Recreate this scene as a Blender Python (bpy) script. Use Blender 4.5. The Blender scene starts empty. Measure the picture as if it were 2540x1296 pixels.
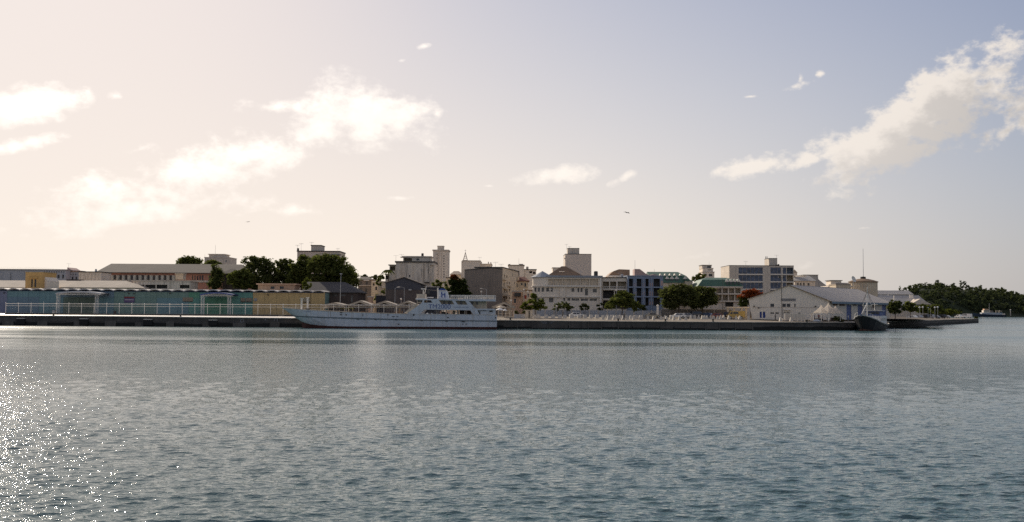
import bpy, bmesh, math, random
import numpy as np
from mathutils import Vector, Matrix, Euler

SC = bpy.context.scene
COL = SC.collection
R = math.radians
rng = random.Random(7)

# ------------------------------------------------------------------ camera
CAM_H = 4.7
FPX = 2500.0                      # focal length in photo pixels (photo 2540 x 1296)
cam_d = bpy.data.cameras.new('camera')
cam = bpy.data.objects.new('camera', cam_d)
COL.objects.link(cam)
cam_d.sensor_width = 36.0
cam_d.lens = FPX / 2540.0 * 36.0
cam_d.clip_start = 0.5
cam_d.clip_end = 20000.0
PITCH, ROLL = R(2.766), R(0.372)
cam_m = Matrix.Rotation(R(90) + PITCH, 4, 'X') @ Matrix.Rotation(ROLL, 4, 'Z')
cam_m.translation = Vector((0, 0, CAM_H))
cam.matrix_world = cam_m
SC.camera = cam
CR = cam_m.to_3x3()

# ------------------------------------------------------------------ light and sky
SUN_AZ, SUN_EL = R(-31.5), R(24.0)
SUN_DIR = Vector((math.sin(SUN_AZ) * math.cos(SUN_EL), math.cos(SUN_AZ) * math.cos(SUN_EL), math.sin(SUN_EL)))
sun_d = bpy.data.lights.new('sun', 'SUN')
sun_d.energy = 4.6
sun_d.angle = R(0.53)
sun_d.color = (1.0, 0.88, 0.72)
sun = bpy.data.objects.new('sun', sun_d)
COL.objects.link(sun)
sun.rotation_euler = SUN_DIR.to_track_quat('Z', 'Y').to_euler()
sun.location = (0, 0, 200)

SC.view_settings.view_transform = 'Standard'
SC.view_settings.look = 'None'
SC.view_settings.gamma = 1.0
SC.view_settings.exposure = 0.0
SC.view_settings.use_curve_mapping = False
SC.cycles.max_bounces = 6
SC.cycles.diffuse_bounces = 3
SC.cycles.glossy_bounces = 3
SC.cycles.transparent_max_bounces = 8
SC.cycles.use_denoising = False
try:
    SC.cycles.denoiser = 'OPENIMAGEDENOISE'
except Exception:
    pass
SC.cycles.caustics_reflective = False
SC.cycles.caustics_refractive = False


def px_dir(x, y):
    """direction through a point of the 2540 x 1296 photograph"""
    return (CR @ Vector(((x - 1270.0) / FPX, (648.0 - y) / FPX, -1.0))).normalized()


class NB:
    """small helper to build node trees"""
    def __init__(self, tree):
        self.t = tree

    def n(self, typ, **kw):
        nd = self.t.nodes.new(typ)
        for k, v in kw.items():
            setattr(nd, k, v)
        return nd

    def put(self, sock, v):
        if isinstance(v, bpy.types.NodeSocket):
            self.t.links.new(v, sock)
        elif v is not None:
            sock.default_value = v

    def m(self, op, a, b=None, c=None, clamp=False):
        nd = self.n('ShaderNodeMath', operation=op, use_clamp=clamp)
        self.put(nd.inputs[0], a)
        if b is not None:
            self.put(nd.inputs[1], b)
        if c is not None:
            self.put(nd.inputs[2], c)
        return nd.outputs[0]

    def vm(self, op, a, b=None, scale=None):
        nd = self.n('ShaderNodeVectorMath', operation=op)
        self.put(nd.inputs[0], a)
        if b is not None:
            self.put(nd.inputs[1], b)
        if scale is not None:
            self.put(nd.inputs['Scale'], scale)
        return nd.outputs['Value'] if op in ('DOT_PRODUCT', 'LENGTH') else nd.outputs[0]

    def mix(self, f, a, b, blend='MIX'):
        nd = self.n('ShaderNodeMix', data_type='RGBA', blend_type=blend)
        self.put(nd.inputs[0], f)
        self.put(nd.inputs[6], a)
        self.put(nd.inputs[7], b)
        return nd.outputs[2]

    def sstep(self, v, lo, hi, a=0.0, b=1.0):
        nd = self.n('ShaderNodeMapRange', interpolation_type='SMOOTHSTEP')
        self.put(nd.inputs[0], v)
        for i, q in enumerate((lo, hi, a, b)):
            self.put(nd.inputs[1 + i], q)
        return nd.outputs[0]

    def lin(self, v, lo, hi, a=0.0, b=1.0):
        nd = self.n('ShaderNodeMapRange')
        self.put(nd.inputs[0], v)
        for i, q in enumerate((lo, hi, a, b)):
            self.put(nd.inputs[1 + i], q)
        return nd.outputs[0]

    def noise(self, vec, scale, detail=4, rough=0.55, dist=0.0, lac=2.0):
        nd = self.n('ShaderNodeTexNoise')
        self.put(nd.inputs['Vector'], vec)
        self.put(nd.inputs['Scale'], scale)
        nd.inputs['Detail'].default_value = detail
        nd.inputs['Roughness'].default_value = rough
        nd.inputs['Lacunarity'].default_value = lac
        nd.inputs['Distortion'].default_value = dist
        return nd.outputs[0]


def rgba(c):
    return (c[0], c[1], c[2], 1.0)


# clouds of the sky, as (x, y, half length, half height, tilt deg, weight) read off the photograph and turned
# into azimuth / elevation, so they sit in the sky and not in the picture
CLOUDS = [
    (2300, 285, 138, 54, -36, 1.35), (2195, 342, 112, 52, -24, 1.25), (2385, 222, 72, 34, -16, 1.1), (2260, 368, 84, 30, -4, 1.0), (2120, 360, 66, 36, -44, 1.05), (2446, 216, 30, 24, -10, .75),
    (1890, 410, 90, 20, -8, 1.0), (2010, 396, 70, 17, -14, .95), (2505, 205, 10, 8, 0, .5),
    (2500, 322, 74, 26, -36, .72), (2565, 285, 74, 42, -30, .9),
    (1975, 214, 50, 11, -16, .62), (1985, 195, 12, 18, 10, .58), (2034, 184, 14, 14, -50, .56), (1862, 240, 28, 6, -3, .45),
    (1375, 438, 80, 20, -6, .95), (1552, 438, 44, 12, -28, .72), (1210, 462, 34, 6, 0, .45),
    (905, 285, 125, 56, 12, 1.2), (690, 264, 92, 19, -4, .85), (790, 330, 100, 34, -18, .8), (1085, 284, 20, 18, -50, .62),
    (842, 225, 14, 26, 20, .6), (620, 385, 150, 50, -22, .92), (460, 430, 180, 58, -16, .9), (230, 470, 110, 60, -10, .8),
    (300, 530, 260, 48, -6, .66), (520, 500, 150, 34, 0, .66), (750, 523, 60, 20, 0, .62), (995, 492, 38, 8, 0, .68),
    (80, 258, 88, 34, -14, .95), (60, 358, 76, 15, -16, .8), (285, 238, 20, 16, -25, .5), (345, 372, 46, 12, -20, .55),
    (1048, 116, 24, 8, -12, .55), (996, 151, 18, 6, -10, .52), (2140, 566, 30, 6, 0, .5),
    (1700, 640, 180, 14, -10, .24), (2000, 660, 140, 20, -14, .22),
]
D2 = 180.0 / math.pi


def build_world():
    w = bpy.data.worlds.new('World')
    SC.world = w
    w.use_nodes = True
    t = w.node_tree
    t.nodes.clear()
    b = NB(t)
    out = b.n('ShaderNodeOutputWorld')
    bg = b.n('ShaderNodeBackground')
    bg.inputs[1].default_value = SKY_STRENGTH
    t.links.new(bg.outputs[0], out.inputs[0])
    sky = b.n('ShaderNodeTexSky', sky_type='NISHITA')
    sky.sun_disc = False
    sky.sun_elevation = SUN_EL
    sky.sun_rotation = SUN_AZ
    sky.altitude = 0
    sky.air_density = SKY_AIR
    sky.dust_density = SKY_DUST
    sky.ozone_density = SKY_OZONE

    # ---- cloud cover as a node group: azimuth, elevation (degrees) and the direction -> density
    g = bpy.data.node_groups.new('cloud_cover', 'ShaderNodeTree')
    g.interface.new_socket('Dir', in_out='INPUT', socket_type='NodeSocketVector')
    g.interface.new_socket('Density', in_out='OUTPUT', socket_type='NodeSocketFloat')
    gb = NB(g)
    gi = gb.n('NodeGroupInput')
    go = gb.n('NodeGroupOutput')
    d = gi.outputs[0]
    sp = gb.n('ShaderNodeSeparateXYZ')
    g.links.new(d, sp.inputs[0])
    acc, done = None, 0
    up = Vector((0, 0, 1))
    for (x, y, rx, ry, tilt, wt) in CLOUDS:
        d0 = px_dir(x, y)
        east = d0.cross(up).normalized()
        north = east.cross(d0).normalized()
        ct, st = math.cos(R(-tilt)), math.sin(R(-tilt))
        t1 = east * ct + north * st
        t2 = d0.cross(t1) * -1
        rot = Matrix((t1, t2, t1.cross(t2))).transposed().to_euler()
        mp = gb.n('ShaderNodeMapping', vector_type='TEXTURE')
        g.links.new(d, mp.inputs[0])
        mp.inputs['Location'].default_value = d0
        mp.inputs['Rotation'].default_value = rot
        mp.inputs['Scale'].default_value = (rx / FPX, ry / FPX, 3.0)
        ln = gb.vm('LENGTH', mp.outputs[0])
        e = gb.m('MULTIPLY_ADD', ln, -0.58, wt * 0.80 + 0.34)
        acc = e if acc is None else gb.m('MAXIMUM', acc, e)
        done += 1
        if done % 5 == 0:          # lets the renderer evaluate the list in order, a few clouds at a time
            ma = gb.n('ShaderNodeVectorMath', operation='MULTIPLY_ADD')
            g.links.new(acc, ma.inputs[0])
            ma.inputs[1].default_value = (1e-9, 1e-9, 1e-9)
            g.links.new(d, ma.inputs[2])
            d = ma.outputs[0]
    acc = gb.m('MINIMUM', gb.m('MAXIMUM', acc, 0.0), 1.25)
    dv3 = gb.vm('MULTIPLY', d, (1.0, 1.0, 1.5))
    n1 = gb.noise(dv3, 20.0, 7, 0.6, 0.0)
    n3 = gb.noise(gb.vm('ADD', dv3, (5.1, 2.2, 8.3)), 62.0, 4, 0.6)
    n2 = gb.noise(gb.vm('ADD', dv3, (3.1, 7.7, 1.3)), 7.0, 2, 0.5)
    # fair weather clouds out of view, thickened to brighten and warm the facades
    far = gb.m('MULTIPLY', gb.sstep(n2, 0.43, 0.60), gb.sstep(sp.outputs[1], 0.86, 0.80))
    tot = gb.m('MAXIMUM', acc, far)
    n = gb.m('ADD', gb.m('MULTIPLY', gb.m('SUBTRACT', n1, 0.5), 2.0), gb.m('MULTIPLY', gb.m('SUBTRACT', n2, 0.5), 0.9))
    n = gb.m('ADD', n, gb.m('MULTIPLY', gb.m('SUBTRACT', n3, 0.5), 1.15))
    dens = gb.m('ADD', tot, gb.m('MULTIPLY', n, gb.sstep(tot, 0.0, 0.3)))
    gb.put(go.inputs[0], dens)

    tc = b.n('ShaderNodeTexCoord')
    d = b.vm('NORMALIZE', tc.outputs['Generated'])
    g1 = b.n('ShaderNodeGroup'); g1.node_tree = g
    t.links.new(d, g1.inputs[0])
    sunv = tuple(SUN_DIR)
    tow = b.vm('NORMALIZE', b.vm('ADD', d, (SUN_DIR.x * .022, SUN_DIR.y * .022, SUN_DIR.z * .022 + 0.016)))
    g2 = b.n('ShaderNodeGroup'); g2.node_tree = g
    ma = b.n('ShaderNodeVectorMath', operation='MULTIPLY_ADD')
    t.links.new(g1.outputs[0], ma.inputs[0])
    ma.inputs[1].default_value = (1e-9, 1e-9, 1e-9)
    t.links.new(tow, ma.inputs[2])
    t.links.new(ma.outputs[0], g2.inputs[0])
    dens, dens2 = g1.outputs[0], g2.outputs[0]
    # light reaching this bit of cloud: less where more cloud lies towards the sun
    cosg = b.m('MAXIMUM', b.vm('DOT_PRODUCT', d, sunv), 0.0)
    shade = b.sstep(b.m('ADD', b.m('MULTIPLY', dens2, 0.75), b.m('MULTIPLY', dens, 0.25)), 0.34, 0.92)
    shade = b.m('MULTIPLY', shade, b.sstep(cosg, 0.35, 0.8, 1.0, 0.15))
    # thin, glowing edges towards the sun
    mask = b.sstep(dens, b.sstep(cosg, 0.6, 0.95, 0.34, 0.26), b.sstep(cosg, 0.6, 0.95, 0.82, 1.25))
    fwd = b.m('POWER', cosg, 5.0)
    bright = b.m('ADD', CLOUD_BASE, b.m('MULTIPLY', fwd, CLOUD_FWD))
    lit = b.vm('SCALE', CLOUD_LIT, scale=bright)
    shd = b.vm('SCALE', CLOUD_SHADE, scale=bright)
    ccol = b.mix(shade, lit, shd)
    skyc = b.mix(1.0, sky.outputs[0], rgba(SKY_TINT), 'MULTIPLY')
    # highlight roll-off put into the sky colour: sun glow stays below the clouds
    rgbs = b.n('ShaderNodeSeparateColor')
    t.links.new(skyc, rgbs.inputs[0])
    ch = [b.m('DIVIDE', c, b.m('POWER', b.m('ADD', 1.0, b.m('POWER', b.m('DIVIDE', c, mx), 2.5)), 0.4))
          for c, mx in zip(rgbs.outputs[:3], SKY_MAX)]
    comb = b.n('ShaderNodeCombineColor')
    for i in range(3):
        t.links.new(ch[i], comb.inputs[i])
    skyc = comb.outputs[0]
    # thin the clouds into the haze near the horizon
    sp = b.n('ShaderNodeSeparateXYZ')
    t.links.new(d, sp.inputs[0])
    hz = b.sstep(sp.outputs[2], 0.0, 0.16, 0.25, 1.0)
    mask = b.m('MULTIPLY', mask, b.m('MULTIPLY', hz, 0.96))
    # a bright milky haze layer low over the horizon
    wsun = b.sstep(cosg, 0.30, 0.86)
    amt = b.m('ADD', HAZE_AMT[0], b.m('MULTIPLY', wsun, HAZE_AMT[1]))
    mil = b.m('MULTIPLY', b.m('EXPONENT', b.m('MULTIPLY', b.m('MAXIMUM', sp.outputs[2], 0.0), -HAZE_FALL)), amt)
    hcol = b.mix(wsun, rgba(HAZE_FAR), rgba(HAZE_NEAR))
    skyc = b.mix(mil, skyc, hcol)
    fin = b.mix(mask, skyc, ccol)
    t.links.new(fin, bg.inputs[0])
    w.cycles.sampling_method = 'MANUAL'
    w.cycles.sample_map_resolution = 1024


SKY_STRENGTH = 0.10
SKY_AIR, SKY_DUST, SKY_OZONE = 1.0, 1.6, 1.6
SKY_TINT = (0.84, 0.84, 1.06)
SKY_MAX = (8.9, 8.1, 7.9)
CLOUD_LIT, CLOUD_SHADE = (1.08, 0.99, 0.90), (0.50, 0.48, 0.475)
CLOUD_BASE, CLOUD_FWD = 7.6, 7.0
HAZE_FAR, HAZE_NEAR = (4.5, 4.62, 5.02), (10.2, 9.1, 7.9)
HAZE_AMT, HAZE_FALL = (0.66, 0.33), 4.8
build_world()

# ------------------------------------------------------------------ helpers
def P(x, y, depth):
    """world point seen at photo pixel (x, y) when it stands `depth` metres in front of the camera"""
    d = CR @ Vector(((x - 1270.0) / FPX, (648.0 - y) / FPX, -1.0))
    return Vector((0, 0, CAM_H)) + d * (depth / d.y)


def pm(depth):
    return depth / FPX            # metres per photo pixel


class MB:
    """collects simple shapes into one mesh"""
    def __init__(self):
        self.v, self.f, self.mi = [], [], []

    def add(self, vs, fs, mi=0):
        o = len(self.v)
        self.v.extend([tuple(p) for p in vs])
        for f in fs:
            self.f.append(tuple(i + o for i in f))
            self.mi.append(mi)

    def box(self, x0, x1, y0, y1, z0, z1, mi=0):
        vs = [(x0, y0, z0), (x1, y0, z0), (x1, y1, z0), (x0, y1, z0), (x0, y0, z1), (x1, y0, z1), (x1, y1, z1), (x0, y1, z1)]
        self.add(vs, [(0, 3, 2, 1), (4, 5, 6, 7), (0, 1, 5, 4), (1, 2, 6, 5), (2, 3, 7, 6), (3, 0, 4, 7)], mi)

    def bar(self, a, b, r, n=6, mi=0, r2=None):
        a, b = Vector(a), Vector(b)
        d = (b - a)
        if d.length < 1e-6:
            return
        d.normalize()
        u = d.orthogonal().normalized()
        w = d.cross(u)
        r2 = r if r2 is None else r2
        vs = []
        for p, rr in ((a, r), (b, r2)):
            for i in range(n):
                t = 2 * math.pi * i / n
                vs.append(p + (u * math.cos(t) + w * math.sin(t)) * rr)
        fs = [(i, (i + 1) % n, n + (i + 1) % n, n + i) for i in range(n)]
        fs += [tuple(range(n - 1, -1, -1)), tuple(range(n, 2 * n))]
        self.add(vs, fs, mi)

    def poly(self, pts, mi=0):
        self.add(pts, [tuple(range(len(pts)))], mi)

    def prism(self, pts, off, mi=0):
        """solid between polygon pts and the same polygon moved by off"""
        n = len(pts)
        off = Vector(off)
        a = [Vector(p) for p in pts]
        vs = a + [p + off for p in a]
        fs = [tuple(range(n)), tuple(range(2 * n - 1, n - 1, -1))]
        fs += [(i, i + n, (i + 1) % n + n, (i + 1) % n) for i in range(n)]
        self.add(vs, fs, mi)

    def lathe(self, prof, c, n=16, mi=0):
        """profile of (r, z) turned round the vertical through c"""
        vs, fs = [], []
        for (r, z) in prof:
            for i in range(n):
                t = 2 * math.pi * i / n
                vs.append((c[0] + r * math.cos(t), c[1] + r * math.sin(t), c[2] + z))
        for k in range(len(prof) - 1):
            for i in range(n):
                j = (i + 1) % n
                fs.append((k * n + i, k * n + j, (k + 1) * n + j, (k + 1) * n + i))
        fs.append(tuple(range(n - 1, -1, -1)))
        fs.append(tuple((len(prof) - 1) * n + i for i in range(n)))
        self.add(vs, fs, mi)

    def build(self, name, mats, parent=None, smooth=False, origin=None, fix=True):
        """one mesh object; shapes are collected in world coordinates"""
        me = bpy.data.meshes.new(name)
        if parent is not None:
            off = wloc(parent)
        elif origin is not None:
            off = Vector(origin)
        else:
            a = np.array(self.v)
            lo, hi = a.min(0), a.max(0)
            off = Vector(((lo[0] + hi[0]) / 2, (lo[1] + hi[1]) / 2, lo[2]))
        vs = [(p[0] - off.x, p[1] - off.y, p[2] - off.z) for p in self.v]
        me.from_pydata(vs, [], self.f)
        if not isinstance(mats, (list, tuple)):
            mats = [mats]
        for m in mats:
            me.materials.append(m)
        if len(mats) > 1:
            me.polygons.foreach_set('material_index', self.mi)
        if fix:
            bm = bmesh.new()
            bm.from_mesh(me)
            bmesh.ops.recalc_face_normals(bm, faces=bm.faces)
            bm.to_mesh(me)
            bm.free()
        if smooth:
            me.polygons.foreach_set('use_smooth', [True] * len(me.polygons))
        me.update()
        o = bpy.data.objects.new(name, me)
        COL.objects.link(o)
        if parent is not None:
            o.parent = parent
        else:
            o.location = off
        return o


def wloc(o):
    v = Vector((0, 0, 0))
    while o is not None:
        v = v + o.location
        o = o.parent
    return v


def tag(o, label=None, cat=None, group=None, kind=None):
    if label:
        o['label'] = label
    if cat:
        o['category'] = cat
    if group:
        o['group'] = group
    if kind:
        o['kind'] = kind
    return o


def thing(name, label, cat, loc=(0, 0, 0), rz=0.0, group=None):
    o = bpy.data.objects.new(name, None)
    COL.objects.link(o)
    o.location = loc
    o.rotation_euler = (0, 0, rz)
    o.empty_display_size = 0.5
    return tag(o, label, cat, group, 'thing')


def dup(o, loc=None, rz=None, label=None, parent=None, scale=None, group=None):
    """copy of a thing with its parts and their sub-parts (shared meshes)"""
    c = o.copy()
    COL.objects.link(c)
    if parent is not None:
        c.parent = parent
    for ch in list(KIDS.get(o.name, [])):
        dup(ch, parent=c)
    if loc is not None:
        c.location = loc
    if rz is not None:
        c.rotation_euler = (0, 0, rz)
    if scale is not None:
        c.scale = scale
    if label:
        c['label'] = label
    if group:
        c['group'] = group
    return c


KIDS = {}


def remember(o):
    """note the children of a prototype once, so copying stays fast"""
    for ob in [o] + list(o.children_recursive):
        KIDS[ob.name] = list(ob.children)
    return o


# ------------------------------------------------------------------ materials
MATS = {}


def mat(name, col, rough=0.8, var=0.12, scale=0.6, streak=0.0, metal=0.0, spec=0.3, stain=(0.10, 0.09, 0.08), stain_amt=0.0,
        bump=0.0, bscale=8.0, col2=None, ribs=None):
    """painted / plastered / metal surface: base colour with mottling, vertical run-off stains and fine relief"""
    if name in MATS:
        return MATS[name]
    m = bpy.data.materials.new(name)
    m.use_nodes = True
    t = m.node_tree
    b = NB(t)
    bs = t.nodes['Principled BSDF']
    bs.inputs['Roughness'].default_value = rough
    bs.inputs['Metallic'].default_value = metal
    bs.inputs['Specular IOR Level'].default_value = spec
    geo = b.n('ShaderNodeNewGeometry')
    pos = geo.outputs['Position']
    n1 = b.noise(pos, scale, 4, 0.6)
    c = col
    lo = tuple(max(0, v * (1 - var)) for v in col)
    hi = tuple(min(1, v * (1 + var)) for v in (col2 or col))
    out = b.mix(b.lin(n1, 0.3, 0.7), rgba(lo), rgba(hi))
    n3 = b.noise(pos, scale * 9.0, 3, 0.6)
    out = b.mix(b.lin(n3, 0.35, 0.75, 0.0, var * 0.8), out, rgba(tuple(v * 0.6 for v in col)))
    if streak > 0:
        sv = b.vm('MULTIPLY', pos, (1.6, 1.6, 0.09))
        ns = b.noise(sv, 1.4, 4, 0.65)
        f = b.m('MULTIPLY', b.sstep(ns, 0.50, 0.72), streak)
        out = b.mix(f, out, rgba(stain))
    if stain_amt > 0:
        n2 = b.noise(b.vm('ADD', pos, (31.0, 12.0, 5.0)), scale * 0.7, 5, 0.62)
        f = b.m('MULTIPLY', b.sstep(n2, 0.52, 0.7), stain_amt)
        out = b.mix(f, out, rgba(stain))
    t.links.new(out, bs.inputs['Base Color'])
    if bump > 0 or ribs:
        bp = b.n('ShaderNodeBump')
        bp.inputs['Strength'].default_value = 0.6
        if ribs:
            ax, per, dep = ribs
            sx = b.n('ShaderNodeSeparateXYZ')
            t.links.new(pos, sx.inputs[0])
            h = b.m('SINE', b.m('MULTIPLY', sx.outputs['XYZ'.index(ax)], 2 * math.pi / per))
            t.links.new(b.m('MULTIPLY', h, dep), bp.inputs['Height'])
        else:
            t.links.new(b.m('MULTIPLY', b.noise(pos, bscale, 4, 0.6), bump), bp.inputs['Height'])
        bp.inputs['Distance'].default_value = 1.0
        t.links.new(bp.outputs[0], bs.inputs['Normal'])
    MATS[name] = m
    return m


def glass_mat(name, col=(0.03, 0.035, 0.045), rough=0.12):
    if name in MATS:
        return MATS[name]
    m = bpy.data.materials.new(name)
    m.use_nodes = True
    t = m.node_tree
    b = NB(t)
    bs = t.nodes['Principled BSDF']
    geo = b.n('ShaderNodeNewGeometry')
    n = b.noise(geo.outputs['Position'], 0.9, 2, 0.5)
    t.links.new(b.mix(b.lin(n, 0.35, 0.65), rgba(tuple(v * .6 for v in col)), rgba(tuple(v * 1.5 for v in col))), bs.inputs['Base Color'])
    bs.inputs['Roughness'].default_value = rough
    bs.inputs['Specular IOR Level'].default_value = 0.5
    MATS[name] = m
    return m


GLASS = glass_mat('window_glass')


# ------------------------------------------------------------------ buildings
def gz(y):
    """height of the made ground of the harbour at distance y"""
    return 2.15 + 0.65 * min(1.0, max(0.0, (y - 250.0) / 36.0))


class Facade:
    """a vertical plane; photo pixels are cast onto it"""
    def __init__(self, x0, x1, y0, y1, ymid):
        a, b = P(x0, ymid, y0), P(x1, ymid, y1)
        self.p = Vector((a.x, a.y, 0))
        q = Vector((b.x, b.y, 0))
        self.len = (q - self.p).length
        self.u = (q - self.p).normalized()
        self.v = Vector((-self.u.y, self.u.x, 0))      # into the building
        if self.v.y < 0:
            self.v = -self.v

    def uz(self, x, y):
        d = CR @ Vector(((x - 1270.0) / FPX, (648.0 - y) / FPX, -1.0))
        o = Vector((0, 0, CAM_H))
        t = (self.p - o).dot(self.v) / d.dot(self.v)
        w = o + d * t
        return (w - self.p).dot(self.u), w.z

    def w(self, u, d, z):
        q = self.p + self.u * u + self.v * d
        return Vector((q.x, q.y, z))

    def box(self, mb, u0, u1, d0, d1, z0, z1, mi=0):
        c = [self.w(u, d, z) for z in (z0, z1) for (u, d) in ((u0, d0), (u1, d0), (u1, d1), (u0, d1))]
        mb.add(c, [(0, 3, 2, 1), (4, 5, 6, 7), (0, 1, 5, 4), (1, 2, 6, 5), (2, 3, 7, 6), (3, 0, 4, 7)], mi)

    def pbox(self, mb, x0, y0, x1, y1, d0, d1, mi=0):
        """box whose front shows as the pixel rectangle"""
        a, b = self.uz(x0, y1), self.uz(x1, y0)
        self.box(mb, a[0], b[0], d0, d1, a[1], b[1], mi)


def holed(mb, F, u0, u1, z0, z1, rects, reveal, d=0.0):
    """front skin at depth d with rectangular holes and their reveals"""
    us = sorted(set([u0, u1] + [min(max(r[i], u0), u1) for r in rects for i in (0, 2)]))
    zs = sorted(set([z0, z1] + [min(max(r[i], z0), z1) for r in rects for i in (1, 3)]))
    for i in range(len(us) - 1):
        for j in range(len(zs) - 1):
            cu, cz = (us[i] + us[i + 1]) / 2, (zs[j] + zs[j + 1]) / 2
            if us[i + 1] - us[i] < 1e-4 or zs[j + 1] - zs[j] < 1e-4:
                continue
            if any(r[0] < cu < r[2] and r[1] < cz < r[3] for r in rects):
                continue
            mb.add([F.w(us[i], d, zs[j]), F.w(us[i + 1], d, zs[j]), F.w(us[i + 1], d, zs[j + 1]), F.w(us[i], d, zs[j + 1])], [(0, 1, 2, 3)])
    for (a, b, c, e) in rects:
        k = [(a, b), (c, b), (c, e), (a, e)]
        for i in range(4):
            p, q = k[i], k[(i + 1) % 4]
            mb.add([F.w(p[0], d, p[1]), F.w(q[0], d, q[1]), F.w(q[0], d + reveal, q[1]), F.w(p[0], d + reveal, p[1])], [(0, 1, 2, 3)])


class Bld:
    pass


def building(name, label, cat, x0, x1, ytop, Y, Y1=None, deep=10.0, wall=None, wins=(), roof=None, over=0.2, slab=0.35, zbase=None,
             reveal=0.22, pane=None, frame=None, group=None, parent=None, recess=(), wallname='wall'):
    """box building read off the photo: pixel extent, distance, window openings cut into the front"""
    Y1 = Y if Y1 is None else Y1
    F = Facade(x0, x1, Y, Y1, ytop + 15)
    zt = F.uz((x0 + x1) / 2, ytop)[1]
    zb = gz(min(Y, Y1)) - 0.3 if zbase is None else zbase
    B = Bld()
    B.F, B.zt, B.zb, B.deep = F, zt, zb, deep
    if parent is None:
        mid = F.w(F.len / 2, deep / 2, zb)
        B.root = thing(name, label, cat, mid, group=group)
    else:
        B.root = parent
    rects = []
    for r in list(wins) + list(recess):
        a, b = F.uz(r[0], r[3]), F.uz(r[2], r[1])
        rects.append((max(a[0], 0.05), max(a[1], zb + .05), min(b[0], F.len - .05), min(b[1], zt - .05)))
    mb = MB()
    nw = len(wins)
    holed(mb, F, 0, F.len, zb, zt, rects[:nw] + rects[nw:], reveal)
    L, Dp = F.len, deep
    mb.add([F.w(0, 0, zb), F.w(0, Dp, zb), F.w(0, Dp, zt), F.w(0, 0, zt)], [(0, 1, 2, 3)])
    mb.add([F.w(L, 0, zb), F.w(L, Dp, zb), F.w(L, Dp, zt), F.w(L, 0, zt)], [(0, 1, 2, 3)])
    mb.add([F.w(0, Dp, zb), F.w(L, Dp, zb), F.w(L, Dp, zt), F.w(0, Dp, zt)], [(0, 1, 2, 3)])
    mb.add([F.w(0, 0, zt), F.w(L, 0, zt), F.w(L, Dp, zt), F.w(0, Dp, zt)], [(0, 1, 2, 3)])
    B.wall = mb.build(wallname, wall, B.root, fix=False)
    if roof is not None:
        m = MB()
        F.box(m, -over, L + over, -over, Dp + over, zt + 0.003, zt + slab)
        B.roof = m.build('roof', roof, B.root)
    for k, (a, b, c, e) in enumerate(rects[:nw]):
        m = MB()
        F.box(m, a - .02, c + .02, reveal - 0.03, reveal + 0.05, b - .02, e + .02)
        wo = m.build('window', pane or GLASS, B.root)
        w_, h_ = c - a, e - b
        if frame is not None and w_ > 0.7 and h_ > 0.7:
            m = MB()
            t_ = 0.07
            F.box(m, a, c, reveal - .09, reveal - .032, b, b + t_)
            F.box(m, a, c, reveal - .09, reveal - .032, e - t_, e)
            n = max(1, int(round(w_ / 1.3)))
            for i in range(n + 1):
                u = a + (w_ - t_) * i / n
                F.box(m, u, u + t_, reveal - .088, reveal - .034, b + t_ + .002, e - t_ - .002)
            m.build('window_frame', frame, wo)
    # deep openings (galleries, balconies): a box room behind the hole
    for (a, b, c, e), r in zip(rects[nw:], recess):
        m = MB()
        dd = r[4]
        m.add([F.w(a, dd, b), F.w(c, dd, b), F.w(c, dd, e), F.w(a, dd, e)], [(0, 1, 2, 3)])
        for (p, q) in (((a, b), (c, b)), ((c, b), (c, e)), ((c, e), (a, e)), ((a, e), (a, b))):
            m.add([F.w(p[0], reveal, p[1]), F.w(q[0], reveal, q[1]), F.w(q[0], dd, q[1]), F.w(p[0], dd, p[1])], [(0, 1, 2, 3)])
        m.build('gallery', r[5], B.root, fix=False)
    return B


def part_box(B, name, x0, y0, x1, y1, d0, d1, m, parent=None):
    mb = MB()
    B.F.pbox(mb, x0, y0, x1, y1, d0, d1)
    return mb.build(name, m, parent or B.root)


def hip_roof(B, yridge, rx0, rx1, m, over=0.4, name='roof', front=None, zeave=None, gable=False, thick=0.25):
    """roof over the whole box; the ridge shows between pixels rx0 and rx1 at height yridge"""
    F = B.F
    L, D = F.len, B.deep
    ze = (B.zt if zeave is None else zeave) + .004
    mid = D / 2
    # pixel heights are taken on a plane through the ridge
    G = Facade(0, 1, 1, 1, 700)
    G.p = F.p + F.v * mid
    G.u, G.v = F.u, F.v
    a, b = G.uz(rx0, yridge), G.uz(rx1, yridge)
    zr = (a[1] + b[1]) / 2
    e = [F.w(-over, -over, ze), F.w(L + over, -over, ze), F.w(L + over, D + over, ze), F.w(-over, D + over, ze)]
    r = [F.w(a[0], mid, zr), F.w(b[0], mid, zr)]
    mb = MB()
    dn = Vector((0, 0, -thick))
    vs = e + r + [p + dn for p in e]
    mb.add(vs, [(0, 1, 5, 4), (1, 2, 5), (2, 3, 4, 5), (3, 0, 4), (0, 6, 7, 1), (1, 7, 8, 2), (2, 8, 9, 3), (3, 9, 6, 0), (6, 9, 8, 7)])
    B.zr = zr
    return mb.build(name, m, B.root)


def wgrid(xs, ys, w, h):
    return [(x - w / 2, y - h / 2, x + w / 2, y + h / 2) for y in ys for x in xs]

# ------------------------------------------------------------------ quay, ground, hills
concrete = mat('quay_concrete', (0.44, 0.40, 0.35), 0.85, 0.18, 0.35, stain_amt=0.35, stain=(0.2, 0.18, 0.16))
paving = mat('dusty_paving', (0.25, 0.21, 0.165), 0.9, 0.2, 0.25, stain_amt=0.4, stain=(0.13, 0.11, 0.09))
apron = mat('pale_apron', (0.80, 0.74, 0.66), 0.5, 0.12, 0.3, stain_amt=0.15, stain=(0.3, 0.27, 0.24))
soil = mat('ground', (0.16, 0.13, 0.10), 0.95, 0.25, 0.1)


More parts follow.
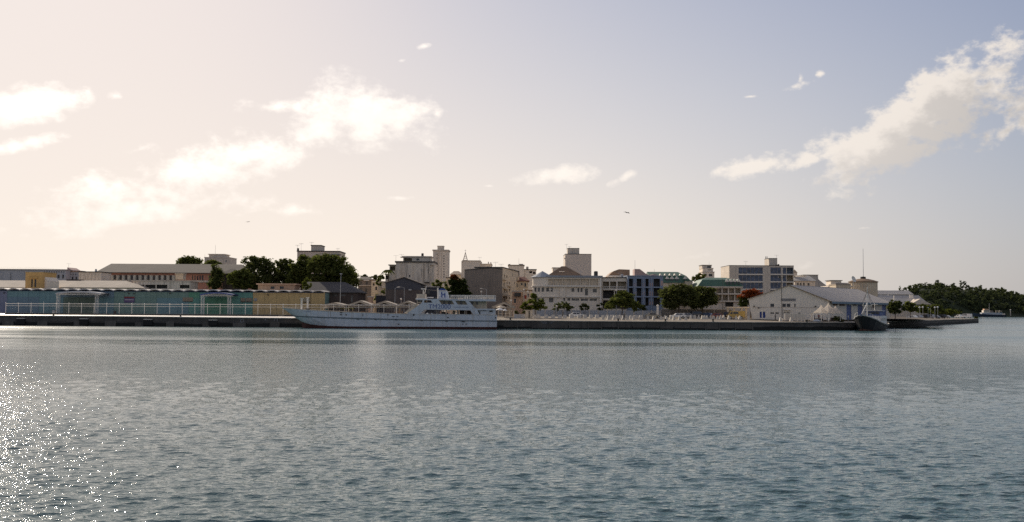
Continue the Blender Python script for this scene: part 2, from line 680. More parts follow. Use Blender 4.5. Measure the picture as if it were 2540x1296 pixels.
def quay_wall_mat():
    m = bpy.data.materials.new('quay_wall')
    m.use_nodes = True
    t = m.node_tree
    b = NB(t)
    bs = t.nodes['Principled BSDF']
    bs.inputs['Roughness'].default_value = 0.85
    geo = b.n('ShaderNodeNewGeometry')
    pos = geo.outputs['Position']
    sp = b.n('ShaderNodeSeparateXYZ')
    t.links.new(pos, sp.inputs[0])
    n1 = b.noise(pos, 0.25, 5, 0.65)
    sv = b.vm('MULTIPLY', pos, (1.2, 1.2, 0.12))
    n2 = b.noise(sv, 1.0, 4, 0.65)
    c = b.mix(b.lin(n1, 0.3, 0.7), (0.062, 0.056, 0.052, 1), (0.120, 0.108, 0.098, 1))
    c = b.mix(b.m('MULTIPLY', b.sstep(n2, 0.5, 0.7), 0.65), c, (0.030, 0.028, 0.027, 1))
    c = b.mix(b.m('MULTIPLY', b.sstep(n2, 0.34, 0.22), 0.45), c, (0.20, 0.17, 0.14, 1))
    # weed and oil below the high water mark
    n3 = b.noise(b.vm('MULTIPLY', pos, (0.12, 0.12, 0.3)), 1.0, 3, 0.6)
    tide = b.m('ADD', sp.outputs[2], b.m('MULTIPLY', b.m('SUBTRACT', n3, 0.5), 1.4))
    c = b.mix(b.sstep(tide, 0.95, 0.75), c, (0.014, 0.014, 0.012, 1))
    t.links.new(c, bs.inputs['Base Color'])
    bp = b.n('ShaderNodeBump')
    bp.inputs['Strength'].default_value = 0.5
    t.links.new(b.m('MULTIPLY', n1, 0.3), bp.inputs['Height'])
    t.links.new(bp.outputs[0], bs.inputs['Normal'])
    return m


QUAY_Y = 250.0
CORNER = Vector((88.0, 259.0, 0))
TIP = Vector((223.0, 482.0, 0))
ARM = (TIP - CORNER).normalized()


def qz(x):
    """quay edge height along the front"""
    return 2.02 + 0.46 * min(1.0, max(0.0, (20.0 - x) / 120.0))


def build_ground():
    # front wall: slightly battered, with a projecting coping built of blocks
    xs = [-420, -300, -200] + list(np.arange(-150, 57, 6.0)) + [60.0]
    wall = MB()
    pts = [(x, QUAY_Y, qz(x)) for x in xs]
    pts += [(70.0, 253.2, 2.02), (79.0, 256.1, 2.02), (CORNER.x, CORNER.y, 2.02)]
    n = 30
    for i in range(1, n + 1):
        q = CORNER.lerp(TIP, i / n)
        pts.append((q.x, q.y, 2.02 - 0.15 * i / n))
    pts += [(TIP.x - 8, TIP.y + 16, 1.9), (TIP.x - 40, TIP.y + 60, 1.9), (60, 700, 2.2)]
    vs = [(x, y, -4.0) for (x, y, z) in pts] + [(x, y, z - 0.13) for (x, y, z) in pts]
    k = len(pts)
    wall.add(vs, [(i, i + 1, k + i + 1, k + i) for i in range(k - 1)])
    q = wall.build('quay', quay_wall_mat(), fix=False)
    tag(q, kind='structure')
    # coping blocks along the edge, each with its own joint
    cop_m = {0: apron, 1: concrete}
    run = [Vector(p) for p in pts[2:-3]]
    mesh_cache = {}
    for i in range(len(run) - 1):
        a, b_ = run[i], run[i + 1]
        L = (b_ - a).length
        if L < 1:
            continue
        m = MB()
        d = (b_ - a).normalized()
        nrm = Vector((d.y, -d.x, 0)).normalized()
        g = 0.04
        p0, p1 = a + d * g, b_ - d * g
        o0, o1 = nrm * 0.30, nrm * -0.95
        base = [p0 + o0, p1 + o0, p1 + o1, p0 + o1]
        m.add([v + Vector((0, 0, -0.126)) for v in base] + [v + Vector((0, 0, 0.03 + 0.02 * rng.random())) for v in base],
              [(0, 3, 2, 1), (4, 5, 6, 7), (0, 1, 5, 4), (1, 2, 6, 5), (2, 3, 7, 6), (3, 0, 4, 7)])
        m.build('coping_block', apron if a.x < -56 else concrete, q)
    # concrete piers on the left wall, ribs and patched bays on the right wall
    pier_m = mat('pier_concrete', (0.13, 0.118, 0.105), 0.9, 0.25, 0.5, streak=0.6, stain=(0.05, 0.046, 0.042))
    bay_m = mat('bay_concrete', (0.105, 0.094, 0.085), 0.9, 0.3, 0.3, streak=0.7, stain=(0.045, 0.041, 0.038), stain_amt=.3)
    x = -126.0
    while x < -58:
        w = rng.uniform(1.8, 3.4)
        m = MB(); m.box(x, x + w, QUAY_Y - rng.uniform(.14, .22), QUAY_Y + .05, -.6, rng.uniform(1.0, 1.35)); m.build('pier', pier_m, q)
        m = MB(); m.box(x + w + .3, x + w + 4.6, QUAY_Y - .09, QUAY_Y + .05, 1.15, qz(x) - .2); m.build('wall_bay', bay_m, q)
        x += rng.uniform(7.2, 9.2)
    x = -2.0
    while x < 56:
        w = rng.uniform(3.2, 5.4)
        m = MB(); m.box(x, x + w - .25, QUAY_Y - rng.uniform(.03, .1), QUAY_Y + .05, rng.uniform(.25, .6), qz(x) - .18); m.build('wall_bay', bay_m, q)
        if rng.random() < .35:
            m = MB(); m.box(x + w - .24, x + w - .02, QUAY_Y - .2, QUAY_Y + .05, -.5, qz(x) - .2); m.build('rib', pier_m, q)
        x += w
    # made ground behind: rows going back from the edge
    G = MB()
    cols = []
    for p in run:
        cols.append(p)
    back = []
    for p in cols:
        if p.y <= CORNER.y - .01:
            back.append([(p.x, p.y + .9, p.z), (p.x * 1.0, p.y + 18, p.z * .5 + 1.25), (p.x, 286, 2.8), (p.x, 330, 2.8)])
        else:
            nrm = Vector((-ARM.y, ARM.x, 0))
            back.append([tuple(p + nrm * .9), tuple(p + nrm * 12 + Vector((0, 0, .2))), tuple(p + nrm * 26 + Vector((0, 0, .5))), tuple(p + nrm * 60 + Vector((0, 0, .7)))])
    rows = list(zip(*back))
    m = len(cols)
    vs = [v for r in rows for v in r]
    fs = []
    mi = []
    for r in range(3):
        for i in range(m - 1):
            fs.append((r * m + i, r * m + i + 1, (r + 1) * m + i + 1, (r + 1) * m + i))
            x = cols[i].x
            mi.append(0 if (x < -56 and r < 2) else (1 if r < 3 else 2))
    G.v = [tuple(v) for v in vs]
    G.f, G.mi = fs, mi
    g = G.build('paving', [apron, paving, soil], fix=False)
    tag(g, kind='structure')
    # the town's ground behind, a little lower so that it never lies in the paving
    T = MB()
    ty = [296, 340, 420, 520, 700]
    tx = [-900, -420, -150, 0, 100, 128]
    for j, y in enumerate(ty):
        for x in tx:
            xx = x if x < 100 else x + (y - 296) * 0.30
            T.v.append((xx, y, 2.70 + max(0, y - 420) * 0.004))
    w = len(tx)
    T.f = [(j * w + i, j * w + i + 1, (j + 1) * w + i + 1, (j + 1) * w + i) for j in range(len(ty) - 1) for i in range(w - 1)]
    T.mi = [0] * len(T.f)
    t = T.build('ground', soil, fix=False)
    tag(t, kind='structure')


build_ground()


# far shore: wooded hills beyond the harbour mouth; ridge read off the photo at about 1.25 km
RIDGE = [(2150, 735), (2200, 728), (2245, 712), (2270, 703), (2300, 699), (2330, 700), (2345, 708), (2370, 711), (2400, 706), (2415, 712), (2428, 722),
         (2440, 719), (2458, 714), (2480, 718), (2510, 724), (2535, 731), (2580, 738), (2660, 735), (2760, 728), (2900, 736)]


def ridge_z(X, Y):
    pxx = 1270 + X / Y * FPX
    for (a, b) in zip(RIDGE[:-1], RIDGE[1:]):
        if a[0] <= pxx <= b[0]:
            t = (pxx - a[0]) / (b[0] - a[0])
            y = a[1] + (b[1] - a[1]) * t
            break
    else:
        y = 735
    return P(pxx, y, Y).z


def build_hills():
    YR, YS = 1290.0, 1178.0
    xs = np.linspace(360, 900, 110)
    prof = [(-12, -1.5), (0, 0.6), (0.06, 2.0), (0.25, None), (0.5, None), (0.75, None), (1.0, None), (1.6, None)]
    H = MB()
    rows = []
    for (f, z) in prof:
        row = []
        for x in xs:
            if f < 0:
                row.append((x, YS + f, z))
                continue
            y = YS + (YR - YS) * f
            if z is None:
                top = max(3.0, ridge_z(x * YR / YR, YR) - 6.0)
                s = math.sin(min(f, 1.0) * math.pi / 2) if f <= 1 else 0.8
                z_ = 2.0 + (top - 2.0) * s + 1.2 * math.sin(x * .06 + f * 5) * (1 if f < 1 else 0)
            else:
                z_ = z
            row.append((x, y, z_))
        rows.append(row)
    m = len(xs)
    H.v = [p for r in rows for p in r]
    H.f = [(j * m + i, j * m + i + 1, (j + 1) * m + i + 1, (j + 1) * m + i) for j in range(len(rows) - 1) for i in range(m - 1)]
    H.mi = [0] * len(H.f)
    o = H.build('hill', mat('hill_soil', (0.03, 0.04, 0.02), 0.95, 0.3, 0.05), fix=False)
    tag(o, kind='structure')
    return rows, xs


HILL_ROWS, HILL_XS = build_hills()

# ------------------------------------------------------------------ water
def build_water():
    # fan of rows that spread with distance; wave height from many small wind waves
    ys = [7.0]
    while ys[-1] < 420:
        y = ys[-1]
        ys.append(y + max(0.042, 0.0021 * y + 0.000014 * y * y))
    ys = np.array(ys)
    NS = 640
    s = np.linspace(-0.78, 0.78, NS)
    Y = np.repeat(ys[:, None], NS, 1)
    X = Y * s[None, :]
    X, Y = X.astype(np.float32), Y.astype(np.float32)
    nr = np.random.RandomState(3)
    Z = np.zeros_like(X)
    dX = np.zeros_like(X)
    dY = np.zeros_like(X)
    wind = math.radians(-80)          # waves run mostly towards the camera, slightly across
    row_gap = np.gradient(ys)[:, None]
    col_gap = (Y * (s[1] - s[0]))
    gap = np.maximum(row_gap, col_gap * 0.8).astype(np.float32)
    # gust patches make some areas rougher
    patch = 0.75 + 0.35 * np.sin(X * .021 + 1.3 + 1.1 * np.sin(Y * .03)) * np.sin(Y * .047 + .4) + 0.2 * np.sin(X * .06 - Y * .05)
    for i in range(215):
        lam = 0.13 * (0.85 / 0.13) ** nr.rand() if i < 170 else 1.0 * 4.2 ** nr.rand()
        k = 2 * math.pi / lam
        th = wind + nr.normal(0, 0.5)
        kx, ky = k * math.cos(th), k * math.sin(th)
        amp = 0.0036 * lam ** 0.9 * (0.6 + 0.8 * nr.rand())
        if i >= 170:
            amp = 0.0005 * lam
        ph = nr.rand() * 6.283
        fade = np.clip((lam / gap - 2.3) / 3.5, 0, 1)
        last = int((fade.max(1) > 0).sum())
        if last == 0:
            continue
        arg = (np.float32(kx) * X[:last] + np.float32(ky) * Y[:last] + np.float32(ph))
        a = (amp * fade[:last] * patch[:last]).astype(np.float32)
        sa = a * np.sin(arg)
        Z[:last] += a * np.cos(arg)
        dX[:last] -= sa * np.float32(0.75 * kx / k)
        dY[:last] -= sa * np.float32(0.75 * ky / k)
    edge = np.clip((0.78 - np.abs(s)) / 0.06, 0, 1)[None, :] * np.clip((ys - 7) / 2.0, 0, 1)[:, None] * np.clip((420 - Y) / 80.0, 0, 1)
    Xd, Yd, Z = X + dX * edge, Y + dY * edge, Z * edge
    nrow = len(ys)
    co = np.stack([Xd, Yd, Z], -1).reshape(-1, 3)
    idx = np.arange(nrow * NS).reshape(nrow, NS)
    q = np.stack([idx[:-1, :-1], idx[:-1, 1:], idx[1:, 1:], idx[1:, :-1]], -1).reshape(-1, 4)
    # the rest of the sea: flat quads round the fan, out past the horizon
    y0, y1 = float(ys[0]), float(ys[-1])
    F = 3000.0
    ex = [(-0.78 * y0, y0, 0), (0.78 * y0, y0, 0), (-0.78 * y1, y1, 0), (0.78 * y1, y1, 0), (-F, -F, 0), (F, -F, 0), (-F, y1, 0), (F, y1, 0), (-F, F, 0), (F, F, 0)]
    n0 = len(co)
    co = np.concatenate([co, np.array(ex)], 0)
    eq = np.array([[0, 1, 5, 4], [0, 4, 6, 2], [1, 3, 7, 5]]) + n0
    eq = np.concatenate([eq, np.array([[2, 6, 8, 8]]) + n0, np.array([[2, 8, 9, 3]]) + n0], 0)
    faces = [tuple(f) for f in eq]
    me = bpy.data.meshes.new('water')
    nq = len(q)
    tot = [4] * nq
    loops = q.reshape(-1).tolist()
    starts = list(range(0, 4 * nq, 4))
    for f in faces:
        f = list(dict.fromkeys(int(i) for i in f))
        starts.append(len(loops))
        loops += f
        tot.append(len(f))
    f = [n0 + 3, n0 + 9, n0 + 7]
    starts.append(len(loops)); loops += f; tot.append(3)
    me.vertices.add(len(co))
    me.vertices.foreach_set('co', co.reshape(-1))
    me.loops.add(len(loops))
    me.loops.foreach_set('vertex_index', loops)
    me.polygons.add(len(starts))
    me.polygons.foreach_set('loop_start', starts)
    me.polygons.foreach_set('loop_total', tot)
    me.polygons.foreach_set('use_smooth', [True] * len(starts))
    me.update(calc_edges=True)
    me.validate()
    o = bpy.data.objects.new('water', me)
    COL.objects.link(o)
    tag(o, kind='structure')

    m = bpy.data.materials.new('harbour_water')
    m.use_nodes = True
    t = m.node_tree
    b = NB(t)
    bs = t.nodes['Principled BSDF']
    bs.inputs['Base Color'].default_value = (0.058, 0.120, 0.126, 1)
    bs.inputs['Roughness'].default_value = 0.05
    bs.inputs['IOR'].default_value = 1.33
    geo = b.n('ShaderNodeNewGeometry')
    pos = geo.outputs['Position']
    sp = b.n('ShaderNodeSeparateXYZ')
    t.links.new(pos, sp.inputs[0])
    dist = b.vm('LENGTH', pos)
    rot = b.n('ShaderNodeMapping')
    t.links.new(pos, rot.inputs[0])
    rot.inputs['Rotation'].default_value = (0, 0, R(8))
    rot.inputs['Scale'].default_value = (0.55, 1.0, 1.0)
    v = rot.outputs[0]
    # calm slicks and ruffled areas, long across the view
    pv = b.vm('MULTIPLY', pos, (0.006, 0.030, 1.0))
    calm = b.sstep(b.noise(pv, 1.0, 3, 0.55), 0.40, 0.62)
    near_ruf = b.sstep(dist, 85.0, 150.0, 1.0, 0.0)
    ruf = b.m('MAXIMUM', b.m('MAXIMUM', calm, near_ruf), 0.22)
    far = b.sstep(dist, 25.0, 220.0)
    h1 = b.m('MULTIPLY', b.noise(v, 8.0, 2, 0.6), 0.040)
    h2 = b.m('MULTIPLY', b.noise(b.vm('ADD', v, (7, 3, 1)), 3.4, 2, 0.55), b.m('MULTIPLY_ADD', far, -0.02, 0.065))
    h3 = b.m('MULTIPLY', b.noise(b.vm('ADD', v, (17, 3, 1)), 0.33, 3, 0.6), b.m('MULTIPLY', far, 0.32))
    h = b.m('MULTIPLY', b.m('ADD', b.m('ADD', h1, h2), h3), b.m('MULTIPLY', ruf, b.sstep(dist, 25.0, 110.0, 1.0, 0.68)))
    rg = b.m('MULTIPLY_ADD', b.sstep(dist, 40.0, 240.0), 0.18, 0.035)
    t.links.new(b.m('MULTIPLY', rg, b.m('MULTIPLY_ADD', ruf, 0.45, 0.55)), bs.inputs['Roughness'])
    bp = b.n('ShaderNodeBump')
    bp.inputs['Strength'].default_value = 1.0
    bp.inputs['Distance'].default_value = 1.0
    t.links.new(h, bp.inputs['Height'])
    t.links.new(bp.outputs[0], bs.inputs['Normal'])
    me.materials.append(m)
    return o


build_water()

# ------------------------------------------------------------------ trees
def leaf_mat(name, dark, light, trans=0.35, red=None, red_amt=0.0):
    m = bpy.data.materials.new(name)
    m.use_nodes = True
    t = m.node_tree
    t.nodes.remove(t.nodes['Principled BSDF'])
    b = NB(t)
    geo = b.n('ShaderNodeNewGeometry')
    n = b.noise(geo.outputs['Position'], 0.8, 3, 0.6)
    c = b.mix(b.m('ADD', b.m('MULTIPLY', geo.outputs['Random Per Island'], 0.55), b.m('MULTIPLY', b.lin(n, 0.3, 0.7), 0.45)), rgba(dark), rgba(light))
    if red is not None:
        n2 = b.noise(geo.outputs['Position'], 0.45, 3, 0.6)
        sp = b.n('ShaderNodeSeparateXYZ')
        oi = b.n('ShaderNodeTexCoord')
        t.links.new(oi.outputs['Generated'], sp.inputs[0])
        # blossom grows on the outer, upper shell of the crown
        f = b.sstep(b.m('ADD', sp.outputs[2], b.m('MULTIPLY', b.m('SUBTRACT', n2, 0.5), 0.9)), 1 - red_amt, 1.12 - red_amt)
        c = b.mix(f, c, rgba(red))
    df = b.n('ShaderNodeBsdfDiffuse')
    tr = b.n('ShaderNodeBsdfTranslucent')
    t.links.new(c, df.inputs[0])
    t.links.new(b.mix(0.4, c, (0.10, 0.13, 0.015, 1)) if red is None else c, tr.inputs[0])
    mx = b.n('ShaderNodeMixShader')
    mx.inputs[0].default_value = trans
    t.links.new(df.outputs[0], mx.inputs[1])
    t.links.new(tr.outputs[0], mx.inputs[2])
    t.links.new(mx.outputs[0], t.nodes['Material Output'].inputs[0])
    return m


LEAF_DARK = leaf_mat('leaf_dark', (0.050, 0.060, 0.024), (0.14, 0.15, 0.055), 0.45)
LEAF_MID = leaf_mat('leaf_mid', (0.050, 0.066, 0.020), (0.17, 0.18, 0.055), 0.45)
LEAF_LIGHT = leaf_mat('leaf_light', (0.055, 0.075, 0.016), (0.16, 0.17, 0.04), 0.5)
LEAF_FLAME = leaf_mat('leaf_flame', (0.03, 0.045, 0.012), (0.07, 0.09, 0.025), 0.35, red=(0.25, 0.065, 0.022), red_amt=0.55)
LEAF_RUST = leaf_mat('leaf_rust', (0.02, 0.032, 0.010), (0.06, 0.075, 0.022), 0.35, red=(0.17, 0.055, 0.022), red_amt=0.22)
LEAF_HILL = leaf_mat('leaf_hill', (0.044, 0.056, 0.030), (0.105, 0.120, 0.062), 0.3)
BARK = mat('bark', (0.10, 0.075, 0.055), 0.95, 0.3, 2.0)


def leaf_cards(blobs, n, size, rs, flat=0.35):
    """small leaf sprays spread through several ellipsoids (centre, radii); denser towards their shells and in clumps"""
    tot = sum(r.x * r.z for c, r in blobs)
    V, F = [], []
    base = 0
    for c, r in blobs:
        k = max(12, int(n * r.x * r.z / tot))
        nc = max(4, int(k / 22))
        d = rs.normal(size=(nc, 3))
        d /= np.linalg.norm(d, axis=1)[:, None]
        rad = rs.uniform(0.35, 1.0, nc) ** 0.5
        cc = d * rad[:, None]
        ids = rs.randint(0, nc, k)
        p = cc[ids] + rs.normal(size=(k, 3)) * 0.15
        p = p * np.array([r.x, r.y, r.z]) + np.array([c.x, c.y, c.z])
        # each spray: a bent pair of quads, random attitude leaning outwards/upwards
        a = rs.normal(size=(k, 3)); a[:, 2] *= flat; a /= np.linalg.norm(a, axis=1)[:, None]
        b = rs.normal(size=(k, 3)); b -= (b * a).sum(1)[:, None] * a; b /= np.linalg.norm(b, axis=1)[:, None]
        nn = np.cross(a, b)
        s = size * rs.uniform(0.6, 1.4, k)[:, None]
        v0 = p - a * s
        v1 = p + b * s * 0.55 + nn * s * 0.12
        v2 = p + a * s
        v3 = p - b * s * 0.55 + nn * s * 0.12
        vv = np.stack([v0, v1, v2, v3], 1).reshape(-1, 3)
        V.append(vv)
        q = np.arange(k * 4).reshape(k, 4) + base
        F.append(q)
        base += k * 4
    return np.concatenate(V), np.concatenate(F)


def card_mesh(name, V, F, m, parent=None, origin=None):
    me = bpy.data.meshes.new(name)
    off = wloc(parent) if parent is not None else Vector(origin)
    V = V - np.array([off.x, off.y, off.z])
    me.vertices.add(len(V)); me.vertices.foreach_set('co', V.reshape(-1))
    me.loops.add(F.size); me.loops.foreach_set('vertex_index', F.reshape(-1))
    me.polygons.add(len(F))
    me.polygons.foreach_set('loop_start', np.arange(0, F.size, 4)); me.polygons.foreach_set('loop_total', np.full(len(F), 4))
    me.update(calc_edges=True)
    me.materials.append(m)
    o = bpy.data.objects.new(name, me)
    COL.objects.link(o)
    if parent is not None:
        o.parent = parent
    else:
        o.location = off
    return o


def tree(name, label, Y, blobs, m, n=1600, size=0.42, trunk=None, ybase=None, group=None, cat='tree', seed=1, depth=0.8, zb=None):
    """blobs: pixel ellipses (x, y, rx, ry) of the crown at distance Y; trunk: pixel x of its foot"""
    rs = np.random.RandomState(seed)
    k = pm(Y)
    bl = []
    for (x, y, rx, ry) in blobs:
        c = P(x, y, Y)
        c.y += (rs.rand() - .5) * rx * k * 0.8
        bl.append((c, Vector((rx * k, max(rx, ry) * k * depth, ry * k))))
    fx = trunk if trunk is not None else sum(b[0] * b[2] for b in blobs) / sum(b[2] for b in blobs)
    foot = P(fx, 770, Y)
    foot.z = (gz(Y) - 0.05) if zb is None else zb
    t = thing(name, label, cat, foot, group=group)
    V, F = leaf_cards(bl, n, size, rs)
    card_mesh('crown', V, F, m, t)
    mb = MB()
    top = sorted(bl, key=lambda q: q[0].z)[-1][0]
    low = min(q[0].z - q[1].z * .5 for q in bl)
    h = max(low, foot.z + .6)
    r0 = max(0.09, 0.03 * (top.z - foot.z))
    fork = Vector((foot.x * .7 + top.x * .3, foot.y, foot.z + (h - foot.z) * 0.9))
    mb.bar(foot, fork, r0, 8, r2=r0 * .75)
    for c, r in bl:
        midp = fork.lerp(c, 0.5) + Vector((0, 0, r.z * .1))
        mb.bar(fork, midp, r0 * .5, 6, r2=r0 * .32)
        mb.bar(midp, c, r0 * .32, 5, r2=r0 * .12)
    mb.build('trunk', BARK, t)
    return t


def palm(label, x, ytop, Y, zbase, h_frond=2.4, n=13, seed=3):
    rs = np.random.RandomState(seed)
    c = P(x, ytop, Y)
    foot = Vector((c.x + .5, c.y, zbase))
    t = thing('palm_tree', label, 'palm', foot)
    mb = MB()
    mid = foot.lerp(c, .5) + Vector((.25, 0, 0))
    mb.bar(foot, mid, .18, 8, r2=.14)
    mb.bar(mid, c, .14, 8, r2=.11)
    mb.build('trunk', BARK, t)
    fm = MB()
    for i in range(n):
        a = 6.283 * i / n + rs.rand() * .4
        up = rs.uniform(.1, .7)
        d = Vector((math.cos(a), math.sin(a), 0))
        prev = c
        side = Vector((-d.y, d.x, 0))
        for s in range(5):
            f0, f1 = s / 5, (s + 1) / 5
            q0 = c + d * h_frond * f0 + Vector((0, 0, up * 1.6 * f0 - 2.1 * f0 * f0))
            q1 = c + d * h_frond * f1 + Vector((0, 0, up * 1.6 * f1 - 2.1 * f1 * f1))
            w0, w1 = .42 * math.sin(math.pi * min(.95, f0 + .12)), .42 * math.sin(math.pi * min(.95, f1 + .05))
            for sg in (-1, 1):
                dr = Vector((0, 0, -.22))
                fm.add([q0, q1, q1 + side * sg * w1 + dr, q0 + side * sg * w0 + dr], [(0, 1, 2, 3)])
    fm.build('crown', LEAF_MID, t, fix=False)
    return t


def shrub(name, label, Y, blobs, m, n=500, size=0.3, seed=1, group=None, zb=None, cat='shrub'):
    rs = np.random.RandomState(seed)
    k = pm(Y)
    bl = [(P(x, y, Y), Vector((rx * k, max(rx, ry) * k * .6, ry * k))) for (x, y, rx, ry) in blobs]
    V, F = leaf_cards(bl, n, size, rs)
    lo = V.min(0)
    ce = V.mean(0)
    g = gz(Y) if zb is None else zb
    o = thing(name, label, cat, (ce[0], ce[1], g - .03), group=group)
    card_mesh('foliage', V, F, m, o)
    for c, r in bl:
        mb = MB()
        for j in range(3):
            mb.bar((c.x, c.y, g - .05), (c.x + (j - 1) * r.x * .4, c.y, c.z), .05, 5, r2=.02)
        mb.build('stem', BARK, o)
    return o


# --- left: the dense trees behind the dock shed
tree('broadleaf_tree', 'slim dark tree in front of the pink building, left of the big trees', 335, [(535, 668, 10.6, 15.7), (541, 690, 15.3, 22.4), (531, 705, 14.2, 15.7)], LEAF_DARK, 2025, .42, seed=2)
tree('broadleaf_tree', 'low bushy yellow-green tree beside the small hip-roofed house', 328, [(596, 678, 18.9, 13.4), (585, 696, 22.4, 20.2), (610, 695, 21.2, 20.2)], LEAF_MID, 2700, .45, seed=3)
tree('broadleaf_tree', 'tall dark tree with a spiky top behind the salmon hut', 332, [(622, 652, 21.2, 15.7), (650, 655, 23.6, 16.8), (640, 675, 35.4, 24.6), (668, 675, 21.2, 26.9), (645, 700, 42.5, 20.2)], LEAF_DARK, 5670, .46, seed=4)
tree('broadleaf_tree', 'feathery dark tree between the two largest crowns', 336, [(725, 690, 22, 22), (700, 655, 15.3, 13.4), (722, 660, 16.5, 13.4), (706, 676, 23.6, 20.2), (700, 698, 28.3, 20.2)], LEAF_DARK, 3780, .46, seed=5)
tree('broadleaf_tree', 'dense tree just left of the concrete apartment block', 330, [(752, 648, 16.5, 15.7), (748, 668, 23.6, 22.4), (742, 692, 30.7, 22.4)], LEAF_MID, 3780, .46, seed=6)
tree('broadleaf_tree', 'largest tree, wide dark crown before the concrete apartment block', 326, [(800, 650, 30.7, 20.2), (830, 655, 30.7, 20.2), (812, 675, 47.2, 24.6), (845, 684, 35.4, 26.9), (800, 695, 42.5, 15.7)], LEAF_MID, 8100, .48, seed=7)
tree('broadleaf_tree', 'darker tree at the right end of the big group', 338, [(876, 690, 10, 14), (858, 675, 18.9, 20.2), (868, 695, 21.2, 22.4), (852, 700, 23.6, 17.9)], LEAF_DARK, 3240, .46, seed=8)
tree('broadleaf_tree', 'round dark crown rising behind the long grey roof', 470, [(475, 650, 29.5, 12.3), (470, 656, 30.7, 11.2)], LEAF_MID, 2400, .55, seed=9, zb=4)
tree('broadleaf_tree', 'flat dark crown before the pale block with the aerial', 460, [(528, 655, 21.2, 9), (520, 660, 18.9, 10.1)], LEAF_MID, 1300, .55, seed=10, zb=4)
shrub('garden_bush', 'light green bush at the left gable of the dark slate shed', 300, [(762, 704, 10.6, 12.3), (756, 712, 8.3, 9)], LEAF_LIGHT, 500, .32, 11)
# --- centre
palm('small ragged palm on the left terrace of the stained white building', 962, 670, 336, 3.0)
tree('broadleaf_tree', 'rust-topped dark tree between the ferry funnel and the grey blank wall', 306, [(1128, 697, 14, 13), (1140, 712, 20, 20), (1126, 726, 18, 16), (1152, 730, 14, 14)], LEAF_RUST, 3200, .44, seed=12)
shrub('garden_bush', 'yellowish bushes at the foot of the white tower', 316, [(1082, 703, 12, 9), (1100, 712, 13, 12), (1096, 727, 14, 10)], LEAF_LIGHT, 900, .36, 13)
shrub('creeper_bush', 'yellow-green creeper on the narrow houses left of the dark gabled shed', 400, [(945, 690, 8, 10), (938, 703, 7, 8), (952, 722, 5, 9), (936, 740, 9, 9)], LEAF_LIGHT, 700, .4, 14)
tree('broadleaf_tree', 'small yellow-green tree on the quay right of the ferry', 280, [(1325, 741, 12, 12), (1318, 756, 20, 12), (1342, 757, 20, 12), (1304, 762, 12, 8)], LEAF_LIGHT, 1700, .32, trunk=1328, seed=15)
shrub('hedge_bush', 'dark clipped bush below the middle of the round-cornered building', 294, [(1396, 758, 15, 9), (1408, 764, 14, 8), (1380, 762, 13, 7)], LEAF_MID, 800, .3, 16)
shrub('hedge_bush', 'small dark bush below the right half of the round-cornered building', 294, [(1450, 762, 11, 9)], LEAF_DARK, 350, .3, 17)
tree('broadleaf_tree', 'spreading tree with light top before the blue-pillared block', 286, [(1548, 732, 22, 9), (1540, 745, 30, 12), (1560, 750, 26, 14), (1520, 757, 20, 10), (1578, 762, 16, 9)], LEAF_MID, 3000, .36, trunk=1542, seed=18)
tree('broadleaf_tree', 'big dark spreading tree right of the blue-pillared block', 292, [(1690, 718, 30, 13), (1668, 730, 30, 18), (1700, 738, 32, 22), (1664, 750, 22, 16)], LEAF_DARK, 5200, .4, trunk=1682, seed=19)
tree('broadleaf_tree', 'dark tree standing nearest the green-roofed house with columns', 296, [(1745, 723, 26, 12), (1755, 738, 28, 20), (1735, 750, 26, 16)], LEAF_DARK, 4000, .4, trunk=1741, seed=20)
shrub('hedge_bush', 'low shrub mass between the two office-side walls', 300, [(1495, 762, 14, 8), (1590, 765, 14, 8)], LEAF_DARK, 500, .3, 21)
tree('broadleaf_tree', 'tree behind the green mansard, left of the stepped tower', 420, [(1738, 686, 10, 9), (1728, 692, 10, 9), (1742, 698, 8, 8)], LEAF_MID, 900, .5, seed=22)
tree('flame_tree', 'flame tree in red bloom at the left end of the white gabled warehouse', 292, [(1868, 728, 20, 10), (1852, 736, 18, 12), (1872, 745, 20, 13), (1843, 752, 10, 12)], LEAF_FLAME, 3000, .36, trunk=1862, seed=23, cat='flame tree')
tree('broadleaf_tree', 'dark small tree just right of the fishing boat', 290, [(2224, 753, 14, 10), (2215, 768, 12, 12), (2234, 766, 13, 10)], LEAF_DARK, 1600, .36, trunk=2220, seed=24)
for i, (x, y, rx, ry, lb) in enumerate([
        (2257, 757, 15, 7, 'flat-topped tree below the big pale roofs, first behind the parked cars'),
        (2290, 762, 16, 8, 'bushy tree behind the middle of the parked car row'),
        (2322, 764, 15, 7, 'tree at the far end of the globe lamps')]):
    tree('broadleaf_tree', lb, 350 + 18 * i, [(x, y, rx, ry), (x + 4, y + 9, rx, ry)], [LEAF_MID, LEAF_LIGHT, LEAF_MID][i], 1100, .4, seed=30 + i, zb=2.4)
shrub('hedge_bush', 'green undergrowth at the root of the quay arm behind the cars', 420, [(2300, 772, 26, 6), (2340, 772, 24, 6), (2365, 776, 16, 6)], LEAF_LIGHT, 1400, .42, 33, zb=2.4)
shrub('hedge_bush', 'bright green weeds at the very tip of the quay', 478, [(2422, 789, 5, 4)], LEAF_MID, 200, .35, 34, zb=1.8)


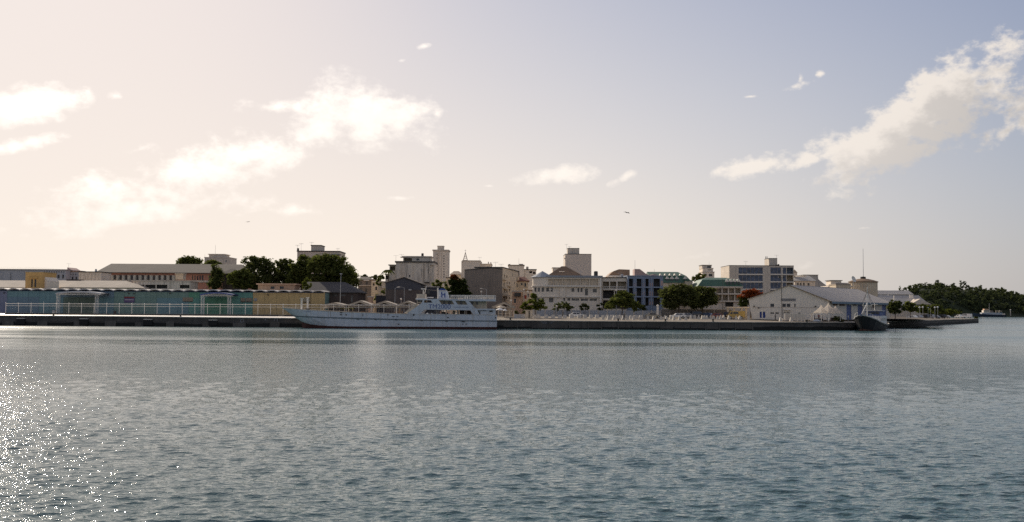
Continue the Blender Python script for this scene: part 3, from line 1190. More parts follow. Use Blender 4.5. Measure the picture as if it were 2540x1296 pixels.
def forest():
    rs = np.random.RandomState(44)
    bl = []
    rows = HILL_ROWS
    n = len(HILL_XS)
    for k in range(1500):
        j = rs.randint(2, len(rows) - 2)
        i = rs.randint(0, n - 1)
        f, g = rs.rand(), rs.rand()
        a = Vector(rows[j][i]).lerp(Vector(rows[j][i + 1]), f)
        b = Vector(rows[j + 1][i]).lerp(Vector(rows[j + 1][i + 1]), f)
        p = a.lerp(b, g)
        r = rs.uniform(2.6, 5.6)
        bl.append((p + Vector((0, 0, r * .55)), Vector((r, r, r * rs.uniform(.7, 1.05)))))
    V, F = leaf_cards(bl, 105000, 1.05, rs, flat=.5)
    o = card_mesh('forest', V, F, LEAF_HILL, origin=(600, 1230, 0))
    tag(o, kind='stuff')
    for i, (x, y, rx, ry, lb) in enumerate([
            (2324, 700, 5, 5, 'thin forked tree sticking out of the first wooded hilltop'),
            (2389, 703, 8, 8, 'tallest round tree on the ridge between the two wooded hills'),
            (2422, 717, 4, 5, 'small round tree on the saddle edge of the first wooded hill'),
            (2365, 706, 4, 4, 'low round tree just left of the tallest ridge tree'),
            (2485, 717, 2.5, 4, 'tiny tree on the second wooded hilltop')]):
        zt = ridge_z((x - 1270) / FPX * 1285, 1285) - 7
        tree('ridge_tree', lb, 1285, [(x, y, rx, ry), (x - rx * .3, y + ry * .8, rx * .9, ry * .8), (x + rx * .4, y + ry * 1.5, rx * 1.2, ry)], LEAF_HILL, 700, .8, seed=50 + i, zb=zt)


forest()

# ------------------------------------------------------------------ materials of the town
M_WHITE = mat('white_plaster', (0.82, 0.72, 0.60), 0.85, 0.08, 0.25, streak=0.35, stain=(0.30, 0.27, 0.24))
M_DIRTY = mat('stained_plaster', (0.78, 0.69, 0.58), 0.9, 0.12, 0.3, streak=0.85, stain=(0.13, 0.115, 0.10), stain_amt=0.35)
M_CREAM = mat('cream_plaster', (0.68, 0.57, 0.43), 0.9, 0.12, 0.35, streak=0.45, stain=(0.24, 0.20, 0.16))
M_PALE = mat('pale_concrete', (0.66, 0.58, 0.49), 0.9, 0.10, 0.3, streak=0.45, stain=(0.2, 0.18, 0.16))
M_GREY = mat('grey_render', (0.26, 0.215, 0.18), 0.9, 0.12, 0.25, streak=0.4, stain=(0.11, 0.10, 0.095))
M_BLUEGREY = mat('bluegrey_wall', (0.43, 0.45, 0.48), 0.9, 0.08, 0.3, streak=0.3, stain=(0.2, 0.2, 0.22))
M_OCHRE = mat('ochre_wall', (0.60, 0.38, 0.15), 0.9, 0.1, 0.4, streak=0.35, stain=(0.26, 0.16, 0.08))
M_PINK = mat('pink_wall', (0.50, 0.25, 0.18), 0.9, 0.12, 0.4, streak=0.35, stain=(0.2, 0.11, 0.09))
M_SALMON = mat('salmon_wall', (0.62, 0.40, 0.27), 0.9, 0.12, 0.4, streak=0.4, stain=(0.25, 0.15, 0.1))
M_BROWNWALL = mat('brown_boards', (0.10, 0.075, 0.065), 0.9, 0.2, 0.6, streak=0.5, stain=(0.05, 0.04, 0.035))
M_ROOFGREY = mat('grey_sheet_roof', (0.135, 0.115, 0.10), 0.9, 0.2, 0.2, streak=0.6, stain=(0.075, 0.065, 0.06), stain_amt=.4)
M_ROOFPALE = mat('pale_sheet_roof', (0.40, 0.34, 0.28), 0.85, 0.2, 0.25, streak=0.6, stain=(0.22, 0.17, 0.13), stain_amt=.3)
M_ROOFLIGHT = mat('light_grey_roof', (0.40, 0.38, 0.36), 0.8, 0.08, 0.2, streak=0.35, stain=(0.28, 0.27, 0.27), ribs=('X', 0.9, 0.02))
M_SLATE = mat('dark_slate_roof', (0.075, 0.07, 0.072), 0.9, 0.15, 0.3)
M_DARKSHED = mat('dark_shed_wall', (0.085, 0.085, 0.10), 0.85, 0.12, 0.3, streak=0.3, stain=(0.06, 0.055, 0.05))
M_BROWNROOF = mat('brown_roof', (0.22, 0.15, 0.10), 0.8, 0.15, 0.4)
M_TANROOF = mat('tan_roof', (0.33, 0.22, 0.15), 0.8, 0.14, 0.4)
M_GREEN = mat('green_roof', (0.075, 0.145, 0.105), 0.6, 0.15, 0.35, streak=0.4, stain=(0.05, 0.075, 0.06))
M_BLUE = mat('blue_wall', (0.26, 0.31, 0.40), 0.85, 0.1, 0.35, streak=0.3, stain=(0.16, 0.18, 0.22))
M_PINKPALE = mat('pale_pink_panel', (0.50, 0.35, 0.31), 0.85, 0.1, 0.4)
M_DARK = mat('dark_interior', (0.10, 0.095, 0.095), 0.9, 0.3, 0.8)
M_GALLERY = mat('gallery_tan', (0.50, 0.43, 0.34), 0.9, 0.2, 0.6, streak=0.4, stain=(0.2, 0.16, 0.12))  # plain streaked tan for galleries, market trusses and an awning
M_TRIM = mat('white_trim', (0.80, 0.73, 0.64), 0.8, 0.06, 0.6)
M_DARKTRIM = mat('dark_trim', (0.07, 0.065, 0.06), 0.8, 0.15, 0.6)
M_METAL = mat('galvanised_metal', (0.45, 0.45, 0.45), 0.45, 0.08, 1.0, metal=0.6)
M_WHITEMETAL = mat('white_painted_metal', (0.74, 0.71, 0.66), 0.5, 0.06, 1.0)
M_REDROOF = mat('rust_red_roof', (0.17, 0.07, 0.055), 0.85, 0.2, 0.8)
M_BLUEPAINT = mat('strong_blue_paint', (0.075, 0.11, 0.26), 0.6, 0.1, 0.8)
BLUEGLASS = glass_mat('blue_band_glass', (0.055, 0.075, 0.125), 0.2)
PANE2 = glass_mat('grey_pane', (0.10, 0.095, 0.09), 0.2)  # plain grey-brown panes, paler than the common window glass


def antenna(name, label, x, y0, y1, Y, r=0.045, bars=0, group=None, foot=None):
    """thin mast standing on a roof: y0 foot, y1 tip (pixels)"""
    a, b = P(x, y0, Y), P(x, y1, Y)
    a = Vector((a.x, a.y, a.z - 0.3))
    b.x = a.x
    t = thing(name, label, 'aerial', a, group=group)
    m = MB()
    m.bar(a, b, r, 5, r2=r * .6)
    m.build('mast', M_METAL, t)
    if bars:
        m = MB()
        for i in range(bars):
            z = b.z - 0.25 * i - .1
            w = 0.9 - .12 * i
            m.bar((a.x - w, a.y, z), (a.x + w, a.y, z), r * .7, 4)
        m.build('crossbars', M_METAL, t)
    return t


def ledge(B, x0, y0, x1, y1, out=0.5, m=None, name='ledge'):
    return part_box(B, name, x0, y0, x1, y1, -out, -0.004, m or M_TRIM)


# ================================================================= far left
B = building('school_building', 'long blue-grey building with a low roof, far left behind the yellow house', 'building', -70, 163, 668, 372, deep=16, wall=M_BLUEGREY,
             wins=[(107, 681, 112, 690), (118, 681, 124, 690), (131, 682, 136, 691), (142, 682, 148, 691), (154, 682, 159, 691)] +
                  [(x, 674, x + 3, 676.5) for x in (109, 115, 121, 127, 133, 139, 145, 151, 157)], roof=None)
hip_roof(B, 663, -60, 95, M_ROOFLIGHT, .4)
part_box(B, 'downpipe', 26, 676, 27.2, 712, -.2, -.01, M_DARKTRIM)
B = building('school_wing', 'lower blue-grey wing with three windows beside the long grey building', 'building', 164, 196, 675, 376, deep=12, wall=M_BLUEGREY,
             wins=[(170, 686, 173.5, 694), (178, 687, 182, 695), (187, 687, 191.5, 695)] + [(x, 680, x + 3, 682) for x in (168, 174, 180, 186)], roof=M_TANROOF)
m = MB()
F = B.F
p0, p1, p2 = F.w(0.2, .3, B.zt + .36), F.w(2.5, .3, B.zt + .36), F.w(0.2, .3, B.zt + 1.7)
m.prism([p0, p1, p2], F.v * 8)
m.build('gable', M_PINKPALE, B.root)
antenna('roof_aerial', 'thin aerial above the pink gable, far left', 170, 672, 654, 378, .05, 1)

B = building('yellow_house', 'narrow yellow ochre house front with two tall dark windows', 'house', 63, 107, 677, 308, deep=9, wall=M_OCHRE,
             wins=[(77, 693, 81.5, 713), (85, 693, 90, 713)], roof=mat('ochre_cap', (0.50, 0.36, 0.18), .85), over=.1, slab=.25)
ledge(B, 72, 689, 94, 691, .6, M_OCHRE, 'hood')
B = building('white_leanto', 'small white lean-to against the right side of the yellow house', 'shed', 107.5, 117, 697, 309, deep=8, wall=M_WHITE, roof=None)
m = MB(); F = B.F
m.prism([F.w(0, 0, B.zt + .003), F.w(F.len, 0, B.zt + .003), F.w(0, 0, B.zt + 1.6)], F.v * 8)
m.build('roof', M_WHITE, B.root)


def dock_store(label, x0, x1, rx0, rx1, yridge, dorm, seed):
    B = building('storage_shed', label, 'shed', x0, x1, 713.5, 318, deep=15, wall=M_CREAM)
    hip_roof(B, yridge, rx0, rx1, M_ROOFPALE, .5)
    for (a, y0, b, y1) in dorm:
        m = MB(); F = B.F
        F.pbox(m, a, y0, b, y1, 8.2, 10.5)
        d = m.build('dormer', M_BROWNWALL, B.root)
        w = (b - a)
        m = MB()
        F.pbox(m, a + w * .34, y0 + 2.4, a + w * .66, y1 - 2.2, 8.1, 8.19)
        m.build('vent', M_WHITEMETAL, d)
        m = MB()
        F.pbox(m, a - .6, y0 - 1.0, b + .6, y0 - .02, 7.9, 10.8)
        m.build('dormer_roof', M_DARKTRIM, d)
    return B


dock_store('pale sheet-roofed shed left of the yellow house', -60, 64, -50, 62, 696, [(33, 693, 63, 701)], 1)
dock_store('pale sheet-roofed shed right of the yellow house, with a hipped right end', 114, 331, 142, 313, 696.5, [(137, 693, 173, 702)], 2)
B = building('white_tank_house', 'blank dirty-white block between the grey wing and the pink building', 'building', 195, 250, 676, 342, deep=9, wall=M_DIRTY, roof=M_DARKTRIM, slab=.3)
for i in range(6):
    part_box(B, 'rib', 199 + i * 9, 678, 200.2 + i * 9, 700, -.12, -.004, M_PALE)
antenna('roof_tank', 'tiny pale water tank on the blank dirty-white block', 238, 676, 668, 344, .5)

# long pink building
pink_w = [(476 + i * 6.2, 684, 479.6 + i * 6.2, 697) for i in range(5)] + [(518, 684, 526, 697)]
B = building('pink_building', 'long pink building with a big hipped grey roof and a row of round window hoods', 'building', 246, 609, 677, 356, deep=20, wall=M_PINK, wins=pink_w)
hip_roof(B, 655.5, 276, 600, M_ROOFGREY, 1.0)
ledge(B, 246, 697, 609, 699.5, .35, M_PALE)
hood_m = mat('hood_concrete', (0.55, 0.53, 0.46), .9, .15, .8, streak=.5, stain=(.28, .26, .22))
m = MB(); F = B.F
F.pbox(m, 255, 683.5, 437, 697, -.05, -.004)
m.build('dark_window_strip', M_DARK, B.root)
for i in range(13):
    x = 261 + i * 13.8
    a, c = F.uz(x, 697), F.uz(x + 8.6, 684.5)
    r_ = (c[0] - a[0]) / 2
    n = 8
    pts = [F.w(a[0] + r_ - r_ * math.cos(math.pi * k / n), -.06 - r_ * 1.2 * math.sin(math.pi * k / n), a[1]) for k in range(n + 1)]
    m = MB()
    m.prism(pts, Vector((0, 0, c[1] - a[1])))
    hd = m.build('rounded_bay', hood_m, B.root)
    m = MB()
    pts = [F.w(a[0] + r_ - r_ * 1.12 * math.cos(math.pi * k / n), -.06 - r_ * 1.34 * math.sin(math.pi * k / n), c[1] + .004) for k in range(n + 1)]
    m.prism(pts, Vector((0, 0, .14)))
    m.build('bay_cap', M_PALE, hd)
B2 = building('white_annex', 'low white annex with dark openings below the pink building', 'building', 330, 472, 699, 332, deep=8, wall=M_DIRTY,
              recess=[(333, 707, 358, 716, 1.6, M_DARK), (360, 707, 386, 716, 1.6, M_DARK), (388, 707, 415, 716, 1.6, M_DARK), (446, 707.5, 470, 715.5, 1.6, M_DARK)], roof=M_PALE, slab=.25)
B3 = building('tan_cabin', 'small tan balcony box at the middle of the pink building', 'cabin', 435, 454, 681, 347, deep=3, wall=M_CREAM, roof=M_CREAM, zbase=P(440, 694, 347).z)
tag(B3.root)
B = building('hip_house', 'little brown house with a light hipped roof among the trees', 'house', 552, 600, 679, 338, deep=8, wall=M_BROWNWALL)
hip_roof(B, 667, 574, 582, M_ROOFGREY, .6)
B = building('pale_block', 'pale stepped block with a tall aerial behind the long grey roof', 'building', 507, 569, 640, 540, deep=14, wall=M_PALE, roof=M_PALE, zbase=4,
             wins=[(513, 646, 515, 650), (560, 646, 562, 650)])
up = building('upper_storey', '', '', 518, 556, 632, 542, deep=10, wall=M_PALE, roof=M_WHITE, zbase=B.zt + .355, parent=B.root, wallname='upper_wall', over=.5)
antenna('tall_aerial', 'tall aerial on the pale stepped block', 534, 632, 608, 545, .08)
antenna('roof_aerial', 'short aerial at the left edge of the pale stepped block', 508, 641, 631, 541, .06)
B = building('salmon_hut', 'low salmon hut with a flat roof behind the yellow end of the dock shed', 'hut', 640, 731, 707, 312, deep=7, wall=M_SALMON, roof=M_SALMON, slab=.4, over=.5,
             wins=[(671, 711, 681, 717), (694, 711, 704, 717)])

B = building('concrete_apartments', 'grey concrete apartment block with a roof box, rising behind the largest tree', 'building', 737, 842, 625, 405, deep=14, wall=M_PALE, roof=M_DARKTRIM, slab=.4, zbase=2.7,
             wins=[(748, 640, 752, 646), (765, 640, 769, 646), (826, 640, 830, 646), (748, 656, 752, 662), (826, 656, 830, 662)])
building('roof_box', '', '', 771.5, 796, 610, 408, deep=8, wall=M_PALE, roof=M_DARKTRIM, zbase=B.zt + .405, parent=B.root, wallname='roof_box_wall', slab=.3)
part_box(B, 'balcony', 822, 632, 846, 634, -1.2, -.01, M_DARKTRIM)
part_box(B, 'chimney', 736, 616, 740, 624.5, .5, 1.5, M_DARKTRIM)
for (x, y0, y1, lb) in ((738, 616, 608, 'aerial on the chimney of the concrete apartment block'), (747, 625, 604, 'aerial left of the roof box on the concrete apartments'),
                        (773, 610, 601, 'aerial on the roof box of the concrete apartments'), (838, 625, 616, 'aerial at the right end of the concrete apartments')):
    antenna('roof_aerial', lb, x, y0, y1, 409, .05, 2)

B = building('slate_shed', 'long shed with a dark slate hipped roof right of the yellow wall', 'shed', 752, 888, 725, 306, deep=16, wall=M_BROWNWALL,
             wins=[(806, 731, 817, 734.5), (822, 731, 836, 734.5), (844, 731, 857, 734.5), (870, 733, 875, 750)], pane=PANE2)
hip_roof(B, 700, 762, 856, M_SLATE, .5)

# ================================================================= street gap
B = building('grey_townhouse', 'distant grey two-storey house in the street gap, with a white canopy strip', 'house', 888, 921, 694, 452, deep=10, wall=M_GREY,
             wins=[(893, 699, 898, 707), (907, 698, 912, 706), (892, 714, 899, 724), (905, 716, 911, 726)], zbase=2.7)
hip_roof(B, 687, 896, 912, M_ROOFGREY, .6)
ledge(B, 903, 695, 916, 697, 1.0, M_TRIM, 'canopy')
ledge(B, 888, 708, 921, 709.4, .5, M_PALE)
B = building('pale_townhouse', 'pale narrow house with small white balcony in the street gap', 'house', 921, 938, 697, 440, deep=9, wall=M_CREAM, wins=[(925, 703, 929, 709), (931, 712, 935, 720)], roof=M_TANROOF, zbase=2.7)
ledge(B, 925, 698, 935, 700, .8)
B = building('brick_townhouse', 'narrow tan house below the palm, left of the dark gabled shed', 'house', 938, 957, 700, 425, deep=9, wall=M_CREAM, wins=[(942, 705, 946, 711), (948, 720, 953, 728)], roof=M_PALE, zbase=2.7)
ledge(B, 948, 712, 958, 714, .9)
B = building('low_shop', 'low dark shop with a pale sloping awning left of the dark gabled shed', 'shop', 932, 957, 734, 320, deep=6, wall=M_DARKSHED, roof=M_CREAM)
for (x, lb) in ((905, 'far hilltop tree left in the street gap'), (929, 'far hilltop tree right in the street gap')):
    tree('broadleaf_tree', lb, 640, [(x, 687, 7, 5), (x + 5, 690, 10, 4)], LEAF_DARK, 400, .7, seed=int(x), zb=5)
B = building('orange_kiosk', 'small orange-tan kiosk in the street gap', 'kiosk', 913, 922, 738, 300, deep=3, wall=M_SALMON, roof=M_PALE)

# ================================================================= centre left
B = building('stained_building', 'tall white building with black run-off stains and a roof storey', 'building', 982, 1076, 652, 344, deep=14, wall=M_DIRTY, roof=mat('dark_wet_slab', (.12, .11, .10), .9, .3, .5), slab=.5, over=.35,
             wins=[(1014.5, 682, 1018, 688)])
for x in (994, 1000, 1024, 1049, 1053, 1066):
    part_box(B, 'buttress', x, 654, x + 1.6, 716, -.35, -.004, M_DIRTY)
up = building('roof_storey', '', '', 1000, 1068, 638, 347, deep=9, wall=M_DIRTY, roof=M_PALE, slab=.3, over=.4, zbase=B.zt + .505, parent=B.root, wallname='roof_storey_wall',
              wins=[(1033, 642, 1040, 646.5)], recess=[(1003, 641, 1022, 650, 2.0, M_GALLERY)])
ledge(B, 1069, 655, 1082, 658, 1.0, M_DIRTY, 'balcony_slab')
ledge(B, 1053, 700, 1066, 702, .8, M_DARKTRIM, 'awning')
part_box(B, 'canopy', 992, 637.5, 1008, 638.6, .5, 4, M_PALE)
B4 = building('terrace_wing', '', '', 966, 982, 659, 345, deep=8, wall=M_DIRTY, roof=M_DARKTRIM, slab=.3, over=.4, parent=B.root, wallname='terrace_wall', recess=[(967.5, 661, 980, 672, 3.0, M_GALLERY)])
B4 = building('terrace_wing', '', '', 956, 966, 682, 346, deep=8, wall=M_DIRTY, roof=M_DARKTRIM, slab=.25, over=.3, parent=B.root, wallname='terrace_wall', recess=[(957, 684, 965, 693, 2.0, M_DARK)])
for (x, y0, y1, lb) in ((982, 651, 634, 'thin mast at the left corner of the stained white building'), (996, 638, 631, 'short mast on the roof storey of the stained white building')):
    antenna('roof_aerial', lb, x, y0, y1, 349, .05, 1)


def gable_shed(name, label, x0, x1, yl, yr, xa, ya, Y, deep, m_up, m_low, ysplit, rm, over=.4):
    B = Bld()
    F = Facade(x0, x1, Y, Y, 720)
    zb = gz(Y) - .3
    l, r, a = F.uz(x0, yl), F.uz(x1, yr), F.uz(xa, ya)
    s = F.uz((x0 + x1) / 2, ysplit)[1]
    B.F, B.zb = F, zb
    B.root = thing(name, label, 'shed', F.w(F.len / 2, 0, zb))
    m = MB()
    m.prism([F.w(0, 0, zb), F.w(F.len, 0, zb), F.w(F.len, 0, s), F.w(0, 0, s)], F.v * deep)
    m.build('wall', m_low, B.root)
    m = MB()
    m.prism([F.w(0, -.05, s + .003), F.w(F.len, -.05, s + .003), F.w(F.len, -.05, r[1]), F.w(a[0], -.05, a[1]), F.w(0, -.05, l[1])], F.v * deep)
    m.build('gable', m_up, B.root)
    m = MB()
    for (p, q) in (((-over, l[1] - over * .45), (a[0], a[1])), ((a[0], a[1]), (F.len + over, r[1] - over * .45))):
        P0 = [F.w(p[0], -over, p[1] + .02), F.w(q[0], -over, q[1] + .02), F.w(q[0], -over, q[1] + .25), F.w(p[0], -over, p[1] + .25)]
        m.prism(P0, F.v * (deep + 2 * over))
    m.build('roof', rm, B.root)
    return B


B = gable_shed('gabled_shed', 'dark gabled shed with a brown lower wall behind the market roofs', 957, 1043, 702, 704, 1003, 689.5, 304, 18, M_DARKSHED, mat('shed_brown', (0.13, 0.105, 0.095), .9, .2, .5, streak=.4, stain=(.06, .055, .05)), 719, M_ROOFGREY)
part_box(B, 'lamp_bracket', 1014, 718, 1021, 721, -.6, -.06, M_METAL)
B = building('low_dark_store', 'low dark flat-roofed store right of the dark gabled shed', 'shed', 1044, 1089, 713, 314, deep=10, wall=M_DARKSHED, roof=M_PALE, slab=.25, wins=[(1056, 722, 1066, 730)], pane=PANE2)

B = building('white_tower', 'slender white tower with a slab top and a column of small windows', 'tower', 1074, 1112, 623, 540, deep=12, wall=M_WHITE, roof=M_PALE, slab=.7, over=.35, zbase=4,
             wins=[(1099.8, y, 1102.3, y + 3) for y in (634, 640.5, 647, 653.5, 660, 666.5, 673, 679.5, 686)] + [(1083, y, 1085, y + 3) for y in (630, 640, 650, 660, 670, 680)])
part_box(B, 'rib', 1086.5, 626, 1088, 700, -.5, -.01, M_PALE)
part_box(B, 'rib', 1095, 626, 1096, 700, -.3, -.01, M_PALE)
building('lift_house', '', '', 1085, 1100, 611.5, 545, deep=6, wall=M_PALE, roof=M_PALE, zbase=B.zt + .71, parent=B.root, wallname='lift_house_wall', slab=.3)
B = building('tower_podium', 'low pale house with dark roof right of the white tower foot', 'house', 1106, 1128, 690, 500, deep=10, wall=M_CREAM, roof=M_DARKTRIM, zbase=3, wins=[(1111, 694, 1114, 699)])
B = building('far_cream_house', 'far cream house seen between the white tower and the church', 'house', 1118, 1147, 681, 560, deep=12, wall=M_CREAM, zbase=3, wins=[(1124, 688, 1127, 692), (1134, 688, 1137, 692)])
hip_roof(B, 673, 1126, 1138, M_ROOFPALE, .5)

# church
B = building('church', 'pale church nave with stepped roof and an open lattice spire', 'church', 1147, 1191, 648, 450, deep=22, wall=M_WHITE, roof=M_PALE, slab=.3, zbase=3)
building('aisle', '', '', 1191.3, 1219, 656, 452, deep=16, wall=M_WHITE, roof=M_PALE, zbase=3, parent=B.root, wallname='aisle_wall', slab=.25)
for (x, y0) in ((1211.5, 650), (1217.5, 651), (1145.5, 648)):
    part_box(B, 'pinnacle', x - 1.3, y0, x + 1.3, 690 if x < 1150 else 658, -.3, 1.0, M_WHITE)
m = MB(); F = B.F
l, r, a = F.uz(1149, 647.5), F.uz(1159, 647.5), F.uz(1154, 626)
hw = (r[0] - l[0]) / 2
cxu = (l[0] + r[0]) / 2
zb_ = B.zt + .3
for (su, sd) in ((-1, -1), (1, -1), (1, 1), (-1, 1)):
    m.bar(F.w(cxu + su * hw, 1.2 + sd * hw, zb_), F.w(cxu, 1.2, a[1]), .14, 6, r2=.1)
m.build('spire_leg', M_GREY, B.root)
m = MB()
for f in (.0, .25, .45, .62, .78):
    q = hw * (1 - f); z = zb_ + .1 + (a[1] - zb_) * f
    cs = [F.w(cxu - q, 1.2 - q, z), F.w(cxu + q, 1.2 - q, z), F.w(cxu + q, 1.2 + q, z), F.w(cxu - q, 1.2 + q, z)]
    for i in range(4):
        m.bar(cs[i], cs[(i + 1) % 4], .09, 5)
m.build('spire_ring', M_GREY, B.root)
m = MB()
m.bar(F.w(cxu, 1.2, a[1] - .2), F.w(cxu, 1.2, a[1] + 1.2), .06, 5)
m.bar(F.w(cxu - .4, 1.2, a[1] + .8), F.w(cxu + .4, 1.2, a[1] + .8), .06, 5)
m.build('cross', M_METAL, B.root)

# ================================================================= grey blank wall block with receding facade
F = Facade(1152, 1246, 320, 320, 700)
zb = gz(320) - .3
root = thing('grey_block', 'big blank dark grey wall in front of the church', 'building', F.w(F.len / 2, 5, zb))
tl, tm, tr = F.uz(1152, 671), F.uz(1220, 665.5), F.uz(1246, 669)
m = MB()
m.prism([F.w(0, 0, zb), F.w(F.len, 0, zb), F.w(F.len, 0, tr[1]), F.w(tm[0], 0, tm[1]), F.w(0, 0, tl[1])], F.v * 30)
m.build('wall', M_GREY, root)
m = MB()
for (p, q) in ((tl, tm), (tm, tr)):
    pts = [F.w(max(p[0], 0) - .02, -.12, p[1] + .005), F.w(q[0] + .02, -.12, q[1] + .005), F.w(q[0] + .02, -.12, q[1] + .25), F.w(max(p[0], 0) - .02, -.12, p[1] + .25)]
    m.prism(pts, F.v * 4)
m.build('coping', M_DARKTRIM, root)
B = building('street_facade', 'cream apartment front with little balconies turning away beside the blank grey wall', 'building', 1246.5, 1286, 670, 321, 356, deep=9, wall=M_CREAM, roof=M_DARKTRIM, slab=.3,
             wins=[(1250, 682, 1253, 689), (1256, 684, 1258.5, 690), (1249, 701, 1252, 712), (1257, 700, 1259.5, 705), (1262, 701, 1265, 706), (1250, 718, 1253, 726), (1256, 720, 1258.5, 727), (1262.5, 717, 1265.5, 723),
                   (1250, 738, 1253, 748), (1256, 738, 1258.5, 742), (1262, 738, 1265, 742), (1271, 680, 1273, 686), (1276, 700, 1278, 706), (1272, 720, 1274, 726)])
for (x0, y0, x1, y1) in ((1247, 714, 1256, 716.5), (1247, 693, 1254, 695), (1247, 733, 1258, 735), (1258, 710, 1266, 711.6)):
    part_box(B, 'balcony', x0, y0, x1, y1, -.9, -.01, M_CREAM)
for (x, y0, y1, lb) in ((1229, 667, 650, 'tall comb aerial on the right end of the grey block'), (1243, 669, 655, 'lower comb aerial beside the tall comb aerial on the grey block')):
    antenna('roof_aerial', lb, x, y0, y1, 326, .045, 2)
B = building('stepped_building', 'whitish stepped building with two slit windows behind the street facade', 'building', 1261, 1300, 659, 385, deep=14, wall=M_WHITE, roof=M_DARKTRIM, slab=.25, wins=[(1276.5, 672, 1280, 682), (1285, 672, 1288.5, 690)])
part_box(B, 'parapet_tower', 1261, 655.5, 1266, 658.8, .3, 2.5, M_PALE)
part_box(B, 'parapet_tower', 1287, 655, 1298, 658.8, .3, 4, M_PALE)
building('wing', '', '', 1300.3, 1330, 670, 386, deep=12, wall=M_WHITE, roof=M_DARKTRIM, slab=.3, parent=B.root, wallname='wing_wall', recess=[(1313, 673, 1320, 678, 2, M_DARK), (1322, 675, 1328, 680, 2, M_DARK)])
antenna('roof_aerial', 'thin aerial on the stepped whitish building', 1287, 655, 642, 388, .05)
B = building('red_roof_house', 'old cream house with a rusty red roof in front of the stepped whitish building', 'house', 1274, 1310, 697, 352, deep=9, wall=M_CREAM, wins=[(1280, 704, 1284, 712), (1292, 702, 1296, 708), (1301, 703, 1305, 712), (1296, 724, 1300, 732)])
hip_roof(B, 687, 1284, 1302, M_REDROOF, .5)
part_box(B, 'roof_cabin', 1282, 688, 1288, 697, -.2, 2, M_CREAM)
B = building('tan_shop', 'tan house with a dark awning at street level left of the yellow-green tree', 'house', 1270, 1296, 724, 316, deep=8, wall=M_SALMON, roof=M_PALE, wins=[(1275, 742, 1280, 752)])
ledge(B, 1276, 727, 1292, 736, 1.2, M_DARKTRIM, 'awning')
B = building('shuttered_house', 'small pale house with a red panel right of the dark awning', 'house', 1296.5, 1321, 722, 322, deep=8, wall=M_PALE, roof=M_BROWNROOF, wins=[(1308, 729, 1312, 736)])
part_box(B, 'red_panel', 1300, 733, 1306, 741, -.1, -.005, mat('red_panel', (.30, .06, .05), .7))

# ================================================================= centre right
W = M_WHITE
wins = [(1337, 714, 1341, 724), (1344.5, 714, 1352, 724), (1355, 714, 1363, 724), (1366, 714, 1371, 724), (1417, 715, 1425, 725), (1432.5, 715, 1437, 725), (1440, 715, 1445, 725), (1450.5, 716, 1459, 734), (1470, 716.5, 1481, 726.5),
        (1346, 739, 1353, 751), (1361, 739, 1373, 751), (1397.5, 739, 1402, 747), (1407, 740, 1415, 747), (1417.5, 740.5, 1437, 747), (1440, 741, 1459, 747.5), (1462, 741, 1481, 747.5)]
B = building('round_corner_building', 'long white building with a cone-roofed round corner, middle of the waterfront', 'building', 1346, 1492, 689, 308, deep=14, wall=W, wins=wins, frame=M_TRIM, pane=PANE2,
             recess=[(1350 + i * 22.5, 693, 1350 + i * 22.5 + 21.3, 708.5, .5, mat('curtain_tan', (.62, .52, .40), .9, .15, .8, streak=.5, stain=(.40, .34, .28))) for i in range(6)])
m = MB(); F = B.F
zr = F.uz(1420, 684)[1]
F.box(m, 1.2, F.len + .35, -.45, B.deep + .4, B.zt + .004, zr)
m.build('roof', mat('bluegrey_sheet', (.30, .32, .35), .55, .1, .3), B.root)
for (x0, y0, x1, y1, o) in ((1346, 709, 1489, 711.5, .9), (1346, 735.2, 1388, 737.2, .6), (1404, 735.6, 1489, 737.8, .6)):
    ledge(B, x0, y0, x1, y1, o)
part_box(B, 'pier', 1487.5, 690.5, 1492, 770, -.5, -.01, M_TRIM)
part_box(B, 'stair_bay', 1388.5, 709, 1403, 739, -.35, -.01, W)
c0 = F.w(0, 3.0, 0)
rad = abs(F.uz(1371, 700)[0])
m = MB()
m.lathe([(rad, B.zb), (rad, B.zt - .01)], (c0.x, c0.y, 0), 28)
tw = m.build('round_corner', W, B.root, smooth=False)
m = MB()
zt2 = F.uz(1347, 672)[1]
m.lathe([(rad + .45, B.zt - .0), (rad + .45, B.zt + .12), (0.05, zt2)], (c0.x, c0.y, 0), 14)
m.build('cone_roof', mat('bluegrey_sheet', (.30, .32, .35)), B.root)
for (y0, y1) in ((709, 711.3), (735, 737)):
    z0, z1 = F.uz(1347, y1)[1], F.uz(1347, y0)[1]
    m = MB(); m.lathe([(rad + .35, z0), (rad + .35, z1)], (c0.x, c0.y, 0), 28); m.build('ring_ledge', M_TRIM, B.root)
for k, a_ in enumerate((-2.35, -1.95, -1.55, -1.15, -.8)):
    for (y0, y1) in ((714, 724), (740, 751)):
        z0, z1 = F.uz(1347, y1)[1], F.uz(1347, y0)[1]
        d = Vector((math.cos(a_), math.sin(a_), 0)); s = Vector((-d.y, d.x, 0))
        q = Vector((c0.x, c0.y, 0)) + d * (rad + .01)
        m = MB()
        m.prism([q - s * .35 + Vector((0, 0, z0)), q + s * .35 + Vector((0, 0, z0)), q + s * .35 + Vector((0, 0, z1)), q - s * .35 + Vector((0, 0, z1))], d * .05)
        m.build('window', PANE2, B.root)
B = building('brown_hip_house', 'brown hipped roof with one dormer behind the round-cornered building', 'house', 1363, 1441, 684, 334, deep=9, wall=M_CREAM)
hip_roof(B, 661, 1393, 1403, M_BROWNROOF, .6)
m = MB(); B.F.pbox(m, 1389, 675, 1399, 683.5, 1.5, 4.5); d = m.build('dormer', M_WHITE, B.root)
m = MB(); B.F.pbox(m, 1390.5, 677, 1397.5, 683, 1.42, 1.49); m.build('pane', GLASS, d)
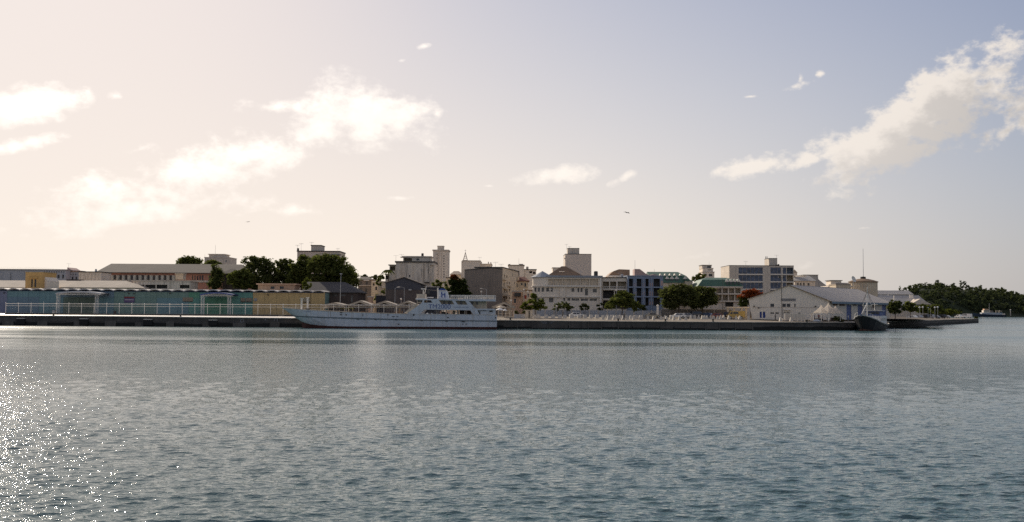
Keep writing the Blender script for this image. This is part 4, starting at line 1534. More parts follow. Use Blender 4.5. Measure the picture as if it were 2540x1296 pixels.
m = MB(); B.F.pbox(m, 1387.5, 673, 1400.5, 674.9, 1.0, 4.7); m.build('dormer_roof', M_TRIM, d)
building('small_white_block', 'small white flat block left of the tall blank block', 'building', 1371, 1404, 665, 400, deep=8, wall=M_WHITE, roof=M_PALE, slab=.2)
B = building('blank_block', 'tall blank beige block with a box on its roof', 'building', 1402, 1467, 631.5, 490, deep=18, wall=mat('beige_plaster', (.68, .59, .51), .9, .05, .1, streak=.15, stain=(.4, .35, .3)), roof=M_DARKTRIM, slab=.25, over=.08, zbase=4)
building('roof_box', '', '', 1408, 1437, 617, 494, deep=8, wall=M_PALE, roof=M_DARKTRIM, slab=.25, over=.05, zbase=B.zt + .255, parent=B.root, wallname='roof_box_wall')
part_box(B, 'wall_bracket', 1399.5, 640, 1402, 642.5, .5, 2, M_METAL)
antenna('roof_dish', 'small dish arm on the roof box of the blank block', 1413, 617, 612, 496, .09, 1)
B = building('balcony_block', 'pale three-storey block with open balconies next to the round-cornered building', 'building', 1493.5, 1556, 690, 311, deep=12, wall=M_WHITE, roof=M_DARKTRIM, slab=.25,
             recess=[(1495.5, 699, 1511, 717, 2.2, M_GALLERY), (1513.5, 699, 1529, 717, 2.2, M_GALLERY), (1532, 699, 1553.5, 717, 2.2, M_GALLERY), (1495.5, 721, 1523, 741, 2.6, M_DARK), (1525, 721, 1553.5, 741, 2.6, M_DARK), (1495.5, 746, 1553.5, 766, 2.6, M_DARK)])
for (y0, y1) in ((716.8, 719.3), (741.2, 743.6)):
    ledge(B, 1494, y0, 1556, y1, .5)
m = MB()
for i in range(12):
    B.F.pbox(m, 1496 + i * 5, 712.5, 1496.5 + i * 5, 716.7, -.3, -.25)
B.F.pbox(m, 1495, 711.7, 1555, 712.4, -.34, -.22)
m.build('railing', M_WHITEMETAL, B.root)
B = building('tan_mansard', 'tan barrel-shaped roof with a white eave band behind the balcony block', 'house', 1509, 1558, 686, 326, deep=10, wall=M_WHITE)
m = MB(); F = B.F
pr = [F.uz(x, y) for (x, y) in ((1508, 685.8), (1513, 680), (1522, 673), (1535, 668.5), (1562, 669.5), (1562, 685.8))]
m.prism([F.w(p[0], -.3, max(p[1], B.zt + .005)) for p in pr], F.v * 10)
m.build('roof', M_TANROOF, B.root)
ledge(B, 1507, 684, 1558, 689, .4)

# blue block with pillars
cols = [(1560, 1570), (1579.5, 1591), (1601, 1609), (1621, 1637)]
rc = []
for (a, b) in cols:
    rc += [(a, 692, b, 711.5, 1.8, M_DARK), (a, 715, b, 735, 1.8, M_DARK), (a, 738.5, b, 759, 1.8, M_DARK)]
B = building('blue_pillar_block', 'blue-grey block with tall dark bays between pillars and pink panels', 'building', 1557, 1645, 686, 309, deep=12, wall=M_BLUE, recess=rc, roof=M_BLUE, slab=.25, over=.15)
for (x0, y0, x1, y1) in ((1572, 703, 1578, 712), (1593.5, 703, 1599, 712), (1611.5, 702, 1619, 711), (1572, 725, 1578, 732), (1593.5, 725, 1599, 733), (1611, 724, 1619, 734), (1639, 697, 1644, 709), (1611, 748, 1619, 757)):
    part_box(B, 'pink_panel', x0, y0, x1, y1, -.06, -.004, M_PINKPALE)
for (y0, y1) in ((711.8, 714.2), (735.3, 737.8)):
    ledge(B, 1558, y0, 1645, y1, .35, M_BLUE)
for x in (1574.5, 1595.5, 1615):
    part_box(B, 'pillar', x - 1.2, 690, x + 1.6, 770, -.34, -.062, M_BLUE)
m = MB(); F = B.F
pr = [F.uz(x, y) for (x, y) in ((1575, 685), (1614, 685), (1603, 679), (1594, 672), (1588, 667.5), (1575, 667.5))]
m.prism([F.w(p[0], 1.0, max(p[1], B.zt + .26)) for p in pr], F.v * 5)
m.build('sloping_parapet', M_PINKPALE, B.root)
m = MB()
pr = [F.uz(x, y) for (x, y) in ((1611, 685.5), (1634, 685.5), (1623, 680))]
m.prism([F.w(p[0], .6, max(p[1], B.zt + .26)) for p in pr], F.v * 5)
m.build('small_gable', M_PINKPALE, B.root)
antenna('roof_aerial', 'tall thin aerial above the sloping pink parapet', 1575, 667, 646, 312, .05)


def dormer(B, x, y0, y1, w, d, m_front, m_side):
    F = B.F
    l, r, a = F.uz(x - w / 2, y1), F.uz(x + w / 2, y1), F.uz(x, y0)
    zm = a[1] - (a[1] - l[1]) * .42
    m = MB()
    m.prism([F.w(l[0], d, l[1]), F.w(r[0], d, l[1]), F.w(r[0], d, zm), F.w(a[0], d, a[1]), F.w(l[0], d, zm)], F.v * 3.0)
    dm = m.build('dormer', m_side, B.root)
    m = MB()
    m.prism([F.w(l[0] - .2, d - .15, zm - .1), F.w(r[0] + .2, d - .15, zm - .1), F.w(a[0], d - .15, a[1] + .25)], F.v * .12)
    m.build('dormer_gable', m_front, dm)
    m = MB()
    F.box(m, l[0] + .25, r[0] - .25, d - .06, d - .01, l[1] + .1, zm - .15)
    m.build('pane', GLASS, dm)


def mansard(B, prof, m, name='roof'):
    """mansard: list of (pixel x, pixel y) outline of the front slope, set back with height"""
    F = B.F
    L, D = F.len, B.deep
    z1 = F.uz(prof[0][0], prof[0][1])[1]
    zt = F.uz(prof[1][0], prof[1][1])[1]
    i1 = 1.6
    e = [F.w(-.4, -.4, B.zt + .004), F.w(L + .4, -.4, B.zt + .004), F.w(L + .4, D + .4, B.zt + .004), F.w(-.4, D + .4, B.zt + .004)]
    k = [F.w(i1, i1, z1), F.w(L - i1, i1, z1), F.w(L - i1, D - i1, z1), F.w(i1, D - i1, z1)]
    a, b = F.uz(prof[2], prof[1][1])[0], F.uz(prof[3], prof[1][1])[0]
    r = [F.w(a, D / 2, zt), F.w(b, D / 2, zt)]
    mb = MB()
    mb.add(e + k + r, [(0, 1, 5, 4), (1, 2, 6, 5), (2, 3, 7, 6), (3, 0, 4, 7), (4, 5, 9, 8), (5, 6, 9), (6, 7, 8, 9), (7, 4, 8), (3, 2, 1, 0)])
    mb.build(name, m, B.root)


B = building('green_mansard', 'long dark green mansard roof with white dormers behind the blue block', 'building', 1600, 1716, 702, 332, deep=14, wall=M_CREAM, wins=[(1700, 708, 1706, 716)])
mansard(B, ((1650, 684), (1660, 673), 1612, 1690), M_GREEN)
for x in (1655, 1667, 1679, 1700):
    dormer(B, x, 687, 698, 9, .2, M_TRIM, M_GREEN)
for x in (1640, 1652, 1664, 1676, 1690):
    m = MB(); F = B.F
    l, r, a = F.uz(x - 3.5, 684), F.uz(x + 3.5, 684), F.uz(x, 679)
    m.prism([F.w(l[0], 1.2, l[1]), F.w(r[0], 1.2, l[1]), F.w(a[0], 1.2, a[1])], F.v * 2.5)
    m.build('roof_light', M_TRIM, B.root)
antenna('roof_aerial', 'short aerial on the long green mansard', 1623, 678, 668, 340, .05)
B = building('cream_end_house', 'cream wall end with a small dark window at the right of the long green mansard', 'house', 1699, 1718, 698, 331, deep=8, wall=M_CREAM, roof=M_GREEN, wins=[(1704, 693, 1708, 697)])
B = building('stepped_tower', 'pale stepped tower with balconies behind the green roofs', 'tower', 1742, 1772, 676, 510, deep=10, wall=M_WHITE, roof=M_PALE, zbase=4, wins=[(1746, 680, 1753, 686), (1758, 680, 1767, 686)], recess=())
building('middle_storey', '', '', 1743, 1769, 667, 512, deep=9, wall=M_WHITE, roof=M_PALE, zbase=B.zt + .355, parent=B.root, wallname='middle_wall', wins=[(1756, 669, 1766, 671)])
building('top_storey', '', '', 1741.5, 1765, 659, 514, deep=8, wall=M_PALE, roof=M_DARKTRIM, zbase=B.zt + 2.2, parent=B.root, wallname='top_wall', slab=.3, wins=[(1754, 660.5, 1763, 665)])
antenna('roof_aerial', 'thin aerial on the pale stepped tower', 1759, 659, 650, 516, .05)
B = building('green_house', 'house with a green mansard roof, dormers and columns left of the office block', 'house', 1732, 1842, 712, 323, deep=14, wall=M_PALE,
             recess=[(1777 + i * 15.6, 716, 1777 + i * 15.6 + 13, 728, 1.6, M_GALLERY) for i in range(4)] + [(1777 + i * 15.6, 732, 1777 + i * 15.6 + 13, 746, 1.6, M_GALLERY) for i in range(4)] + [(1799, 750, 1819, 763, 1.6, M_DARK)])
mansard(B, ((1770, 694), (1776, 687.5), 1762, 1812), M_GREEN)
for x in (1804, 1813.5, 1823, 1832):
    dormer(B, x, 693, 707, 8.5, .1, M_TRIM, M_GREEN)
for (y0, y1) in ((711.4, 713.6), (728.6, 730.6), (747, 749)):
    ledge(B, 1733, y0, 1842, y1, .7, M_PALE)

# office block with blue bands
wins = []
for (x0, x1) in ((1832, 1892), (1911, 1937)):
    for (y0, y1) in ((664, 679.5), (683, 698), (701.5, 716.5), (720, 730)):
        n = 6 if x0 < 1900 else 3
        for i in range(n):
            wins.append((x0 + (x1 - x0) * i / n + .15, y0, x0 + (x1 - x0) * (i + 1) / n - .15, y1))
wins += [(1942, y0, 1950, y1) for (y0, y1) in ((664.5, 680), (683.5, 698), (702, 716))]
B = building('office_block', 'modern white office block with dark blue window bands', 'office block', 1809, 1969, 660, 392, deep=16, wall=M_PALE, wins=wins, pane=BLUEGLASS, roof=M_DARKTRIM, slab=.2, over=.05, reveal=.18,
             recess=[(1951.5, 664.5, 1967.5, 680, 2.5, mat('bluegrey_gallery', (.26, .30, .36), .8)), (1951.5, 683.5, 1967.5, 699, 2.5, M_GALLERY), (1951.5, 702.5, 1967.5, 717, 2.5, M_GALLERY)])
for (y0, y1) in ((680.2, 682.4), (699, 701), (717.2, 719.4)):
    for (x0, x1) in ((1831, 1893), (1910, 1968)):
        part_box(B, 'band_ledge', x0, y0, x1, y1, -.3, -.004, M_TRIM)
building('plant_room', '', '', 1907.5, 1928, 642, 396, deep=7, wall=M_PALE, roof=M_DARKTRIM, slab=.2, over=.05, zbase=B.zt + .205, parent=B.root, wallname='plant_room_wall')
for x in (1907.6, 1911):
    part_box(B, 'flue', x - .6, 635, x + .6, 641.4, 5, 5.3, M_DARKTRIM)
part_box(B, 'roof_unit', 1930, 656.5, 1936, 659.4, 4, 6, M_DARKTRIM)
part_box(B, 'roof_unit', 1937, 654.5, 1940, 659.4, 4, 5, M_DARKTRIM)
antenna('roof_aerial', 'aerial with crossbars above the office plant room', 1926, 642, 633, 398, .05, 1)

# houses right of the office
B = building('grey_gable_house', 'pale grey house with sloping roofs directly right of the office block', 'house', 1971, 2022, 697, 430, deep=14, wall=M_PALE, zbase=2.8, wins=[(1977, 702, 1981, 709), (1984, 702, 1988, 709), (1992, 702, 1996, 709), (2003, 703, 2008, 709)])
hip_roof(B, 684, 1972, 2006, M_ROOFLIGHT, .5)
part_box(B, 'roof_tower', 1970.5, 676, 1984, 684, 4, 7, M_PALE)
m = MB(); F = B.F
pr = [F.uz(x, y) for (x, y) in ((1969.5, 676.2), (1985, 676.2), (1977, 668))]
m.prism([F.w(p[0], 3.8, p[1]) for p in pr], F.v * 4); m.build('tower_roof', M_ROOFPALE, B.root)
for i in range(5):
    part_box(B, 'sunlit_awning', 1973 + i * 5.2, 684, 1977 + i * 5.2, 688, -1.2, -.5, M_TRIM)
B = building('stepped_roof_house', 'grey house whose roof steps down to the right, behind the white gabled warehouse', 'house', 1994, 2029, 683, 450, deep=12, wall=M_ROOFLIGHT, roof=M_DARKTRIM, slab=.2, zbase=2.8)
m = MB(); F = B.F
pr = [F.uz(x, y) for (x, y) in ((2029.3, 683), (2030, 693), (2040, 701), (2052, 710), (2052, 722), (2029.3, 722))]
m.prism([F.w(p[0], .2, p[1]) for p in pr], F.v * 10); m.build('sloping_roof', M_ROOFLIGHT, B.root)
B = building('white_roof_house', 'house with sunlit white roofs left of the domed round building', 'house', 2056, 2110, 712, 400, deep=10, wall=M_CREAM, zbase=2.8, roof=M_TRIM, recess=[(2057 + i * 4.2, 706, 2060 + i * 4.2, 711.5, 1, M_DARK) for i in range(4)])
hip_roof(B, 702, 2078, 2106, M_ROOFPALE, .5)
building('upper_cabin', '', '', 2061, 2087, 697, 405, deep=6, wall=M_WHITE, roof=M_DARKTRIM, zbase=B.zt - .2, parent=B.root, wallname='cabin_wall', slab=.25, over=.4)
B = building('cream_roof_house', 'low cream-walled house in front of the domed round building', 'house', 2074, 2108, 707, 385, deep=8, wall=M_CREAM, roof=M_ROOFPALE, zbase=2.8)
c = P(2141, 712, 420); r = 33 * pm(420)
t = thing('round_building', 'round tank-like building with a flat dome and a tall mast', 'building', (c.x, c.y, 2.7))
z1 = P(2141, 701, 420).z; z2 = P(2141, 692, 420).z; z3 = P(2141, 687.5, 420).z
m = MB(); m.lathe([(r, 2.6), (r, z1)], (c.x, c.y, 0), 32); m.build('drum', M_CREAM, t)
for i in range(14):
    a = math.pi * (1 + (i + .5) / 14); q = Vector((c.x + math.cos(a) * r, c.y + math.sin(a) * r, 0))
    m = MB(); m.bar(q + Vector((0, 0, 2.7)), q + Vector((0, 0, z1 - .02)), .16, 6); m.build('drum_rib', M_CREAM, t)
m = MB(); m.lathe([(r + .5, z1 + .005), (r + .5, z1 + .3), (r * .75, z1 + (z2 - z1) * .62), (r * .4, z1 + (z2 - z1) * .92), (r * .2, z2)], (c.x, c.y, 0), 32); m.build('dome_roof', M_BROWNROOF, t)
m = MB(); m.lathe([(r * .2, z2 - .1), (r * .2, z3), (.1, z3 + .2)], (c.x, c.y, 0), 14); m.build('lantern', M_DARKTRIM, t)
antenna('tall_mast', 'very tall thin mast on the domed round building', 2141.5, 688, 617, 420, .11)
q = P(2117.5, 693, 405)
t = thing('satellite_dish', 'big tilted satellite dish left of the flat dome', 'satellite dish', (q.x, q.y, q.z - 1.4))
m = MB()
rs_ = 8 * pm(405)
ax = Vector((.55, -.75, .35)).normalized(); u = ax.orthogonal().normalized(); w_ = ax.cross(u)
vs = [q - ax * .35]
for (rr, dd) in ((.55, -.25), (1.0, .1)):
    vs += [q + (u * math.cos(6.283 * i / 16) + w_ * math.sin(6.283 * i / 16)) * rs_ * rr + ax * dd for i in range(16)]
fs = [(0, 1 + i, 1 + (i + 1) % 16) for i in range(16)] + [(1 + i, 17 + i, 17 + (i + 1) % 16, 1 + (i + 1) % 16) for i in range(16)]
m.add(vs, fs); m.build('bowl', M_WHITEMETAL, t, fix=False)
m = MB(); m.bar(q - ax * .35, Vector((q.x, q.y + .3, q.z - 3.2)), .12, 6); m.build('stand', M_METAL, t)
B = building('big_roof_hall', 'hall with two tiers of pale sheet roofing before the wooded hill', 'hall', 2192, 2302, 757, 440, deep=20, wall=M_PALE, zbase=2.3)
m = MB(); F = B.F
G = [F.uz(x, y) for (x, y) in ((2184, 757), (2306, 758), (2299, 733), (2190, 732))]
m.prism([F.w(G[0][0], -1, G[0][1]), F.w(G[1][0], -1, G[1][1]), F.w(G[2][0], 9, G[2][1] + .05), F.w(G[3][0], 9, G[3][1] + .05)], Vector((0, 0, -.25)))
m.build('lower_roof', M_ROOFLIGHT, B.root)
m = MB()
G2 = [F.uz(x, y) for (x, y) in ((2182, 732.5), (2288, 732.5), (2285, 721.5), (2179, 721))]
m.prism([F.w(G2[0][0], 9.4, G2[0][1] + .5), F.w(G2[1][0], 9.4, G2[1][1] + .5), F.w(G2[2][0], 14, G2[2][1] + .3), F.w(G2[3][0], 14, G2[3][1] + .3)], Vector((0, 0, -.25)))
m.build('upper_roof', M_ROOFLIGHT, B.root)
for (x0, x1, y0, y1) in ((2226, 2228, 722, 757), (2179, 2182, 721, 757)):
    part_box(B, 'roof_verge', x0, y0 + 11, x1, y1 - 4, 4, 4.3, M_TRIM)
m = MB()
pr = [F.uz(x, y) for (x, y) in ((2252, 757), (2306, 757), (2277, 743))]
m.prism([F.w(p[0], -2.5, p[1] + .2) for p in pr], F.v * 7); m.build('porch_gable', M_PALE, B.root)
G3 = [F.uz(x, y) for (x, y) in ((2264, 733.5), (2273, 733.5), (2274.5, 742), (2265, 742))]
m = MB(); m.prism([F.w(p[0], 3.6, p[1] + .35) for p in G3], F.v * .3); m.build('skylight', M_TRIM, B.root)


# ================================================================= roof clutter of the near buildings
def water_tank(label, x, y, Y, r, m_):
    c = P(x, y, Y)
    R_ = r * pm(Y)
    t = thing('water_tank', label, 'water tank', (c.x, c.y, c.z))
    mb = MB(); mb.lathe([(R_ * .9, -.5), (R_, -.3), (R_, R_ * 1.4), (R_ * .8, R_ * 1.7), (R_ * .2, R_ * 1.8)], (c.x, c.y, c.z), 12); mb.build('drum', m_, t)
    mb = MB(); mb.box(c.x - R_ * .9, c.x + R_ * .9, c.y - R_ * .9, c.y + R_ * .9, c.z - .9, c.z - .502); mb.build('stand', M_DARKTRIM, t)


water_tank('small dark water tank at the right end of the round-cornered roof', 1478, 682, 314, 5, M_DARKTRIM)
water_tank('pale water tank on the stepped whitish building', 1308, 667, 388, 3, M_PALE)
water_tank('dark water tank on the roof storey of the stained white building', 1048, 634, 351, 3, M_DARKTRIM)
water_tank('blue-grey water tank on the balcony block roof', 1543, 687, 316, 3.5, M_BLUEGREY)
for (x, y0, y1, Y, lb) in ((1405, 617, 606, 498, 'thin aerial at the left of the blank block roof box'), (1166, 670, 658, 324, 'thin aerial at the left end of the grey blank wall'), (1190, 648, 638, 455, 'thin aerial on the church nave'),
                           (1440, 684, 672, 312, 'thin aerial above the round-cornered roof'), (1536, 690, 676, 313, 'thin aerial on the balcony block'), (1850, 660, 648, 396, 'thin aerial on the left part of the office roof')):
    antenna('roof_aerial', lb, x, y0, y1, Y, .045, 2)


def ac_unit(label, x, y, F, host):
    mb = MB(); F.pbox(mb, x, y, x + 3.4, y + 2.6, -.45, -.01)
    mb.build('air_conditioner', M_TRIM, host)

# ================================================================= painted dock shed (left)
def panel_mat(name, c):
    return mat(name, c, 0.75, 0.08, 0.5, streak=0.3, stain=tuple(v * .5 for v in c))


PM = [panel_mat('panel_violet', (0.203, 0.224, 0.322)), panel_mat('panel_blue', (0.162, 0.241, 0.301)), panel_mat('panel_sky', (0.164, 0.281, 0.313)),
      panel_mat('panel_sage', (0.181, 0.279, 0.250)), panel_mat('panel_teal', (0.132, 0.296, 0.258)), panel_mat('panel_green', (0.118, 0.292, 0.203)),
      panel_mat('panel_yellow', (0.500, 0.370, 0.181))]
SHED_Y = 297.0


def shed_mat(x, up):
    if x < 30:
        return PM[0]
    if x < 110:
        return PM[1] if not up else PM[2]
    if x < 150:
        return PM[2]
    if x < 275:
        return PM[1] if up else PM[2]
    if x < 400:
        return PM[3]
    if x < 455:
        return PM[3] if up else PM[2]
    if x < 497:
        return PM[5] if up else PM[4]
    if x < 570:
        return PM[4]
    if x < 627:
        return PM[4]
    return PM[6]


def dock_shed():
    F = Facade(-62, 803, SHED_Y, SHED_Y, 745)
    zb = 2.5
    zt = F.uz(400, 723.5)[1]
    root = thing('dock_shed', 'long dock shed painted in blue, teal, green and yellow with a scalloped roof edge', 'dock shed', F.w(F.len / 2, 0, zb))
    m = MB()
    F.box(m, 0, F.len, .16, 12, zb, zt)
    core = m.build('wall', PM[3], root)
    # painted sheets, two rows, joints open
    edges = list(np.arange(-62, 627, 26.5)) + [627]
    if edges[-1] - edges[-2] < 12:
        edges.pop(-2)
    ye = [627, 656, 686, 716, 744, 772, 803]
    ysplit = 739.5
    gates = [(157, 236), (508, 568)]
    zsp = F.uz(400, ysplit)[1]
    xs = edges + ye[1:]
    for a, b in zip(xs[:-1], xs[1:]):
        for up in (True, False):
            m = MB()
            ua, ub = F.uz(a, 745)[0], F.uz(b, 745)[0]
            if a >= 627:
                if not up:
                    continue
                z0, z1 = zb, zt
            else:
                z0, z1 = (zsp + .03, zt) if up else (zb, zsp)
            # leave the gateway openings free in the lower row
            segs = [(ua + .03, ub - .03)]
            if not up:
                for (g0, g1) in gates:
                    q0, q1 = F.uz(g0, 745)[0], F.uz(g1, 745)[0]
                    new = []
                    for (s, e) in segs:
                        if e <= q0 or s >= q1:
                            new.append((s, e))
                        else:
                            if s < q0 - .1:
                                new.append((s, q0))
                            if e > q1 + .1:
                                new.append((q1, e))
                    segs = new
            for (s, e) in segs:
                m = MB()
                F.box(m, s, e, .012 * rng.random(), .155, z0, z1)
                m.build('wall_panel', shed_mat((a + b) / 2, up), root)
    # gate leaves
    gm = panel_mat('gate_green', (0.153, 0.204, 0.173))
    for (g0, g1) in gates:
        q0, q1 = F.uz(g0, 745)[0], F.uz(g1, 745)[0]
        for k in range(4):
            m = MB()
            F.box(m, q0 + (q1 - q0) * k / 4 + .03, q0 + (q1 - q0) * (k + 1) / 4 - .03, .05, .158, zb, zsp - .01)
            m.build('gate_leaf', gm if g0 < 300 else PM[5], root)
    # scalloped roof edge: a row of shallow vaults
    vm = mat('vault_sheet', (0.62, 0.58, 0.54), .5, .08, .6, streak=.3, stain=(.4, .36, .32))
    pitch = F.uz(430, 720)[0] - F.uz(401, 720)[0]
    n = int(round((F.len + .6) / pitch))
    pitch = (F.len + .6) / n
    proto = None
    for i in range(n):
        u0 = -.3 + i * pitch
        if proto is None:
            m = MB()
            K = 8
            arc = [(pitch * k / K, .40 * math.sin(math.pi * k / K) ** .8 if 0 < k < K else 0.0) for k in range(K + 1)]
            for k in range(K):
                (a0, h0), (a1, h1) = arc[k], arc[k + 1]
                vs = []
                for d in (-.9, 12.2):
                    for (u, h) in ((a0, h0), (a1, h1), (a1, h1 + .26), (a0, h0 + .26)):
                        vs.append(F.w(u0 + u, d, zt + .02 + h))
                m.add(vs, [(0, 1, 2, 3), (7, 6, 5, 4), (0, 4, 5, 1), (3, 2, 6, 7)])
            proto = m.build('roof_vault', vm, root)
        else:
            c = proto.copy()
            COL.objects.link(c)
            c.location = proto.location + F.u * (i * pitch)
    # dark strip built in for the shade of the gap under the vaults
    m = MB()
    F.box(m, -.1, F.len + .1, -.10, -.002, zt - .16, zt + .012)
    m.build('eave_shade_strip', mat('eave_shade_blue', (.07, .10, .17), .8), root)
    m = MB()
    F.box(m, F.len - .05, F.len + .3, -.12, .4, zb, zt + .01)
    m.build('corner_post', PM[6], root)
    # wall boards
    def sign(x0, y0, x1, y1, mm, nm='sign_board', dd=-.12):
        q = MB(); F.pbox(q, x0, y0, x1, y1, dd, -.003 if dd > -.11 else -.03); return q.build(nm, mm, root)
    sign(308, 736.5, 334, 740, mat('sign_red', (.20, .045, .05), .7))
    sign(308, 740.4, 334, 751, mat('sign_violet', (.13, .10, .20), .7))
    sign(310, 743, 332, 745.2, mat('sign_pale', (.40, .36, .42), .7), 'sign_stripe', -.15)
    sign(453, 738.5, 479, 747.5, mat('sign_tan', (.27, .22, .17), .8))
    sign(456, 747.9, 478, 749, M_DARKTRIM, 'sign_base')
    sign(597, 739.5, 609, 748, mat('sign_tan', (.27, .22, .17), .8))
    sign(611, 739.5, 625, 748, mat('sign_tan', (.27, .22, .17), .8))
    sign(597, 748.6, 626, 750.5, M_DARKTRIM, 'sign_base')
    sign(630, 740.5, 638, 747.5, mat('sign_grey', (.30, .31, .32), .8))
    sign(752, 740, 770, 748.5, mat('sign_greytan', (.30, .27, .20), .8))
    sign(752, 749.5, 770, 751.5, M_DARKTRIM, 'sign_base')
    for (x, y) in ((9, 726), (318, 727.5), (331, 728), (420, 727), (663, 731)):
        sign(x, y, x + 4, y + 2.2, M_DARKTRIM, 'wall_lamp', -.3)
    m = MB(); F.pbox(m, 769, 724, 770.2, 780, -.14, -.02); m.build('downpipe', mat('pipe_brown', (.20, .15, .08), .8), root)
    return F


SHED_F = dock_shed()


def portal(label, x0, x1, ytop_mid, yspring, xr0, xr1, seed, roofm):
    """gateway porch: lattice columns and an arched lattice roof standing before the shed"""
    F = Facade(xr0, xr1, 291.0, 291.0, 745)
    zb = 2.75
    t = thing('gate_porch', label, 'porch', F.w(F.len / 2, 1.5, zb))
    zs = F.uz((xr0 + xr1) / 2, yspring)[1]
    zm = F.uz((xr0 + xr1) / 2, ytop_mid)[1]
    for x in (x0, x1):
        u = F.uz(x, 750)[0]
        m = MB()
        for (du, dd) in ((-.36, 0), (.36, 0), (.36, .7), (-.36, .7)):
            m.bar(F.w(u + du, dd, zb), F.w(u + du, dd, zs), .06, 5)
        k = 6
        for i in range(k):
            za, zc = zb + (zs - zb) * i / k, zb + (zs - zb) * (i + 1) / k
            sg = 1 if i % 2 else -1
            m.bar(F.w(u - .36 * sg, 0, za), F.w(u + .36 * sg, 0, zc), .04, 4)
            m.bar(F.w(u - .36, 0, zc), F.w(u + .36, 0, zc), .04, 4)
        m.build('column', M_WHITEMETAL, t)
    K = 12
    arc = lambda f, b: F.len * f
    def h(f):
        return zs + (zm - zs) * (1 - (2 * f - 1) ** 2)
    m = MB()
    for d in (-.2, 1.0):
        m.bar(F.w(.3, d, zs), F.w(F.len - .3, d, zs), .06, 5)
        for i in range(K):
            f0, f1 = i / K, (i + 1) / K
            m.bar(F.w(F.len * f0, d, h(f0)), F.w(F.len * f1, d, h(f1)), .06, 5)
            fm = (f0 + f1) / 2
            m.bar(F.w(F.len * f0, d, h(f0)), F.w(F.len * fm, d, zs), .035, 4)
            m.bar(F.w(F.len * fm, d, zs), F.w(F.len * f1, d, h(f1)), .035, 4)
    m.build('truss', M_WHITEMETAL, t)
    m = MB()
    for i in range(K):
        f0, f1 = i / K, (i + 1) / K
        vs = []
        for d in (-.5, 6.0):
            for (f, dz) in ((f0, .08), (f1, .08), (f1, .46), (f0, .46)):
                vs.append(F.w(F.len * f, d, h(f) + dz))
        m.add(vs, [(0, 1, 2, 3), (7, 6, 5, 4), (0, 4, 5, 1), (3, 2, 6, 7)])
    m.build('arched_roof', roofm, t)


portal('gate porch with an open white arched truss, before the blue part of the dock shed', 143, 239, 726.5, 731.5, 139, 252, 1, M_BLUEGREY)
portal('gate porch with a dark blue arched roof, before the green part of the dock shed', 502, 568, 729.5, 734.5, 497, 577, 2, M_BLUEPAINT)


# ================================================================= security fence on the left quay
def quay_fence():
    Y = 272.0
    a, b = P(14, 780, Y), P(1046, 782, Y)
    t = thing('quay_fence', 'long white tube fence with tall posts along the left quay', 'fence', ((a.x + b.x) / 2, Y, 2.5))
    n = 33
    for i in range(n + 1):
        x = a.x + (b.x - a.x) * i / n
        ztop = P(14 + (1046 - 14) * i / n, 753.0 + 4.5 * i / n, Y).z
        m = MB()
        m.bar((x, Y, 2.4), (x, Y, ztop), .06, 6)
        m.lathe([(.02, ztop - .02), (.13, ztop + .02), (.13, ztop + .12), (.02, ztop + .16)], (x, Y, 0), 8)
        m.build('post', M_WHITEMETAL, t)
    for (y0, y1, r) in ((753.4, 757.6, .07), (758.8, 764.0, .045)):
        m = MB()
        m.bar(P(14, y0, Y), P(1046, y1, Y), r, 6)
        m.build('rail', M_WHITEMETAL, t)
    m = MB()
    m.box(a.x - .2, b.x, Y - .12, Y + .12, 2.3, 2.92)
    m.build('plinth', M_DARKTRIM, t)  # low kerb, coloured dark for the shadow line along the fence foot
    # thin wires of the mesh
    m = MB()
    for k in range(5):
        z = 3.1 + k * .38
        m.bar((a.x, Y, z), (b.x, Y, z), .012, 4)
    o = m.build('wire', M_METAL, t)
    o['kind'] = 'stuff'


quay_fence()

# small things on the left quay
for (x, y0, w, lb) in ((129, 770, 7, 'grey cabinet standing left of the first gate porch'), (281, 772, 5, 'dark cabinet between the gate porch and the red-topped sign')):
    F = Facade(x, x + w, 289, 289, 775)
    t = thing('cabinet', lb, 'cabinet', F.w(F.len / 2, .4, 2.75))
    m = MB(); F.box(m, 0, F.len, 0, .8, 2.75, F.uz(x, y0)[1]); m.build('body', M_METAL if x < 200 else M_BROWNWALL, t)
    m = MB(); F.box(m, -.05, F.len + .05, -.05, .85, F.uz(x, y0)[1] + .002, F.uz(x, y0)[1] + .08); m.build('lid', M_DARKTRIM, t)


def fender(x, w, label):
    c = P(x, 792, QUAY_Y - .15)
    zq = qz(c.x)
    hw = w * pm(QUAY_Y) / 2
    t = thing('quay_fender', label, 'fender', (c.x, QUAY_Y - .1, .3), group='fender pads on the left quay wall')
    m = MB(); m.box(c.x - hw, c.x + hw, QUAY_Y - .55, QUAY_Y + .01, .3, zq - .78); m.build('pad', mat('rubber', (.022, .021, .02), .8), t)
    m = MB(); m.box(c.x - hw, c.x + hw, QUAY_Y - .6, QUAY_Y + .02, zq - .776, zq - .64); m.build('cap', M_TRIM, t)


for (x, w, lb) in ((53, 20, 'fender pad with white cap at the far left of the quay wall'), (209, 21, 'fender pad with white cap below the first gate porch'),
                   (368, 21, 'fender pad with white cap right of the red-topped sign'), (529, 21, 'fender pad with white cap below the blue-roofed porch')):
    fender(x, w, lb)


def bollard_mooring(x, label):
    c = P(x, 785, QUAY_Y + .8)
    z = qz(c.x) + .04
    t = thing('mooring_bollard', label, 'bollard', (c.x, QUAY_Y + .5, z), group='dark mooring bollards on the quay edge')
    m = MB(); m.lathe([(.28, 0), (.2, .1), (.18, .42), (.32, .5), (.32, .62), (.05, .68)], (c.x, QUAY_Y + .5, z), 12); m.build('post', M_DARKTRIM, t)
    m = MB(); m.box(c.x - .4, c.x + .4, QUAY_Y + .15, QUAY_Y + .85, z - .02, z + .01); m.build('base_plate', M_DARKTRIM, t)


